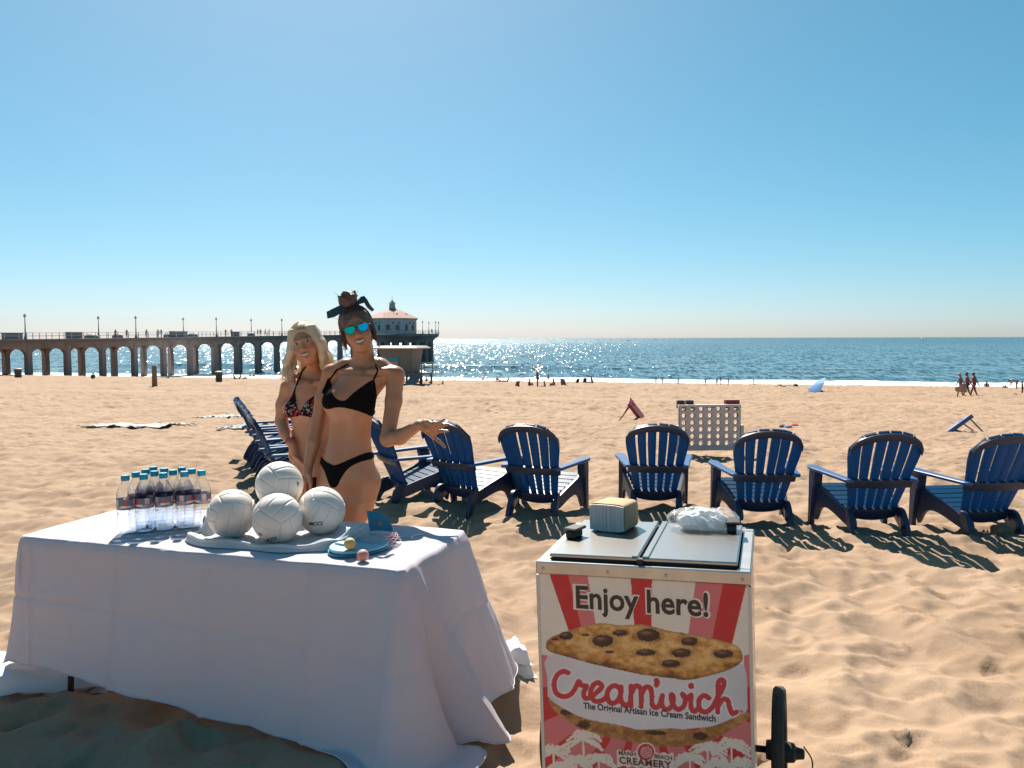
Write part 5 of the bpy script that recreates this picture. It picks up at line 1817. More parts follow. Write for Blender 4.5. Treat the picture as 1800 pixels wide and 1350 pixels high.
# ---------------------------------------------------------------- games and gear out on the sand
def build_board():
    g = ground_hit(1246, 803); d = g[1]; k = d / F_PX
    root = empty('game_board', (g[0], g[1], g[2] - .02), R(4), 'giant grey four-in-a-row board with forty-two round holes behind the chairs', 'game board')
    grey = pbr('board_grey', (0.56, 0.47, 0.45), .6, noise=.2, nscale=4)
    hw = 55.5 * k; z0 = 12 * k + .02; z1 = 91 * k
    nx, nz = 7, 6; r_ = 4.35 * k
    cw = 2 * hw / (nx + .12); ch = (z1 - z0) / (nz + .25)
    xs = [(-nx / 2 + .5 + i) * cw for i in range(nx)]; zs = [z0 + .06 + (j + .5) * ch for j in range(nz)]
    for yy in (-.035, .035):
        fb = MB()
        n = 20
        for x in xs:
            for z in zs:
                sqv = []; cv = []
                for t in range(n):
                    a = 2 * PI * t / n + PI / 4
                    c, s = math.cos(a), math.sin(a); m = max(abs(c), abs(s))
                    sqv.append((x + c / m * cw / 2, z + s / m * ch / 2)); cv.append((x + r_ * c, z + r_ * s))
                for y in (yy - .009, yy + .009):
                    V = [(p[0], y, p[1]) for p in sqv] + [(p[0], y, p[1]) for p in cv]
                    fb.add(V, [(t, (t + 1) % n, n + (t + 1) % n, n + t) for t in range(n)])
                fb.add([(p[0], yy - .009, p[1]) for p in cv] + [(p[0], yy + .009, p[1]) for p in cv], [(t, (t + 1) % n, n + (t + 1) % n, n + t) for t in range(n)])
        obj('face_sheet', fb, grey, root, recalc=False)
    for x in [(-nx / 2 + i) * cw for i in range(nx + 1)]:
        obj('divider', MB().box((x - .012, -.026, z0 + .05), (x + .012, .026, zs[-1] + ch / 2)), grey, root)
    obj('top_bar', MB().box((-hw, -.046, zs[-1] + ch / 2 + .002), (hw, .046, z1)), grey, root)
    obj('slot_label', MB().box((-.07, -.048, z1 - .012), (.07, -.0465, z1 - .002)), pbr('slot_dark', (.1, .09, .09), .6), root)
    obj('bottom_bar', MB().box((-hw - .02, -.05, z0), (hw + .02, .05, zs[0] - ch / 2 - .002)), grey, root)
    for s in (-1, 1):
        obj('leg', MB().box((s * (hw + .025) - .022, -.05, -.06), (s * (hw + .025) + .022, .05, (z0 + z1) / 2 + .05)), grey, root)
        obj('foot', MB().box((s * (hw + .025) - .022, -.26, -.06), (s * (hw + .025) + .022, .26, .04)), grey, root)
    blue = pbr('navy_tray', (.015, .022, .06), .5); red = pbr('red_tray', (.22, .012, .014), .5)
    for px, m, w_, word in ((1198, blue, 6, 'dark blue disc tray hung on the far left of the game board'), (1214, blue, 6, 'dark blue disc tray, second on the game board top'),
                            (1284.5, red, 6.2, 'dark red disc tray on the game board top, left of the red pair'), (1297, red, 6.2, 'dark red disc tray at the right corner of the game board')):
        x = (px - 1246.5) * k
        r2 = empty('disc_tray', (0, 0, 0), 0, word, 'tray', 'disc trays on the game board')
        q = Matrix.Translation(root.location) @ Matrix.Rotation(R(4), 4, 'Z') @ Vector((x, .075, z1 - .05))
        r2.location = q; r2.rotation_euler = (0, 0, R(4))
        w2 = w_ * k; h2 = 9.5 * k + .06
        obj('front', MB().box((-w2, -.022, .03), (w2, -.012, h2)), m, r2)
        obj('back', MB().box((-w2, .060, .03), (w2, .070, h2)), m, r2)
        for s in (-1, 1):
            obj('side', MB().box((s * w2 - .005, -.0118, .03), (s * w2 + .005, .0598, h2)), m, r2)
        obj('base', MB().box((-w2, -.022, .02), (w2, .07, .0298)), m, r2)


build_board()


def cornhole(px_lo, px_hi, label, colr, rim, face):
    lo = ground_hit(*px_lo); d = lo[1]
    hi = at(px_hi[0], px_hi[1], d)
    L = 1.0; wdt = .48
    dx = hi[0] - lo[0]; dz = hi[2] - lo[2]
    return lo, hi, d


def build_cornhole(foot_px, top_px, leg_px, label, colr, edge, depth_dir, wpx):
    lo = ground_hit(*foot_px); d = lo[1]; hi = at(top_px[0], top_px[1], d); lg = at(leg_px[0], leg_px[1], d)
    root = empty('cornhole_board', lo, 0, label, 'cornhole board')
    a = hi - lo; L = np.linalg.norm(a); a /= L
    b = np.array([depth_dir[0], depth_dir[1], 0]); b = b - a * (a @ b); b /= np.linalg.norm(b); n = np.cross(a, b); n = n if n[2] > 0 else -n
    m = pbr(label[:10] + '_deck', colr, .5, noise=.2, nscale=6); e = pbr(label[:10] + '_edge', edge, .6)
    W = .60; r_ = .085; hx, hw_ = L * .78, W / 2
    mb = MB(); N = 24
    sq = []; ci = []
    for t in range(N):
        an = 2 * PI * t / N + PI / 4; c, s = math.cos(an), math.sin(an); mm = max(abs(c), abs(s))
        sq.append((hx + c / mm * .16, W / 2 + s / mm * .16)); ci.append((hx + r_ * c, W / 2 + r_ * s))
    for t_ in (0, .014):
        V = [tuple(a * p[0] + b * p[1] + n * t_) for p in sq + ci]; mb.add(V, [(i, (i + 1) % N, N + (i + 1) % N, N + i) for i in range(N)])
    mb.add([tuple(a * p[0] + b * p[1]) for p in ci] + [tuple(a * p[0] + b * p[1] + n * .014) for p in ci], [(i, (i + 1) % N, N + (i + 1) % N, N + i) for i in range(N)])
    fr = ((0, 0, 0), tuple(a), tuple(b), tuple(n))
    for (x0, x1, y0, y1) in ((0, hx - .16, 0, W), (hx + .16, L, 0, W), (hx - .16, hx + .16, 0, W / 2 - .16), (hx - .16, hx + .16, W / 2 + .16, W)):
        mb.prism([(x0, y0), (x1, y0), (x1, y1), (x0, y1)], 0, .014, fr)
    obj('deck', mb, m, root)
    for (x0, x1, y0, y1) in ((0, L, -.014, 0), (0, L, W, W + .014), (0, .014, 0, W), (L - .014, L, 0, W)):
        obj('frame_side', MB().prism([(x0, y0), (x1, y0), (x1, y1), (x0, y1)], -.07, .0135, fr), e, root)
    lv = lg - lo
    for y in (.02, W - .02):
        q = a * (L - .08) + b * y - n * .03; f = np.array([lv[0], lv[1], 0]) + b * y; f[2] = float(base_z(lo[0] + f[0], lo[1] + f[1])) - lo[2] - .03
        obj('leg', MB().tube([q, f], .016, 6), e, root)


build_cornhole((1130, 741), (1106, 709), (1086, 738), 'red cornhole board propped on thin legs left of the game board', (.32, .018, .022), (.22, .02, .025), (.32, .95), 0)
build_cornhole((1662, 762), (1708, 729), (1734, 767), 'slate blue cornhole board propped on legs at the right', (.10, .13, .26), (.07, .09, .18), (.50, .86), 0)

for px, py, colr, word, nm in ((1376, 754, (.03, .05, .12), 'dark bean bag on the sand, leftmost of the small pile', 'dark'), (1385, 755, (.16, .24, .42), 'blue bean bag in the middle of the small pile', 'blue'),
                               (1397, 752, (.50, .05, .03), 'red bean bag at the right of the small pile', 'red')):
    g = ground_hit(px, py)
    th = np.linspace(0, 2 * PI, 25); q = np.linspace(0, PI, 13); TH, Q = np.meshgrid(th, q, indexing='ij')
    sq = (np.abs(np.cos(TH)) ** 4 + np.abs(np.sin(TH)) ** 4) ** -.25
    P = np.stack([.095 * np.sin(Q) ** .6 * np.cos(TH) * sq, .085 * np.sin(Q) ** .6 * np.sin(TH) * sq, .05 + .05 * np.cos(Q) + .012 * fbm(np.cos(TH) * 2, Q * 2, 2, 3)], -1)
    r2 = empty('bean_bag', g, px * .3, word, 'bean bag', 'bean bags on the sand')
    obj('sack', MB().grid(P), pbr('bean_' + nm, colr, .9, bump=.2, bscale=200), r2, True)
    obj('seam', MB().tube([(.097 * math.cos(t) * (abs(math.cos(t)) ** 4 + abs(math.sin(t)) ** 4) ** -.25, .087 * math.sin(t) * (abs(math.cos(t)) ** 4 + abs(math.sin(t)) ** 4) ** -.25, .05) for t in np.linspace(0, 2 * PI, 33)], .004, 5), pbr('bean_' + nm, colr), r2)

# white sheets lying flat on the sand at left
for (x0, y0, x1, y1, word, sd) in ((172, 750, 318, 754, 'wide crumpled white sheet lying on the sand at left', 3), (364, 736, 424, 737, 'white sheet on the sand just left of the chair row, farther one', 5),
                                   (412, 753, 452, 755, 'white sheet on the sand partly behind the chair row', 9)):
    a, b = ground_hit(x0, (y0 + y1) / 2), ground_hit(x1, (y0 + y1) / 2)
    c = (a + b) / 2; hw = (b - a)[0] / 2; dep = .45
    A, B = np.meshgrid(np.linspace(-1, 1, 61), np.linspace(-1, 1, 41), indexing='ij')
    X = A * hw * (1 + .05 * fbm(B * 2, A, 2, sd)) + B * .25; Y = B * dep * (1 + .1 * fbm(A * 2, B, 2, sd + 1))
    Z = np.array([[gz(c[0] + X[i, j], c[1] + Y[i, j]) - c[2] for j in range(41)] for i in range(61)]) * .6 + .05 + .05 * np.maximum(fbm(A * 6, B * 4, 3, sd + 4), -.2)
    mb = MB(); mb.grid(np.stack([X, Y, Z], -1)); mb.grid(np.stack([X, Y, Z - .006], -1), flip=True)
    o = empty('beach_sheet', c, 0, word, 'sheet'); obj('sheet', mb, pbr('sheet_cotton', (.48, .46, .44), .9), o, True)
    mb = MB(); k_ = np.concatenate([np.stack([X, Y, Z + .003], -1)[:, 0], np.stack([X, Y, Z + .003], -1)[-1, :], np.stack([X, Y, Z + .003], -1)[::-1, -1]])
    mb.tube(k_, .008, 5); obj('hem', mb, MATS['sheet_cotton'], o)


def bin_(px, y0, y1, wpx, word):
    g = ground_hit(px, y1); k = g[1] / F_PX; h = (y1 - y0) * k; r_ = wpx / 2 * k
    root = empty('litter_bin', g, 0, word, 'bin', 'dark litter bins on the beach')
    m = pbr('bin_brown', (.085, .062, .055), .7, noise=.3, nscale=5)
    obj('barrel', MB().lathe([(r_ * .9, -.1), (r_ * .92, 0), (r_ * .95, h * .5), (r_, h * .86), (r_ * .94, h * .86)], 20), m, root, 40)
    for z in (.28, .58):
        obj('hoop', MB().lathe([(r_ * .93, h * z), (r_ * 1.02, h * z + .02), (r_ * 1.02, h * z + .05), (r_ * .93, h * z + .07)], 20, cap=False), m, root, 40)
    obj('lid', MB().lathe([(r_ * 1.12, h * .86 + .003), (r_ * 1.14, h * .93), (r_ * .9, h * .97), (r_ * .3, h)], 20), pbr('bin_lid', (.17, .15, .14), .6), root, 40)


bin_(32, 647, 665, 12, 'dark litter bin on the beach near the left edge')
bin_(385, 652, 672, 12, 'dark litter bin on the beach under the pier, left of the blonde woman')
g = ground_hit(272, 682); k = g[1] / F_PX; h = 39 * k
r2 = empty('wooden_post', g, .3, 'lone weathered wooden post standing in the sand before the pier', 'post')
pw = pbr('weathered_wood', (.26, .15, .085), .9, noise=.5, nscale=4, stretch=(8, 8, 1), ncol=(.12, .07, .045), bump=.4, bscale=8)
obj('shaft', MB().loft([np.array([[-.16, -.14, z], [.15, -.16, z], [.17, .15, z], [-.14, .16, z]]) * [s, s, 1] for z, s in ((-.3, 1.1), (h * .3, 1.02), (h * .7, .95), (h * .95, .95), (h, .8))]), pw, r2)
obj('cap', MB().box((-.17, -.17, h - .02), (.17, .17, h + .06), ch=.03), pbr('post_cap', (.42, .36, .3), .8), r2)


def umbrella(px, py_base, tilt, az, rad, colr, label, pole, drop):
    g = ground_hit(px, py_base)
    root = empty('beach_umbrella', g, 0, label, 'umbrella')
    ax = np.array([math.sin(tilt) * math.sin(az), math.sin(tilt) * math.cos(az), math.cos(tilt)])
    top = ax * pole
    e1 = np.cross(ax, [0, 0, 1.0]); e1 /= np.linalg.norm(e1); e2 = np.cross(ax, e1)
    n = 8
    for k in range(n):
        mb = MB(); a0, a1 = 2 * PI * k / n, 2 * PI * (k + 1) / n; P = np.zeros((9, 7, 3))
        for i, q in enumerate(np.linspace(.02, 1, 9)):
            for j, t in enumerate(np.linspace(0, 1, 7)):
                a = a0 + (a1 - a0) * t; sag = 1 - .05 * math.sin(PI * t) * q
                P[i, j] = top + (e1 * math.cos(a) + e2 * math.sin(a)) * rad * q * sag - ax * (drop * q * q)
        mb.grid(P)
        obj('canopy_panel', mb, pbr(label[:14] + str(k % 2), colr[k % len(colr)], .7, trans=.15), root, True)
        p0 = top - ax * .02; tip = top + (e1 * math.cos(a0) + e2 * math.sin(a0)) * rad * .99 - ax * (drop + .01)
        obj('rib', MB().tube([p0, (p0 + tip) / 2 + ax * drop * .22, tip], .012, 4), post_mat, root)
    obj('pole', MB().tube([top + ax * .12, np.array([0, 0, -.3]) if tilt < .5 else top - ax * (pole + .2)], .022, 6), post_mat, root)


umbrella(1436, 691, R(62), R(-78), 1.35, [(.02, .16, .42), (.02, .16, .42), (.015, .10, .30), (.45, .50, .55)], 'large blue beach umbrella tipped on its side on the sand', .62, .55)
umbrella(877, 670, R(8), R(60), 1.25, [(.0, .28, .33)], 'teal beach umbrella standing near the water beyond the seated group', 2.0, .32)

# ---------------------------------------------------------------- bodies: smooth distance fields turned into one skin
class Field:
    def __init__(self, lo, hi, h):
        self.lo = np.array(lo, float); self.h = h
        self.n = np.ceil((np.array(hi, float) - self.lo) / h).astype(int) + 1
        self.ax = [(self.lo[i] + h * np.arange(self.n[i])).astype(np.float32) for i in range(3)]
        self.d = np.full(self.n, 1.0, np.float32)

    def win(self, lo, hi):
        a = np.clip(np.floor((np.array(lo) - self.lo) / self.h).astype(int), 0, self.n - 1)
        b = np.clip(np.ceil((np.array(hi) - self.lo) / self.h).astype(int) + 1, 1, self.n)
        sl = tuple(slice(a[i], max(b[i], a[i] + 1)) for i in range(3))
        X = self.ax[0][sl[0]][:, None, None]; Y = self.ax[1][sl[1]][None, :, None]; Z = self.ax[2][sl[2]][None, None, :]
        return sl, X, Y, Z

    def union(self, sl, dn, k):
        d = self.d[sl]
        if k > 0:
            hh = np.maximum(k - np.abs(d - dn), 0) / k
            self.d[sl] = np.minimum(d, dn) - hh * hh * k * 0.25
        else:
            self.d[sl] = np.minimum(d, dn)

    def cut(self, sl, dn, k):
        d = self.d[sl]; dn = -dn
        hh = np.maximum(k - np.abs(d - dn), 0) / max(k, 1e-6)
        self.d[sl] = np.maximum(d, dn) + hh * hh * k * 0.25

    def cone(self, a, b, ra, rb, k=0.02, flat=None):
        a = np.array(a, float); b = np.array(b, float); m = max(ra, rb) + k + 2 * self.h
        sl, X, Y, Z = self.win(np.minimum(a, b) - m, np.maximum(a, b) + m)
        v = b - a; L = max(v @ v, 1e-9)
        px, py, pz = X - a[0], Y - a[1], Z - a[2]
        t = np.clip((px * v[0] + py * v[1] + pz * v[2]) / L, 0, 1)
        d = np.sqrt((px - t * v[0]) ** 2 + (py - t * v[1]) ** 2 + (pz - t * v[2]) ** 2) - (ra + (rb - ra) * t)
        self.union(sl, d, k)

    def chain(self, pts, rs, k=0.02):
        for i in range(len(pts) - 1):
            self.cone(pts[i], pts[i + 1], rs[i], rs[i + 1], k)

    def ell(self, c, r, M=None, k=0.02, cut=False):
        """ellipsoid; M: 3x3 whose rows are the local axes"""
        c = np.array(c, float); r = np.array(r, float); M = np.eye(3) if M is None else np.array(M)
        m = r.max() + k + 2 * self.h
        sl, X, Y, Z = self.win(c - m, c + m)
        px, py, pz = X - c[0], Y - c[1], Z - c[2]
        q = [(M[i, 0] * px + M[i, 1] * py + M[i, 2] * pz) for i in range(3)]
        k0 = np.sqrt((q[0] / r[0]) ** 2 + (q[1] / r[1]) ** 2 + (q[2] / r[2]) ** 2)
        k1 = np.sqrt((q[0] / r[0] ** 2) ** 2 + (q[1] / r[1] ** 2) ** 2 + (q[2] / r[2] ** 2) ** 2)
        d = k0 * (k0 - 1) / np.maximum(k1, 1e-6)
        (self.cut if cut else self.union)(sl, d.astype(np.float32), k)

    def column(self, zs, cs, As, Bs, M, k=0.02):
        """trunk of stacked ellipses: centres cs (xy) and half sizes A (along M[0]) and B (along M[1]) by height"""
        zs = np.array(zs, float); cs = np.array(cs, float)
        m = max(As) + 0.06
        sl, X, Y, Z = self.win((cs[:, 0].min() - m, cs[:, 1].min() - m, zs.min() - .05), (cs[:, 0].max() + m, cs[:, 1].max() + m, zs.max() + .05))
        zz = Z[0, 0]
        # smooth interpolation of the profile
        zf = np.linspace(zs[0], zs[-1], 200)
        ker = np.exp(-0.5 * (np.arange(-12, 13) / 5.0) ** 2); ker /= ker.sum()
        def prof(v):
            f = np.interp(zf, zs, v); f = np.convolve(np.pad(f, 12, 'edge'), ker, 'valid')
            return np.interp(zz, zf, f)[None, None, :].astype(np.float32)
        cx, cy, A, Bq = prof(cs[:, 0]), prof(cs[:, 1]), prof(As), prof(Bs)
        px, py = X - cx, Y - cy
        u = M[0][0] * px + M[0][1] * py; v = M[1][0] * px + M[1][1] * py
        q = np.sqrt((u / A) ** 2 + (v / Bq) ** 2)
        d = (q - 1) * np.minimum(A, Bq)
        d = np.maximum(d, np.maximum(zs[0] - Z, Z - zs[-1]))
        self.union(sl, d.astype(np.float32), k)

    def pts(self):
        return self.ax[0][:, None, None], self.ax[1][None, :, None], self.ax[2][None, None, :]


def surface_nets(F, d=None):
    f = F.d if d is None else d
    s = f < 0
    c = s[:-1, :-1, :-1].astype(np.int8)
    tot = np.zeros(c.shape, np.int8)
    for i in (0, 1):
        for j in (0, 1):
            for k in (0, 1):
                tot += s[i:s.shape[0] - 1 + i, j:s.shape[1] - 1 + j, k:s.shape[2] - 1 + k]
    act = (tot > 0) & (tot < 8)
    I, J, K = np.nonzero(act)
    nid = np.full(act.shape, -1, np.int64); nid[I, J, K] = np.arange(len(I))
    corner = {}
    for i in (0, 1):
        for j in (0, 1):
            for k in (0, 1):
                corner[(i, j, k)] = f[I + i, J + j, K + k].astype(np.float64)
    acc = np.zeros((len(I), 3)); cnt = np.zeros(len(I))
    cs = list(corner)
    for a in cs:
        for b in cs:
            if a < b and sum(abs(p - q) for p, q in zip(a, b)) == 1:
                fa, fb = corner[a], corner[b]; m = (fa < 0) != (fb < 0)
                t = np.where(m, fa / np.where(m, fa - fb, 1), 0)
                p = np.array(a)[None] + t[:, None] * (np.array(b) - np.array(a))[None]
                acc += p * m[:, None]; cnt += m
    V = np.stack([I, J, K], 1) + acc / cnt[:, None]
    V = F.lo + V * F.h
    Q = []
    for ax in range(3):
        sl0 = [slice(None)] * 3; sl1 = [slice(None)] * 3; sl0[ax] = slice(0, -1); sl1[ax] = slice(1, None)
        e = s[tuple(sl0)] != s[tuple(sl1)]
        idx = np.array(np.nonzero(e)).T
        b, c_ = [(1, 2), (2, 0), (0, 1)][ax]
        ok = (idx[:, b] > 0) & (idx[:, c_] > 0) & (idx[:, b] < s.shape[b] - 1) & (idx[:, c_] < s.shape[c_] - 1)
        idx = idx[ok]
        fl = s[tuple(sl0)][tuple(idx.T)]
        def g(db, dc):
            q = idx.copy(); q[:, b] += db; q[:, c_] += dc
            return nid[q[:, 0], q[:, 1], q[:, 2]]
        quad = np.stack([g(-1, -1), g(0, -1), g(0, 0), g(-1, 0)], 1)
        quad[~fl] = quad[~fl][:, ::-1]
        Q.append(quad)
    Q = np.concatenate(Q); Q = Q[(Q >= 0).all(1)]
    return V, Q


def lap_smooth(V, Q, it=2, lam=0.5):
    n = len(V)
    e = np.concatenate([Q[:, [0, 1]], Q[:, [1, 2]], Q[:, [2, 3]], Q[:, [3, 0]]])
    deg = np.bincount(e[:, 0], minlength=n) + np.bincount(e[:, 1], minlength=n)
    for _ in range(it):
        S = np.zeros_like(V)
        for a in range(3):
            S[:, a] = np.bincount(e[:, 0], V[e[:, 1], a], n) + np.bincount(e[:, 1], V[e[:, 0], a], n)
        V = V + lam * (S / np.maximum(deg, 1)[:, None] - V)
    return V


def sample(F, P):
    """trilinear lookup of the field at points"""
    q = (P - F.lo) / F.h; q = np.clip(q, 0, F.n - 1.001); i = q.astype(int); t = q - i
    out = 0
    for a in (0, 1):
        for b in (0, 1):
            for c in (0, 1):
                w = (t[:, 0] if a else 1 - t[:, 0]) * (t[:, 1] if b else 1 - t[:, 1]) * (t[:, 2] if c else 1 - t[:, 2])
                out = out + w * F.d[i[:, 0] + a, i[:, 1] + b, i[:, 2] + c]
    return out

# ---------------------------------------------------------------- the two women behind the table
def skin_material(name):
    m = pbr(name, (.3, .15, .08), 0.36, vcol=True, spec=0.5, sss=0.0, noise=.12, nscale=9, ncol=(.30, .13, .07), bump=.08, bscale=300)
    return m


def head_frame(center, yaw, tilt, pitch=0.0):
    """rows: image-right axis, forward axis (towards the viewer), up axis"""
    f = Vector((math.sin(yaw), -math.cos(yaw), 0)); up = Vector((0, 0, 1)); r = f.cross(up) * -1
    r = Vector((math.cos(yaw), math.sin(yaw), 0))
    q = Matrix.Rotation(tilt, 3, f) @ Matrix.Rotation(pitch, 3, r)
    return np.array([(q @ r)[:], (q @ f)[:], (q @ up)[:]])


def add_head(F, C, M, s=1.0):
    L = lambda x, y, z: C + s * (M[0] * x + M[1] * y + M[2] * z)
    F.ell(L(0, -.018, .030), np.array((.073, .092, .086)) * s, M, .02)
    F.ell(L(0, .022, -.018), np.array((.061, .068, .084)) * s, M, .025)
    F.ell(L(0, .042, -.078), np.array((.040, .040, .034)) * s, M, .03)
    F.ell(L(0, .058, -.098), np.array((.020, .018, .014)) * s, M, .02)
    for e in (-1, 1):
        F.ell(L(e * .038, .056, -.032), np.array((.024, .022, .022)) * s, M, .025)
        F.cone(L(e * .008, .084, .030), L(e * .046, .068, .030), .009 * s, .008 * s, .012)
        F.ell(L(e * .031, .094, .010), np.array((.017, .012, .011)) * s, M, .010, cut=True)
        F.ell(L(e * .031, .073, .010), np.array((.0135, .0135, .0125)) * s, M, .003)
        F.ell(L(e * .073, -.012, -.008), np.array((.009, .018, .030)) * s, M, .008)
    F.cone(L(0, .084, .016), L(0, .105, -.024), .0075 * s, .0105 * s, .010)
    for e in (-1, 1):
        F.ell(L(e * .011, .092, -.027), np.array((.008, .010, .007)) * s, M, .006)
    up_l = [L(-.031, .071, -.043), L(-.014, .088, -.052), L(0, .092, -.053), L(.014, .088, -.052), L(.031, .071, -.043)]
    lo_l = [L(-.031, .071, -.043), L(-.014, .084, -.067), L(0, .088, -.071), L(.014, .084, -.067), L(.031, .071, -.043)]
    F.chain(up_l, [.004, .005, .0055, .005, .004], .006)
    F.chain(lo_l, [.004, .006, .0068, .006, .004], .006)


def face_paint(V, col, C, M, s, brow, eye_open=1.0, iris=(.03, .05, .05)):
    P = (V - C) @ M.T / s
    x, y, z = P[:, 0], P[:, 1], P[:, 2]
    front = (y > .035) & (np.abs(x) < .06) & (np.abs(z) < .12)
    for e in (-1, 1):
        ck = np.exp(-((x - e * .042) ** 2 + (z + .03) ** 2) / .022 ** 2) * front
        col[:] = col * (1 - .22 * ck[:, None]) + np.array((.42, .15, .09)) * (.22 * ck[:, None])


def decal(F, C, M, s, poly, lift, name, mat, parent, inv, step=.0022):
    """a thin piece shaped by an outline (x, z in head units) laid on the skin"""
    poly = np.asarray(poly, float); x0, z0 = poly.min(0) - .003; x1, z1 = poly.max(0) + .003
    nx, nz = max(int((x1 - x0) / step), 6), max(int((z1 - z0) / (step * .6)), 6)
    X, Z = np.meshgrid(np.linspace(x0, x1, nx), np.linspace(z0, z1, nz), indexing='ij')
    ins = in_poly(X, Z, poly)
    ys = np.linspace(.14, .02, 121)
    P = C + s * (X.ravel()[:, None, None] * M[0] + ys[None, :, None] * M[1] + Z.ravel()[:, None, None] * M[2])
    d = sample(F, P.reshape(-1, 3)).reshape(P.shape[:2])
    k = np.argmax(d < 0, axis=1); y = ys[k].reshape(X.shape)
    # pull stray grid points onto the outline so that the edge is clean
    ring = np.concatenate([poly, poly[:1]]); 
    V = C + s * (X[..., None] * M[0] + (y[..., None] + lift) * M[1] + Z[..., None] * M[2])
    q = grid_quads(nx, nz); keep = ins.ravel()[q].sum(1) >= 3
    me = fast_mesh(name, V.reshape(-1, 3) - inv, q[keep], True)
    return link(name, me, mat, parent)


def face_parts(F, C, M, s, root, inv, eyes, lip_col, brow_col, smile=1.0):
    t = np.linspace(-1, 1, 17)
    w = .030 * smile
    zu = lambda x: -.0510 + 9.0 * x * x; zl = lambda x: -.0690 + 27 * x * x
    out = [(x * w * 1.13, zu(x * w) + .0050 * (1 - x * x) + .0012) for x in t] + [(x * w * 1.13, zl(x * w) - .0068 * (1 - x * x) - .0008) for x in t[::-1]]
    decal(F, C, M, s, out, .0009, 'lips', pbr('lips_' + root.name, lip_col, .4), root, inv)
    tee = [(x * w * .92, zu(x * w * .92) - .0002) for x in t] + [(x * w * .92, zl(x * w * .92) + .0035) for x in t[::-1]]
    decal(F, C, M, s, tee, .0016, 'teeth', pbr('tooth_white', (.50, .46, .42), .35), root, inv, .0015)
    for e in (-1, 1):
        b = [(e * .031 + x * .019, .0345 - 9 * (x * .019) ** 2 + .0025 * e * x * e) for x in t] + [(e * .031 + x * .019, .0305 - 7 * (x * .019) ** 2) for x in t[::-1]]
        decal(F, C, M, s, b, .0012, 'eyebrow', pbr('brow_' + root.name, brow_col, .8), root, inv)
        if eyes:
            a = np.linspace(0, 2 * PI, 25)[:-1]
            decal(F, C, M, s, [(e * .031 + .0175 * math.cos(q), .0110 + .0092 * math.sin(q)) for q in a], .0010, 'eyelash', pbr('lash', (.03, .015, .012), .6), root, inv, .0015)
            decal(F, C, M, s, [(e * .031 + .0150 * math.cos(q), .0100 + .0062 * math.sin(q)) for q in a], .0017, 'eye_white', pbr('eye_white', (.50, .47, .45), .25), root, inv, .0012)
            decal(F, C, M, s, [(e * .031 + .0058 * math.cos(q), .0105 + .0056 * math.sin(q)) for q in a], .0024, 'iris', pbr('iris', (.03, .045, .05), .2), root, inv, .001)


def hand(F, wrist, knuck, tips, thumb, r=.0085):
    """knuck: four knuckle points, tips: list of (mid, tip), thumb: (base, mid, tip)"""
    for q in knuck:
        F.cone(wrist, q, .018, .011, .012)
    for i in range(3):
        F.cone(knuck[i], knuck[i + 1], .011, .011, .010)
    for q, (m, t) in zip(knuck, tips):
        F.chain([q, m, t], [.0105, .0092, .0070], .004)
    F.chain([wrist, thumb[0], thumb[1], thumb[2]], [.015, .0125, .0098, .0072], .008)


def project(P):
    x, y = to_px(P)
    return x, y


def paint_region(F, poly):
    X, Y, Z = F.pts()


def garment(F, mask_fn, off, name, mat, parent, inner=.006, smooth_it=2, colfn=None):
    """thin cloth following the body: shell of the body's field, cut by mask_fn (a signed field, negative inside)"""
    near = np.abs(F.d) < 0.03
    I = np.nonzero(near)
    lo = np.array([i.min() for i in I]); hi = np.array([i.max() for i in I])
    P = np.stack([F.ax[a][I[a]] for a in range(3)], 1)
    reg = mask_fn(P)
    dn = np.full(F.d.shape, 1.0, np.float32)
    dn[I] = np.maximum(np.maximum(F.d[I] - off, -(F.d[I] + inner)), reg)
    V, Q = surface_nets(F, dn)
    V = lap_smooth(V, Q, smooth_it, .4)
    col = None if colfn is None else colfn(V)
    me = fast_mesh(name, V, Q, True, col)
    return link(name, me, mat, parent)


def poly_sd(x, y, poly):
    p = cr(poly, 3, True)
    ins = in_poly(x, y, p); d = seg_dist(x, y, np.concatenate([p, p[:1]]))
    return np.where(ins, -d, d)


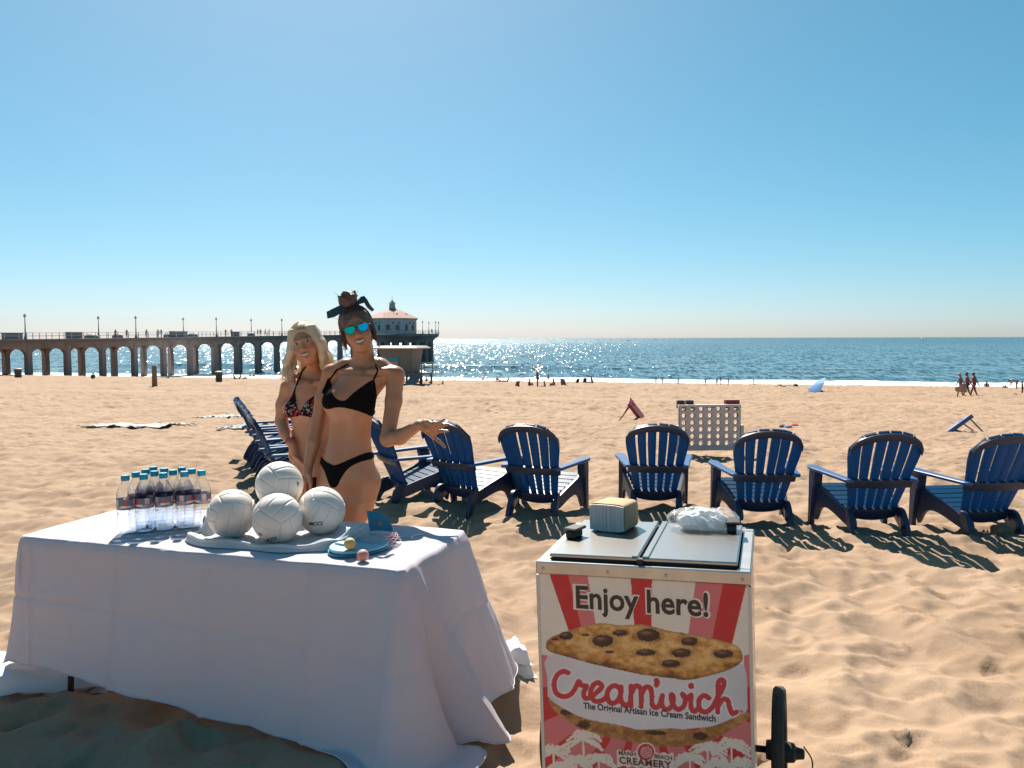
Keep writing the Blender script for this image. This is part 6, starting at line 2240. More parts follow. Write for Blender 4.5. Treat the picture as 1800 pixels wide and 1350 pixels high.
def woman_dark():
    D = 4.12; px_m = D / F_PX
    yaw = R(-24)                                    # trunk turned towards the left of the photo
    fr = np.array([math.cos(yaw), math.sin(yaw), 0]); ff = np.array([math.sin(yaw), -math.cos(yaw), 0])
    M2 = np.array([fr[:2], ff[:2]])
    def P(px, py, dy=0.0): return at(px, py, D + dy)
    g = float(base_z(*P(600, 1000)[:2]))
    F = Field(P(520, 1180)[:] * [1, 0, 0] + [0, D - .47, g - .03], [P(800, 500)[0] + .03, D + .32, 1.75], .0046)
    # trunk silhouette taken row by row: (py, left, right, depth half)
    rows = [(662, 590, 688, .078), (680, 577, 676, .098), (700, 572, 664, .105), (722, 573, 660, .098), (745, 573, 656, .088), (765, 572, 655, .084), (785, 567, 657, .090), (805, 561, 661, .102),
            (825, 557, 665, .112), (842, 556, 667, .116), (858, 560, 667, .108), (872, 568, 662, .085)]
    rows = rows[::-1]
    zs = [P(600, r[0])[2] for r in rows]; cs = [P((r[1] + r[2]) / 2, r[0])[:2] for r in rows]
    A = [(r[2] - r[1]) / 2 * px_m * .985 for r in rows]; Bd = [r[3] for r in rows]
    F.column(zs, cs, A, Bd, M2, .02)
    # shoulders, neck
    shL = P(695, 660, -.055); shR = P(582, 656, .075)
    nb = P(643, 640, .02); 
    F.chain([P(640, 655, .02), P(640, 610, .0)], [.050, .046], .03)
    F.chain([nb, P(668, 645, -.02), shL], [.045, .040, .042], .035)
    F.chain([nb, P(608, 645, .05), shR], [.045, .038, .042], .035)
    F.chain([P(650, 652, -.075), P(682, 650, -.09)], [.011, .011], .022); F.chain([P(633, 654, -.06), P(600, 652, .0)], [.011, .011], .022)   # collar bones
    F.ell(P(638, 668, .0), (.115, .075, .06), np.array([fr, ff, [0, 0, 1]]), .05)
    # bust, buttocks, belly
    Mb = np.array([fr, ff, [0, 0, 1]])
    F.ell(P(601, 703) + ff * .052 + [0, 0, -.01], (.064, .058, .062), Mb, .055)
    F.ell(P(640, 705) + ff * .054 + [0, 0, -.01], (.066, .060, .063), Mb, .055)
    for q in (588, 630):
        F.ell(P(q, 846) - ff * .052, (.078, .070, .080), Mb, .05)
    nv = P(584, 776) ; 
    # legs
    kneeL, kneeR = P(590, 985, -.03), P(572, 990, .05)
    ankL, ankR = P(580, 1112, .06), P(560, 1118, .12)
    ankL[2] = g + .085; ankR[2] = g + .085
    F.chain([P(636, 848, -.01), P(625, 885, -.03), P(609, 935, -.035), kneeL], [.088, .086, .072, .056], .04)
    F.chain([P(588, 850, .03), P(581, 895, .035), P(576, 940, .045), kneeR], [.086, .083, .070, .056], .04)
    for kn, an in ((kneeL, ankL), (kneeR, ankR)):
        mid = kn * .62 + an * .38 + [0, .022, 0]
        F.chain([kn, mid, an], [.053, .053, .034], .02)
        F.chain([an, an + [-.03, -.10, -.045], an + [-.045, -.17, -.062]], [.038, .033, .022], .02)
        F.cone(an, an + [.01, .035, -.045], .036, .032, .02)
    # image-right arm: bent, open hand
    el = P(681, 772, -.15); wr = P(737, 747, -.27)
    F.chain([shL, P(692, 705, -.085), el], [.046, .041, .036], .02)
    F.chain([el, P(703, 768, -.20), wr], [.037, .038, .0235], .015)
    kn = [P(764, 744.5, -.36), P(766.5, 751, -.355), P(766, 759, -.335), P(761, 767, -.315)]
    tips = [(P(772, 744, -.385), P(781, 737.5, -.41)), (P(777, 748, -.385), P(788, 746, -.415)), (P(777, 757.5, -.36), P(788, 757.5, -.38)), (P(771, 775, -.33), P(782, 786, -.35))]
    hand(F, wr, kn, tips, (P(747, 742, -.30), P(753, 741, -.335), P(760, 746, -.365)))
    F.ell((wr + kn[1] + kn[2]) / 3, (.034, .030, .014), None, .015)
    # image-left arm hangs straight down
    elR = P(559, 740, .09); wrR = P(541, 822, .02)
    F.chain([shR, P(568, 700, .09), elR], [.045, .041, .036], .02)
    F.chain([elR, P(552, 778, .06), wrR], [.036, .037, .025], .015)
    kn = [P(537 + i * 3, 846 + i * .5, -.02 + i * .012) for i in range(4)]
    hand(F, wrR, kn, [(q + [-.004, -.004, -.035], q + [0, .004, -.062]) for q in kn], (P(544, 836, -.02), P(546, 850, -.035), P(546, 861, -.035)))
    # head
    C = P(628.5, 581.5, -.015); s = .98
    MH = head_frame(C, R(10), R(14), R(0))
    if (MH[2][0] > 0): MH = head_frame(C, R(10), R(-14), 0)
    add_head(F, C, MH, s)
    F.chain([P(641, 640, .02), C + MH[1] * -.015 + MH[2] * -.05], [.048, .047], .02)
    # navel dimple
    F.ell(nv + ff * .090, (.007, .02, .010), Mb, .012, cut=True)
    V, Q = surface_nets(F); V = lap_smooth(V, Q, 2, .4)
    col = np.tile(np.array((.43, .175, .080)), (len(V), 1))
    face_paint(V, col, C, MH, s, (.05, .025, .018))
    tipz = np.array([t for m, t in tips])
    root = empty('person', (P(600, 900)[0], D, g), 0, 'dark-haired woman in black bikini with mirrored sunglasses, one palm held out', 'person')
    inv = np.array(root.location)
    body = link('body', fast_mesh('body', V - inv, Q, True, col), skin_material('tan_skin'), root)
    face_parts(F, C, MH, s, root, inv, False, (.30, .095, .065), (.05, .025, .018), .92)
    Floc = F; 
    def at_root(o): o.location = tuple(-inv); return o
    black = pbr('black_lycra', (.006, .004, .004), .9, spec=.1, bump=.1, bscale=500)
    top_poly = [(577, 664), (571, 677), (563, 697), (572, 719), (597, 716), (630, 723), (664, 735), (668, 722), (662, 690), (659, 671), (650, 670), (622, 690), (606, 704), (592, 701), (584, 690), (582, 674)]
    zt0, zt1 = P(600, 733)[2], P(600, 716)[2]
    def top_mask(Pq):
        x, y = to_px(Pq); fd = (Pq - P(618, 700)) @ ff
        m = poly_sd(x, y, top_poly) * px_m
        m = np.where(fd > -.01, m, .05)
        band = np.abs(Pq[:, 2] - (zt0 + zt1) / 2) - .012
        band = np.where((fd < .03) & (np.abs((Pq - P(618, 720)) @ fr) < .17), band, .05)
        s1 = seg_dist(x, y, [(579, 668), (592, 650), (612, 640)]) * px_m - .0045; s2 = seg_dist(x, y, [(655, 672), (664, 652), (660, 640)]) * px_m - .0045
        arm = np.minimum(np.linalg.norm(Pq - elR, axis=1) - .09, 9)
        return np.minimum(np.minimum(m, band), np.where(fd > -.05, np.minimum(s1, s2), .05))
    def arm_away(Pq):      # keep cloth off the arms
        def cap(a, b, r):
            v = b - a; t = np.clip(((Pq - a) @ v) / (v @ v), 0, 1); return np.linalg.norm(Pq - a - t[:, None] * v, axis=1) - r
        return np.minimum(np.minimum(cap(P(568, 695, .09), elR, .052), cap(elR, wrR, .05)), np.minimum(cap(P(694, 690, -.075), el, .05), cap(wrR, wrR + [0, 0, -.1], .055)))
    at_root(garment(F, lambda q: np.maximum(top_mask(q), -arm_away(q)), .0045, 'bikini_top', black, root))
    bot = [(559, 792), (568, 807), (580, 815), (590, 817), (613, 808), (640, 797), (666, 793), (668, 803), (634, 812), (612, 824), (599, 842), (592, 856), (580, 855), (570, 828), (558, 806)]
    zb0, zb1 = P(600, 806)[2], P(600, 794)[2]
    def bot_mask(Pq):
        x, y = to_px(Pq); fd = (Pq - P(612, 825)) @ ff; sd = (Pq - P(612, 825)) @ fr
        m = np.where(fd > -.01, poly_sd(x, y, bot) * px_m, .05)
        wv = np.interp(Pq[:, 2], [P(600, 862)[2], zb0, zb1], [.02, .12, .18])
        back = np.maximum(np.abs(sd) - wv, np.maximum(P(600, 862)[2] - Pq[:, 2], Pq[:, 2] - zb1))
        return np.minimum(m, np.where(fd < .0, back, .05))
    at_root(garment(F, lambda q: np.maximum(bot_mask(q), -arm_away(q)), .0045, 'bikini_bottom', black, root))
    # hair: scalp shell, bun, side wisps
    hair_m = pbr('brown_hair', (.085, .038, .024), .42, noise=.6, nscale=40, ncol=(.20, .10, .06), stretch=(2.5, 2.5, .5), bump=.6, bscale=120)
    H = Field(C - [.17, .17, .20], C + [.17, .20, .24], .0045)
    Lh = lambda x, y, z: C + s * (MH[0] * x + MH[1] * y + MH[2] * z)
    H.ell(Lh(0, -.024, .040), np.array((.088, .098, .100)) * s, MH, .01)
    H.ell(Lh(0, -.05, -.02), np.array((.078, .075, .085)) * s, MH, .03)
    H.ell(Lh(0, .118, -.008), np.array((.066, .080, .098)) * s, MH, .014, cut=True)
    H.ell(Lh(-.006, -.03, .170), np.array((.047, .045, .046)) * s, MH, .012)
    r_ = random.Random(4)
    for k in range(34):
        a = r_.uniform(0, 2 * PI); b = r_.uniform(-.9, 1.0); cb = math.sqrt(max(1 - (b * .8) ** 2, .05))
        def bp_(an, bb): return Lh(-.006 + .047 * cb * math.cos(an), -.03 + .045 * cb * math.sin(an), .170 + .042 * bb)
        H.chain([bp_(a, b), bp_(a + .5, b + .1), bp_(a + 1.0, b - .05)], [.006, .008, .005], .004)
    HV, HQ = surface_nets(H)
    HV = HV + .0018 * np.stack([fbm(HV[:, 0] * 170 + HV[:, 1] * 40, HV[:, 2] * 30, 2, 3)] * 3, 1)
    hm = link('hair', fast_mesh('hair', HV - inv, HQ, True), hair_m, root)
    mb = MB()
    ce = np.array((0, -.024, .040)); rad = np.array((.0885, .0985, .1005))
    for k in range(300):                      # combed from the hairline up to the knot
        th = r_.uniform(0, 2 * PI); el0 = r_.uniform(.05, .6) if math.sin(th) > .2 else r_.uniform(-.5, .3)
        if math.sin(th) > .35: el0 = max(el0, .62)
        pts = []
        for q in np.linspace(0, 1, 6):
            el_ = el0 + (1.35 - el0) * q; d_ = np.array((math.cos(el_) * math.cos(th), math.cos(el_) * math.sin(th), math.sin(el_)))
            p_ = ce + rad * d_ * (1.004 + .012 * math.sin(q * 7 + k))
            pts.append(Lh(*p_))
        mb.tube(pts, .0013, 3)
    for k in range(110):                      # loose curls by the ears and neck
        e = r_.choice((-1, 1)); q0 = r_.random()
        x, y, z = e * (.070 + .012 * r_.random()), .030 - .085 * q0, r_.uniform(-.03, .06); ln = r_.uniform(.05, .10); ph = r_.uniform(0, 6)
        pts = [Lh(x + e * (.006 * math.sin(ph + 5 * t) + .010 * t), y + .006 * math.cos(ph + 5 * t), z - ln * t) for t in np.linspace(0, 1, 8)]
        mb.tube(pts, [.0016] * 6 + [.0011, .0005], 3)
    for k in range(46):                       # fly-aways round the knot and crown
        a = r_.uniform(0, 2 * PI); bun = r_.random() < .6
        b0 = np.array((-.006 + .046 * math.cos(a), -.03 + .04 * math.sin(a), .175 + .03 * r_.uniform(-.6, 1))) if bun else np.array((.085 * math.cos(a), -.03 + .05 * math.sin(a), r_.uniform(.04, .12)))
        o_ = b0 - np.array((-.006, -.03, .15 if bun else .04)); o_ /= np.linalg.norm(o_); sd = np.array((-o_[1], o_[0], r_.uniform(-.5, .5)))
        ln = r_.uniform(.012, .032)
        mb.tube([Lh(*b0), Lh(*(b0 + o_ * ln * .5 + sd * ln * .2)), Lh(*(b0 + o_ * ln * .8 + sd * ln * .8))], [.0007, .0006, .0003], 3)
    w = obj('hair_wisps', mb, hair_m, hm); w.location = tuple(-inv)
    # ribbon bow behind the bun
    rib = pbr('navy_ribbon', (.014, .032, .05), .5, bump=.2, bscale=60)
    def ribbon(pts, widths, name):
        pts = [np.array(p) for p in pts]; c_ = cr(pts, 5); w_ = np.interp(np.linspace(0, 1, len(c_)), np.linspace(0, 1, len(widths)), widths)
        tg = np.gradient(c_, axis=0); tg /= np.linalg.norm(tg, axis=1, keepdims=True); vd = np.array([0, -1.0, .25]); nn = np.cross(tg, vd); nn /= np.linalg.norm(nn, axis=1, keepdims=True)
        mbb = MB()
        th = np.cross(nn, tg) * .002
        rings = [np.array([c_[i] - nn[i] * w_[i] - th[i], c_[i] + nn[i] * w_[i] - th[i], c_[i] + nn[i] * w_[i] + th[i], c_[i] - nn[i] * w_[i] + th[i]]) for i in range(len(c_))]
        mbb.loft(rings); o = obj(name, mbb, rib, root, 40); o.location = tuple(-inv)
    ribbon([P(609, 538, -.02), P(599, 543, -.03), P(586, 550, -.03), P(575, 554, -.015)], [.010, .019, .022, .018], 'bow_loop')
    ribbon([P(628, 533, -.02), P(637, 527, -.03), P(643, 524, -.02)], [.009, .018, .014], 'bow_loop')
    ribbon([P(641, 526, -.03), P(648, 538, -.03), P(656, 546, -.02)], [.011, .011, .008], 'bow_tail')
    ribbon([P(607, 538, -.01), P(619, 534, -.02), P(632, 531, -.01)], [.006, .008, .006], 'bow_band')
    # sunglasses
    gl = empty('sunglasses', tuple(C - inv)); gl.parent = root
    frame = pbr('glasses_frame', (.015, .012, .012), .3); lens = pbr('mirror_lens', (0.0, .48, .68), .06, metal=1.0)
    def fw(x, y, z): return s * (MH[0] * x + MH[1] * y + MH[2] * z)
    for e in (-1, 1):
        o_ = cr([(-.026, .014), (0, .018), (.025, .014), (.024, -.006), (.008, -.019), (-.012, -.018), (-.025, -.004)], 4, True)
        o_[:, 0] *= -e
        cx_ = e * .034
        def plate(k2, y0, y1, mt, nm):
            m_ = MB(); pr = []
            for yy in (y0, y1):
                pr.append(np.array([fw(cx_ + p[0] * k2, yy - 4.5 * (cx_ + p[0] * k2) ** 2, .010 + p[1] * k2) for p in o_]))
            m_.loft(pr); return obj(nm, m_, mt, gl, 30)
        plate(1.0, .111, .1125, lens, 'lens')
        rm = MB(); pts = np.array([fw(cx_ + p[0] * 1.03, .1115 - 4.5 * (cx_ + p[0]) ** 2, .010 + p[1] * 1.03) for p in o_]); rm.tube(np.concatenate([pts, pts[:2]]), .0019, 6)
        obj('rim', rm, frame, gl, True)
        obj('temple', MB().tube([fw(e * .062, .094, .018), fw(e * .074, .05, .02), fw(e * .077, -.01, .012)], .0025, 6), frame, gl, True)
    obj('bridge', MB().tube([fw(-.010, .111, .016), fw(0, .114, .019), fw(.010, .111, .016)], .0026, 6), frame, gl, True)
    return root


def woman_blonde():
    D = 4.42; px_m = D / F_PX
    yaw = R(-22); fr = np.array([math.cos(yaw), math.sin(yaw), 0]); ff = np.array([math.sin(yaw), -math.cos(yaw), 0])
    M2 = np.array([fr[:2], ff[:2]]); Mb = np.array([fr, ff, [0, 0, 1]])
    def P(px, py, dy=0.0): return at(px, py, D + dy)
    g = float(base_z(*P(545, 900)[:2]))
    F = Field([P(470, 700)[0], D - .28, g - .03], [P(615, 700)[0], D + .32, 1.72], .0052)
    rows = [(676, 516, 575, .075), (692, 508, 588, .095), (712, 506, 588, .102), (730, 508, 586, .094), (750, 511, 583, .086), (768, 514, 581, .082), (788, 514, 586, .088), (808, 511, 591, .100), (828, 509, 594, .110), (846, 512, 594, .105), (862, 520, 590, .085)][::-1]
    zs = [P(545, r[0])[2] for r in rows]; cs = [P((r[1] + r[2]) / 2, r[0])[:2] for r in rows]
    F.column(zs, cs, [(r[2] - r[1]) / 2 * px_m * .985 for r in rows], [r[3] for r in rows], M2, .02)
    shR = P(507, 681, .05); shL = P(583, 676, -.03)
    nb = P(548, 664, .02)
    F.chain([P(548, 672, .02), P(545, 630, .0)], [.048, .043], .03)
    F.chain([nb, P(526, 668, .04), shR], [.042, .036, .040], .035); F.chain([nb, P(568, 667, 0), shL], [.042, .036, .040], .035)
    F.chain([P(540, 672, -.07), P(520, 672, -.02)], [.010, .010], .02); F.chain([P(555, 672, -.08), P(572, 671, -.08)], [.010, .010], .02)
    F.ell(P(546, 686, .0), (.105, .07, .055), Mb, .05)
    F.ell(P(525, 717) + ff * .056, (.054, .050, .052), Mb, .035); F.ell(P(556, 718) + ff * .060, (.056, .052, .054), Mb, .035)
    for q in (530, 575):
        F.ell(P(q, 852) - ff * .055, (.08, .07, .08), Mb, .05)
    F.ell(P(525, 794) + ff * .088, (.007, .02, .010), Mb, .012, cut=True)
    kneeL, kneeR = P(568, 975, .0), P(532, 978, .05)
    for hip, kn, an in ((P(572, 850, .0), kneeL, P(566, 1100, .08)), (P(533, 852, .04), kneeR, P(534, 1100, .13))):
        an[2] = g + .085
        F.chain([hip, hip * .5 + kn * .5, kn], [.082, .072, .053], .04)
        F.chain([kn, kn * .62 + an * .38 + [0, .02, 0], an], [.051, .050, .033], .02)
        F.chain([an, an + [-.02, -.10, -.045], an + [-.03, -.165, -.062]], [.036, .031, .021], .02); F.cone(an, an + [0, .035, -.045], .034, .03, .02)
    elb = P(494.5, 741, .06); wr = P(513, 781, -.07)
    F.chain([shR, P(497.5, 712, .06), elb], [.042, .0385, .034], .02); F.chain([elb, P(502, 762, .0), wr], [.034, .034, .0225], .015)
    kn = [P(517 + i * 2.2, 800 + i * 2.0, -.085 + i * .002) for i in range(4)]
    hand(F, wr, kn, [(q + [.018, -.016, -.014], q + [.034, -.016, -.030]) for q in kn], (P(512, 791, -.05), P(510, 801, -.03), P(511, 810, -.015)))
    elL = P(596, 735, .06); F.chain([shL, elL, P(585, 790, .10)], [.041, .034, .024], .02)
    kn = [P(580 + i * 2, 812, .10 + i * .012) for i in range(4)]
    hand(F, P(585, 790, .10), kn, [(q + [0, -.01, -.03], q + [0, -.008, -.055]) for q in kn], (P(578, 800, .09), P(575, 810, .085), P(575, 818, .08)))
    C = P(538, 606, -.01); s = .97
    MH = head_frame(C, R(2), R(14), 0)
    if MH[2][0] > 0: MH = head_frame(C, R(2), R(-14), 0)
    add_head(F, C, MH, s)
    F.chain([P(547, 664, .02), C + MH[1] * -.015 + MH[2] * -.05], [.046, .045], .02)
    V, Q = surface_nets(F); V = lap_smooth(V, Q, 2, .4)
    col = np.tile(np.array((.48, .205, .100)), (len(V), 1))
    face_paint(V, col, C, MH, s, (.10, .05, .03), .8)
    root = empty('person', (P(545, 900)[0], D, g), 0, 'blonde woman in dark patterned bikini smiling behind the volleyballs, hand on hip', 'person')
    inv = np.array(root.location)
    link('body', fast_mesh('body', V - inv, Q, True, col), skin_material('fair_skin'), root)
    face_parts(F, C, MH, s, root, inv, True, (.36, .12, .09), (.14, .075, .045), .86)
    cloth = pbr('print_lycra', (.02, .01, .01), .9, spec=.1, vcol=True)
    ltri = [(521, 675), (511, 699), (501, 714), (500, 729), (507, 734), (529, 730), (527, 721), (523, 715), (519, 692)]
    rtri = [(570, 656), (561, 686), (540, 705), (528, 721), (529, 730), (553, 734), (566, 733), (569, 720), (567, 690)]
    def mask(Pq):
        x, y = to_px(Pq); fd = (Pq - P(547, 710)) @ ff
        m = np.minimum(poly_sd(x, y, ltri), poly_sd(x, y, rtri)) * px_m
        st = np.minimum(seg_dist(x, y, [(521, 677), (531, 652), (537, 645)]), seg_dist(x, y, [(568, 662), (566, 645)])) * px_m - .005
        band = np.maximum(np.abs(Pq[:, 2] - P(545, 730)[2]) - .008, np.abs((Pq - P(547, 710)) @ fr) - .15)
        def cap(a, b, r):
            v = b - a; t = np.clip(((Pq - a) @ v) / (v @ v), 0, 1); return np.linalg.norm(Pq - a - t[:, None] * v, axis=1) - r
        arm = np.minimum(cap(P(500, 706, .06), elb, .046), cap(elb, wr, .045))
        return np.maximum(np.where(fd > -.02, np.minimum(m, st), np.where(fd < .02, band, .05)), -arm)
    def print_col(Vc):
        c = np.tile(np.array((.018, .008, .009)), (len(Vc), 1)); x, y = to_px(Vc)
        n = fbm(x * .22, y * .22, 2, 31); low = (y > 707) & (y < 730)
        c[low & (np.abs(n) < .055)] = (.50, .44, .38)
        c[(y > 690) & (n > .30)] = (.38, .03, .04)
        return c
    o = garment(F, mask, .0045, 'bikini_top', cloth, root, colfn=print_col); o.location = tuple(-inv)
    bot = [(506, 822), (530, 836), (560, 838), (600, 820), (602, 832), (572, 852), (552, 872), (536, 868), (520, 846), (505, 834)]
    def bmask(Pq):
        x, y = to_px(Pq); fd = (Pq - P(547, 840)) @ ff; sd = (Pq - P(547, 840)) @ fr
        wv = np.interp(Pq[:, 2], [P(545, 870)[2], P(545, 832)[2]], [.02, .16])
        back = np.maximum(np.abs(sd) - wv, np.maximum(P(545, 870)[2] - Pq[:, 2], Pq[:, 2] - P(545, 824)[2]))
        return np.minimum(np.where(fd > -.01, poly_sd(x, y, bot) * px_m, .05), np.where(fd < 0, back, .05))
    o = garment(F, bmask, .0045, 'bikini_bottom', cloth, root, colfn=lambda v: np.tile(np.array((.018, .008, .009)), (len(v), 1))); o.location = tuple(-inv)
    # long straight hair
    hair = pbr('blonde_hair', (.86, .72, .52), .5, noise=.45, nscale=60, ncol=(.60, .44, .26), stretch=(2.5, 2.5, .35), bump=.5, bscale=110, trans=.35)
    H = Field(C - [.20, .20, .32], C + [.20, .20, .17], .0048)
    Lh = lambda x, y, z: C + s * (MH[0] * x + MH[1] * y + MH[2] * z)
    H.ell(Lh(0, -.024, .036), np.array((.085, .096, .097)) * s, MH, .01)
    H.ell(Lh(0, -.055, -.03), np.array((.085, .07, .10)) * s, MH, .03)
    H.ell(Lh(-.006, .122, -.012), np.array((.058, .092, .112)) * s, MH, .016, cut=True)
    r_ = random.Random(9)
    for e, pts_end in ((-1, (506, 664)), (1, (577, 652))):
        for k in range(15):
            q = k / 14
            end = P(pts_end[0] + e * (-2 + 0) + (q - .5) * 16 * 1.0, pts_end[1] - 10 * abs(q - .5) + r_.uniform(-7, 5), -.05 + .10 * q + .02)
            a0 = Lh(e * (.046 + .020 * math.sin(PI * q)), .040 - .08 * q, .088); a1 = Lh(e * (.078 + .010 * math.sin(PI * q)), .040 - .085 * q, -.012)
            a2 = (a1 + end) / 2 + np.array([e * .010 + r_.uniform(-.005, .005), -.005, -.004])
            H.chain([a0, a1, a2, end], [.007, .013, .012, .004], .02)
    for k in range(14):
        x = -.075 + .15 * k / 13
        H.chain([Lh(x * .9, -.09, .0), Lh(x, -.105, -.09), P(542 + x * 280, 668 + r_.uniform(-6, 4), .075)], [.018, .018, .006], .01)
    HV, HQ = surface_nets(H)
    HV = HV + .0022 * np.stack([fbm(HV[:, 0] * 160 + HV[:, 1] * 60, HV[:, 2] * 14, 2, 3)] * 3, 1)
    hm = link('hair', fast_mesh('hair', HV - inv, HQ, True), hair, root)
    mb = MB()
    for k in range(420):
        e = r_.choice((-1, 1)); y0 = r_.uniform(-.10, .062); yy = math.sqrt(max(1 - ((y0 + .024) / .102) ** 2, .04))
        pts = []
        for ph in np.linspace(.05, 1.45, 5):
            pts.append(Lh(e * math.sin(ph) * .090 * max(yy, .55) - .008 * (1 - ph / 1.45), y0 - .01 * ph, .036 + math.cos(ph) * .1005 * yy + .001))
        q = (.062 - y0) / .16
        a1 = Lh(e * (.089 + .010 * r_.random()), .030 - .10 * q, -.04)
        pe = (506, 664) if e < 0 else (577, 652)
        end = P(pe[0] + r_.uniform(-12, 12), pe[1] + r_.uniform(-14, 10), -.06 + .12 * q)
        wv = r_.uniform(-.006, .006)
        pts += [a1, (a1 + end) / 2 + [e * .012 + wv, -.006, 0], end]
        mb.tube(cr(pts, 2), np.linspace(.0017, .0008, 2 * (len(pts) - 1) + 1), 3)
    for k in range(12):
        a = r_.uniform(0, PI); b0 = np.array((.09 * math.cos(a), -.03 + r_.uniform(-.03, .03), .036 + .10 * math.sin(a))); o_ = np.array((math.cos(a), 0, math.sin(a)))
        mb.tube([Lh(*b0), Lh(*(b0 + o_ * .008 + [.006, 0, 0])), Lh(*(b0 + o_ * .012 + [.018 * math.cos(a), 0, -.004]))], [.0007, .0006, .0003], 3)
    o = obj('hair_strands', mb, hair, hm); o.location = tuple(-inv)
    red = pbr('red_band', (.42, .02, .03), .5)
    dirv = wr - elb; dirv /= np.linalg.norm(dirv)
    a = np.cross(dirv, [0, 0, 1.0]); a /= np.linalg.norm(a); b = np.cross(dirv, a); cc = wr - dirv * .025 - inv
    mbr = MB(); mbr.tube([cc + .027 * (a * math.cos(t) + b * math.sin(t)) for t in np.linspace(0, 2 * PI, 25)], .004, 6); obj('wrist_band', mbr, red, root, True)
    ear = C + MH[0] * -.079 * s + MH[2] * -.035 * s + MH[1] * .005 - inv
    obj('earring', MB().lathe([(.002, -.012), (.007, -.006), (.007, .002), (.002, .006)], 10, TR(tuple(ear))), pbr('dark_bead', (.03, .015, .015), .3), root, True)
    return root


woman_dark()
woman_blonde()

# ---------------------------------------------------------------- people along the water, on the beach and on the pier
def figure(pose, seed, skin, top, low, hair, slim=1.0, h=.026):
    """one small person, 1.72 m tall when upright, facing +Y, feet or seat at z = 0"""
    r_ = random.Random(seed)
    J = {}
    if pose in ('stand', 'wade', 'walk', 'carry', 'lean'):
        st = {'stand': .06, 'wade': .05, 'walk': .26, 'carry': .22, 'lean': .10}[pose]
        J['hipL'], J['hipR'] = (-.09, 0, .88), (.09, 0, .88)
        J['kneeL'], J['kneeR'] = (-.10, st * .7, .47), (.10, -st * .35, .47)
        J['ankL'], J['ankR'] = (-.10, st, .07), (.10, -st, .09 if pose == 'walk' else .07)
        ch = np.array((0, .03 if pose != 'lean' else .16, 1.30)); nk = ch + [0, .01, .15]; hd = nk + [0, .03, .14]
        sw = .16 if pose in ('walk', 'carry') else .05
        if pose == 'wade':
            hands = [(-.42, .10, .98), (.42, .05, 1.02)]; elb = [(-.33, .0, 1.14), (.33, .0, 1.14)]
        elif pose == 'lean':
            hands = [(-.15, .42, 1.06), (.15, .42, 1.06)]; elb = [(-.26, .22, 1.08), (.26, .22, 1.08)]
        else:
            hands = [(-.25, -sw * 1.4, .80), (.26, sw * 1.4, .82)]; elb = [(-.25, -sw * .6, 1.06), (.25, sw * .5, 1.06)]
        pel = (0, 0, .93)
    elif pose == 'bend':
        J['hipL'], J['hipR'] = (-.09, 0, .84), (.09, 0, .84); J['kneeL'], J['kneeR'] = (-.12, .03, .45), (.12, .0, .45); J['ankL'], J['ankR'] = (-.13, 0, .07), (.13, -.05, .07)
        ch = np.array((0, .38, .98)); nk = ch + [0, .14, -.02]; hd = nk + [0, .12, -.05]; hands = [(-.15, .50, .48), (.15, .52, .48)]; elb = [(-.22, .44, .74), (.22, .44, .74)]; pel = (0, -.02, .90)
    elif pose in ('sit', 'sit_up', 'recline'):
        bk = {'sit': .02, 'sit_up': .06, 'recline': -.22}[pose]
        J['hipL'], J['hipR'] = (-.10, .02, .11), (.10, .02, .11)
        kz = .42 if pose == 'sit' else .22
        ky = .36 if pose == 'sit' else .46
        J['kneeL'], J['kneeR'] = (-.13, ky, kz), (.13, ky - .02, kz - .03); J['ankL'], J['ankR'] = (-.12, ky + (.12 if pose == 'sit' else .40), .06), (.12, ky + (.14 if pose == 'sit' else .42), .06)
        ch = np.array((0, bk, .50 if pose != 'recline' else .44)); nk = ch + [0, .02 if pose != 'recline' else -.05, .15]; hd = nk + [0, .03, .13]
        hands = [(-.16, ky - .05, kz), (.16, ky - .05, kz)] if pose == 'sit' else [(-.32, -.2 + bk, .04), (.32, -.2 + bk, .04)]
        elb = [(-.26, .14, .34), (.26, .14, .34)] if pose == 'sit' else [(-.28, -.10 + bk, .26), (.28, -.10 + bk, .26)]
        pel = (0, 0, .13)
    else:           # lie
        J['hipL'], J['hipR'] = (-.09, .0, .11), (.09, .0, .11); J['kneeL'], J['kneeR'] = (-.11, .42, .12 if seed % 2 else .36), (.11, .42, .10); J['ankL'], J['ankR'] = (-.12, .80, .06), (.12, .82, .06)
        ch = np.array((0, -.40, .14)); nk = ch + [0, -.16, .03]; hd = nk + [0, -.13, .05]; hands = [(-.30, -.05, .05), (.30, -.05, .05)]; elb = [(-.30, -.25, .06), (.30, -.25, .06)]; pel = (0, 0, .12)
    allp = np.array([*J.values(), ch, nk, hd, *hands, *elb, pel])
    F = Field(allp.min(0) - .2, allp.max(0) + .2, h)
    k = .05
    for s in 'LR':
        F.chain([J['hip' + s], J['knee' + s], J['ank' + s]], [.085 * slim, .058 * slim, .04], k)
        a = np.array(J['ank' + s]); d = np.array((0, .14, -.03)) if pose != 'lie' else np.array((0, .05, .10)); F.cone(a, a + d, .035, .025, .02)
    wch = .155 * slim; pel = np.array(pel)
    F.chain([pel, (pel + ch) / 2, ch], [.125 * slim, .112 * slim, .12 * slim], k)
    up = (ch - pel) / np.linalg.norm(ch - pel)
    sh = [ch + up * .09 + [-.165, 0, 0], ch + up * .09 + [.165, 0, 0]]
    F.cone(sh[0], sh[1], .06, .06, k)
    for i in (0, 1):
        F.chain([sh[i], elb[i], hands[i]], [.052 * slim, .042, .034], .03)
        F.ell(hands[i], (.04, .045, .05), None, .02)
    F.cone(ch + up * .08, nk, .065, .055, .03)
    F.ell(hd, (.085, .105, .12), None, .03)
    V, Q = surface_nets(F)
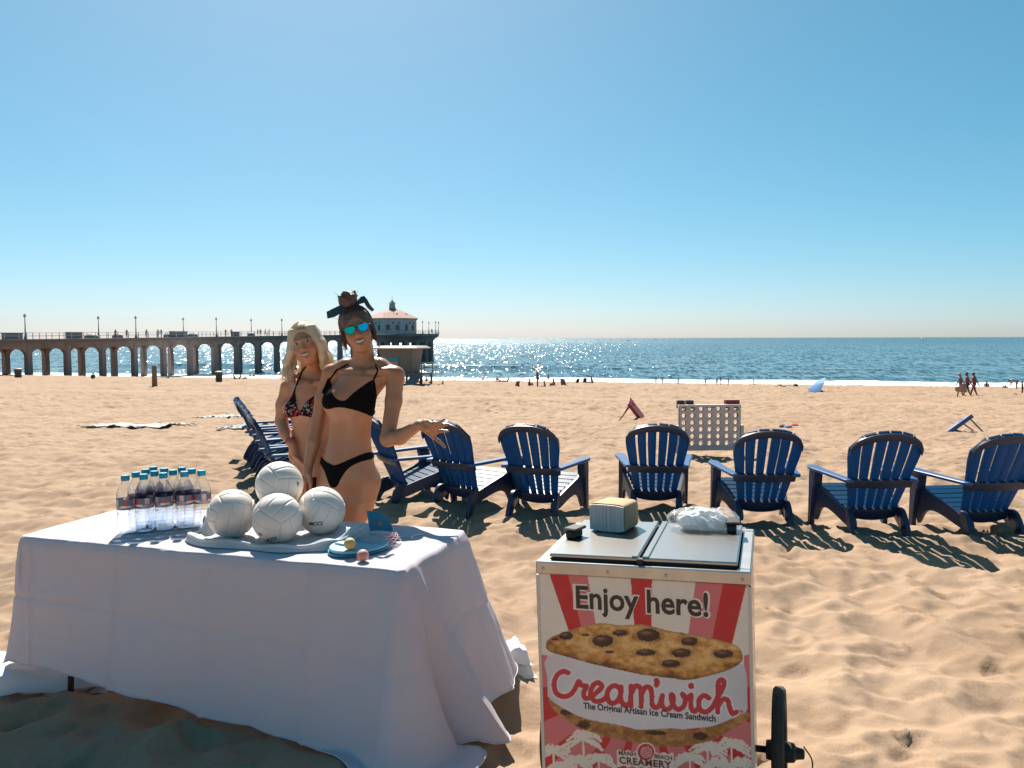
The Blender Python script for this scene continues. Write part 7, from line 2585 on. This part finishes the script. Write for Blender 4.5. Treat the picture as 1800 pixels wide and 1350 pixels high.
    col = np.tile(np.array(skin, float), (len(V), 1))
    t = (V - pel) @ up; Ltr = np.linalg.norm(ch - pel)
    if low is not None:
        kmid = .55 * np.array(J['hipL']) + .45 * np.array(J['kneeL'])
        dk = np.minimum(np.linalg.norm(V - np.array(J['hipL']), axis=1), np.linalg.norm(V - np.array(J['hipR']), axis=1))
        m = (dk < (.26 if seed % 3 else .17)) & (t < .12); col[m] = low
        m2 = (np.linalg.norm(V - pel, axis=1) < .19) & (t < .12) & (np.abs(V[:, 0]) < .2); col[m2] = low
    if top is not None:
        m = (t > .05 if seed % 2 else t > Ltr * .62) & (t < Ltr + (.14 if seed % 2 else .02)) & (np.abs(V[:, 0]) < .245) & (np.linalg.norm(V - hd, axis=1) > .16); col[m] = top
    hdv = V - hd
    m = (np.linalg.norm(hdv / [.085, .105, .12], axis=1) < 1.25) & ((hdv[:, 2] > .035) | (hdv[:, 1] < -.03)); col[m] = hair
    return fast_mesh('figure', V, Q, True, col)


SK = [(.30, .145, .085), (.22, .10, .06), (.38, .20, .125), (.16, .075, .045)]
fig_mat = pbr('figure_skin_cloth', (.3, .2, .1), .7, vcol=True, noise=.1, nscale=6)
FIG = {}


def person(px, py, hpx, pose, face, skin, top, low, hair, label, full=1.70, group=None, loc=None, seed=None, slim=1.0):
    g = ground_hit(px, py) if loc is None else np.array(loc)
    hm = {'stand': 1.72, 'wade': 1.72, 'walk': 1.72, 'carry': 1.72, 'lean': 1.72, 'bend': 1.12, 'sit': .92, 'sit_up': .92, 'recline': .80, 'lie': .34}[pose]
    hgt = hpx * g[1] / F_PX if hpx else hm * .98
    s = min(max(hgt / hm, .55), 1.12)
    me = figure(pose, seed if seed is not None else int(px), SK[skin], top, low, hair, slim)
    o = link('person', me, fig_mat)
    o.location = g - [0, 0, .03]; o.rotation_euler = (0, 0, R(face)); o.scale = (s,) * 3
    return tag(o, label, 'person', group)


BR, BK, BL_, RD, WH, GY, NV = (.05, .025, .015), (.015, .012, .012), (.42, .30, .15), (.35, .03, .03), (.6, .6, .58), (.12, .13, .15), (.02, .03, .09)
GA = 'beach goers near the water'
person(1688, 698, 44, 'carry', 78, 0, GY, (.3, .2, .17), BL_, 'fair-haired person in grey shirt walking left, first of the trio', group=GA, seed=7)
person(1700, 698, 45, 'walk', 74, 1, (.24, .10, .10), NV, BK, 'middle person of the trio walking left in dark shorts', group=GA, seed=13)
person(1712, 698, 45, 'walk', 78, 1, (.25, .09, .07), (.20, .05, .05), BK, 'rearmost person of the trio walking left, dark hair', group=GA, seed=17)
person(1734, 684, 15, 'sit', 150, 1, (.30, .06, .05), RD, BK, 'person with dark hair sitting on the sand right of the walking trio', group=GA)
person(1749, 684, 8, 'lie', 70, 3, GY, GY, BK, 'person in grey lying on the sand right of the walking trio', group=GA)
person(1767, 684, 9, 'sit', 200, 2, (.2, .1, .12), NV, BR, 'small child sitting on the sand near the right edge', group=GA)
person(1787, 686, 21, 'bend', 70, 2, (.35, .3, .3), (.28, .1, .1), BK, 'person bending over at the water near the right edge', group=GA)
person(1797, 695, 26, 'stand', 60, 1, None, NV, BK, 'person standing half cut by the right edge', group=GA)
person(945, 681, 33, 'stand', 100, 1, None, (.10, .10, .12), BK, 'bare-chested man in dark shorts standing amid the seated group', group=GA, seed=20)
person(964, 671, 14, 'stand', 20, 3, None, NV, BK, 'dark figure standing at the water right of the bare-chested man', group=GA)
person(930, 680, 15, 'sit', -80, 1, NV, NV, BK, 'person sitting on the sand just left of the bare-chested man', group=GA)
person(958, 681, 13, 'sit_up', 90, 0, (.3, .1, .1), RD, BR, 'person sitting on the sand just right of the bare-chested man', group=GA)
person(974, 681, 16, 'sit', 100, 1, (.2, .09, .09), NV, BK, 'person sitting cross-legged left of the grey beach chair', group=GA)
person(849, 670, 8, 'sit', 180, 2, (.5, .17, .06), (.5, .17, .06), BR, 'child in orange sitting at the edge of the surf', group=GA)
person(874, 671, 12, 'sit_up', 160, 1, NV, NV, BK, 'person sitting under the teal umbrella, left one', group=GA)
person(882, 672, 7, 'lie', 80, 1, RD, NV, BK, 'person lying under the teal umbrella', group=GA)
person(893, 671, 12, 'sit_up', -100, 0, (.25, .09, .09), NV, BR, 'person sitting under the teal umbrella, right one', group=GA)
person(1041, 674, 14, 'sit_up', 95, 0, NV, (.3, .12, .08), BR, 'person leaning back on the sand right of the dark beach chairs', group=GA)
person(776, 677, 8, 'recline', 80, 1, (.25, .08, .08), NV, BK, 'person reclining on the sand right of the lifeguard tower', group=GA)
person(750, 671, 9, 'sit', 160, 1, None, NV, BK, 'person sitting by the foot of the lifeguard tower', group=GA)
person(744, 676, 6, 'lie', 85, 0, (.3, .06, .05), RD, BR, 'person in red lying beside the lifeguard tower', group=GA)
for px, py, hp, ps, w in ((1153, 676, 8, 'wade', 'lone head and shoulders low in the surf, leftmost bather'), (1164, 676, 7, 'wade', 'small bather low in the surf, second from the left'),
                      (1192, 677, 13, 'wade', 'bather standing in the surf left of the group of four'), (1240, 678, 14, 'wade', 'bather with arms out, left one of the group of four'),
                      (1260, 678, 13, 'stand', 'small bather, second of the group of four in the surf'), (1267, 678, 17, 'wade', 'tallest bather of the group of four in the surf'),
                      (1280, 678, 13, 'wade', 'right one of the group of four bathers'), (1325, 678, 13, 'stand', 'lone bather standing in the surf right of the group of four')):
    person(px, py, hp, ps, px * 37 % 360, px % 2, None if px % 3 else NV, NV if px % 2 else (.10, .03, .04), BK, w, group=GA)
person(1376, 681, 5, 'lie', 80, 1, (.25, .1, .1), RD, BK, 'person lying flat left of the blue umbrella, farther one', group=GA)
person(1387, 680, 5, 'lie', 70, 2, (.5, .45, .4), NV, BR, 'person lying flat left of the blue umbrella, nearer one', group=GA)
person(287, 666, 5, 'lie', 85, 1, (.28, .08, .08), NV, BK, 'person lying on the sand right of the wooden post', group=GA)
person(144, 661, 7, 'stand', 30, 2, (.4, .3, .25), NV, BR, 'small child standing at the water under the pier, left', group=GA)
person(164, 667, 13, 'sit', 200, 3, BK, NV, BK, 'dark figure hunched on the sand under the second lamp post', group=GA, slim=1.2)
person(412, 666, 10, 'sit_up', 90, 3, BK, BK, BK, 'dark-clothed person sitting right of the second litter bin', group=GA)
person(420, 667, 9, 'recline', 80, 3, NV, BK, BK, 'dark-clothed person reclining right of the second litter bin', group=GA)
person(440, 664, 8, 'sit', 170, 1, None, NV, BK, 'bare-backed person sitting left of the blonde woman, left one', group=GA)
person(446, 664, 8, 'sit', 190, 1, (.3, .08, .06), NV, BK, 'person in red sitting left of the blonde woman, right one', group=GA)
person(459, 664, 6, 'sit', 120, 0, None, RD, BR, 'small person sitting on the sand nearest the blonde woman', group=GA)
GP = 'people on the pier'
for px, t, ps, w in ((204, -.6, 'lean', 'person leaning on the pier rail left of the third lamp post'), (224, 4, 'stand', 'short figure on the pier just left of the third lamp post'), (258, 0.6, 'lean', 'person bending on the pier right of the third lamp post'),
                     (279, 0, 'walk', 'left one of two people walking on the pier past the third lamp post'), (285, 1, 'walk', 'right one of two people walking on the pier past the third lamp post'), (398, -.5, 'lean', 'person leaning forward on the pier right of the fifth lamp post'),
                     (408, 0, 'stand', 'person standing on the pier right of the fifth lamp post'), (454, 0, 'stand', 'first of four people on the pier left of the blonde woman'), (459, 1, 'stand', 'second of four people on the pier left of the blonde woman'),
                     (467, 0, 'walk', 'third of four people on the pier left of the blonde woman'), (474, 1, 'stand', 'fourth of four people on the pier, nearest the blonde woman')):
    s = s_of_px(px, t)
    person(px, 0, None, ps, px * 53 % 360, 3, GY if px % 2 else NV, BK, BK, w, group=GP, loc=pier_pt(s, t, float(deck_z(s)) + .03))
_yy = PIER_END[1] - 9
person(759, 0, None, 'lean', 200, 3, (.02, .12, .15), NV, BK, 'person in teal at the rail of the pier end', group=GP, loc=(at(759, 590, _yy)[0], _yy, PIER_TOP + .03))


def beach_chair(px, py, hpx, face, colr, label):
    g = ground_hit(px, py); s = hpx * g[1] / F_PX / .85
    root = empty('folding_beach_chair', g, R(face), label, 'beach chair', 'low folding beach chairs by the water'); root.scale = (min(s, 1.25),) * 3
    cl = pbr('chair_cloth_%d' % int(px), colr, .8, trans=.2)
    obj('back', MB().prism([(-.27, 0), (.27, 0), (.25, .66), (.15, .72), (-.15, .72), (-.25, .66)], -.012, .012, ((0, -.22, .17), (1, 0, 0), (0, -.42, .91), (0, -.91, -.42)), ch=.004), cl, root)
    obj('seat', MB().box((-.27, -.22, .15), (.27, .28, .17)), cl, root)
    for x in (-.29, .29):
        obj('frame', MB().tube([(x, .30, -.04), (x, .28, .17), (x, -.22, .17), (x, -.55, .84)], .012, 5), rail_mat, root)
        obj('leg', MB().tube([(x, -.40, -.04), (x, -.05, .34), (x, .30, .36)], .012, 5), rail_mat, root)
        obj('arm_rest', MB().box((x - .03, -.28, .36), (x + .03, .30, .38)), rail_mat, root)


beach_chair(908, 680, 11, 25, (.20, .11, .14), 'low purple beach chair at the left end of the seated group')
beach_chair(993, 680, 15, -35, (.14, .15, .19), 'low grey-blue beach chair at the right end of the seated group')
beach_chair(1014, 674, 9, 20, (.03, .03, .05), 'left one of two dark beach chairs by the water')
beach_chair(1027, 674, 10, 10, (.04, .04, .06), 'right one of two dark beach chairs by the water')
beach_chair(201, 661, 9, 60, (.05, .04, .05), 'left dark beach chair under the pier')
beach_chair(209, 662, 8, -60, (.05, .04, .05), 'right dark beach chair under the pier')


def bag(px, py, wpx, colr, label):
    g = ground_hit(px, py); k = g[1] / F_PX; w = wpx * k
    root = empty('beach_bag', g, px * .7, label, 'bag', 'bags and bundles on the sand')
    th = np.linspace(0, 2 * PI, 21); q = np.linspace(0, PI, 11); TH, Q = np.meshgrid(th, q, indexing='ij')
    n = 1 + .3 * fbm(np.cos(TH) * 2 + px, np.sin(TH) * 2 + Q, 2, int(px))
    P = np.stack([w / 2 * np.sin(Q) ** .7 * np.cos(TH) * n, w / 3 * np.sin(Q) ** .7 * np.sin(TH) * n, w * .28 * (1 + np.cos(Q)) * n - .02], -1)
    obj('sack', MB().grid(P), pbr('bag_%d' % int(px), colr, .8), root, True)
    obj('strap', MB().tube(cr([(-w * .3, 0, w * .3), (-w * .12, -.02, w * .66), (w * .12, .02, w * .66), (w * .3, 0, w * .3)], 4), w * .03, 5), pbr('bag_%d' % int(px), colr), root)


bag(1398, 681, 12, (.05, .035, .03), 'dark bundle of bags just left of the blue umbrella')
bag(1785, 697, 9, (.05, .03, .025), 'dark bag on the sand near the right edge')
bag(1474, 684, 5, (.06, .03, .03), 'small dark bag on the sand right of the blue umbrella')
bag(431, 667, 7, (.02, .02, .02), 'black bag on the sand right of the seated dark-clothed people')
# towel carried by the first walker
_g = ground_hit(1688, 698)
A, Bq = np.meshgrid(np.linspace(0, 1, 15), np.linspace(0, 1, 15), indexing='ij')
_P = np.stack([.75 * A - .55 + .1 * Bq, -.28 + .03 * np.sin(A * 9) + 0 * A, .95 - .62 * Bq * (.35 + .65 * A) - .34 * (1 - A)], -1)
_o = empty('carried_towel', _g, 0, 'pink beach towel carried by the first walker of the trio', 'towel')
_mb = MB(); _mb.grid(_P); _mb.grid(_P + [0, .012, 0], flip=True); obj('towel_sheet', _mb, pbr('pink_towel', (.42, .22, .18), .9), _o, True)
obj('hem', MB().tube(_P[:, 0], .012, 5), pbr('pink_towel', (.42, .22, .18)), _o)
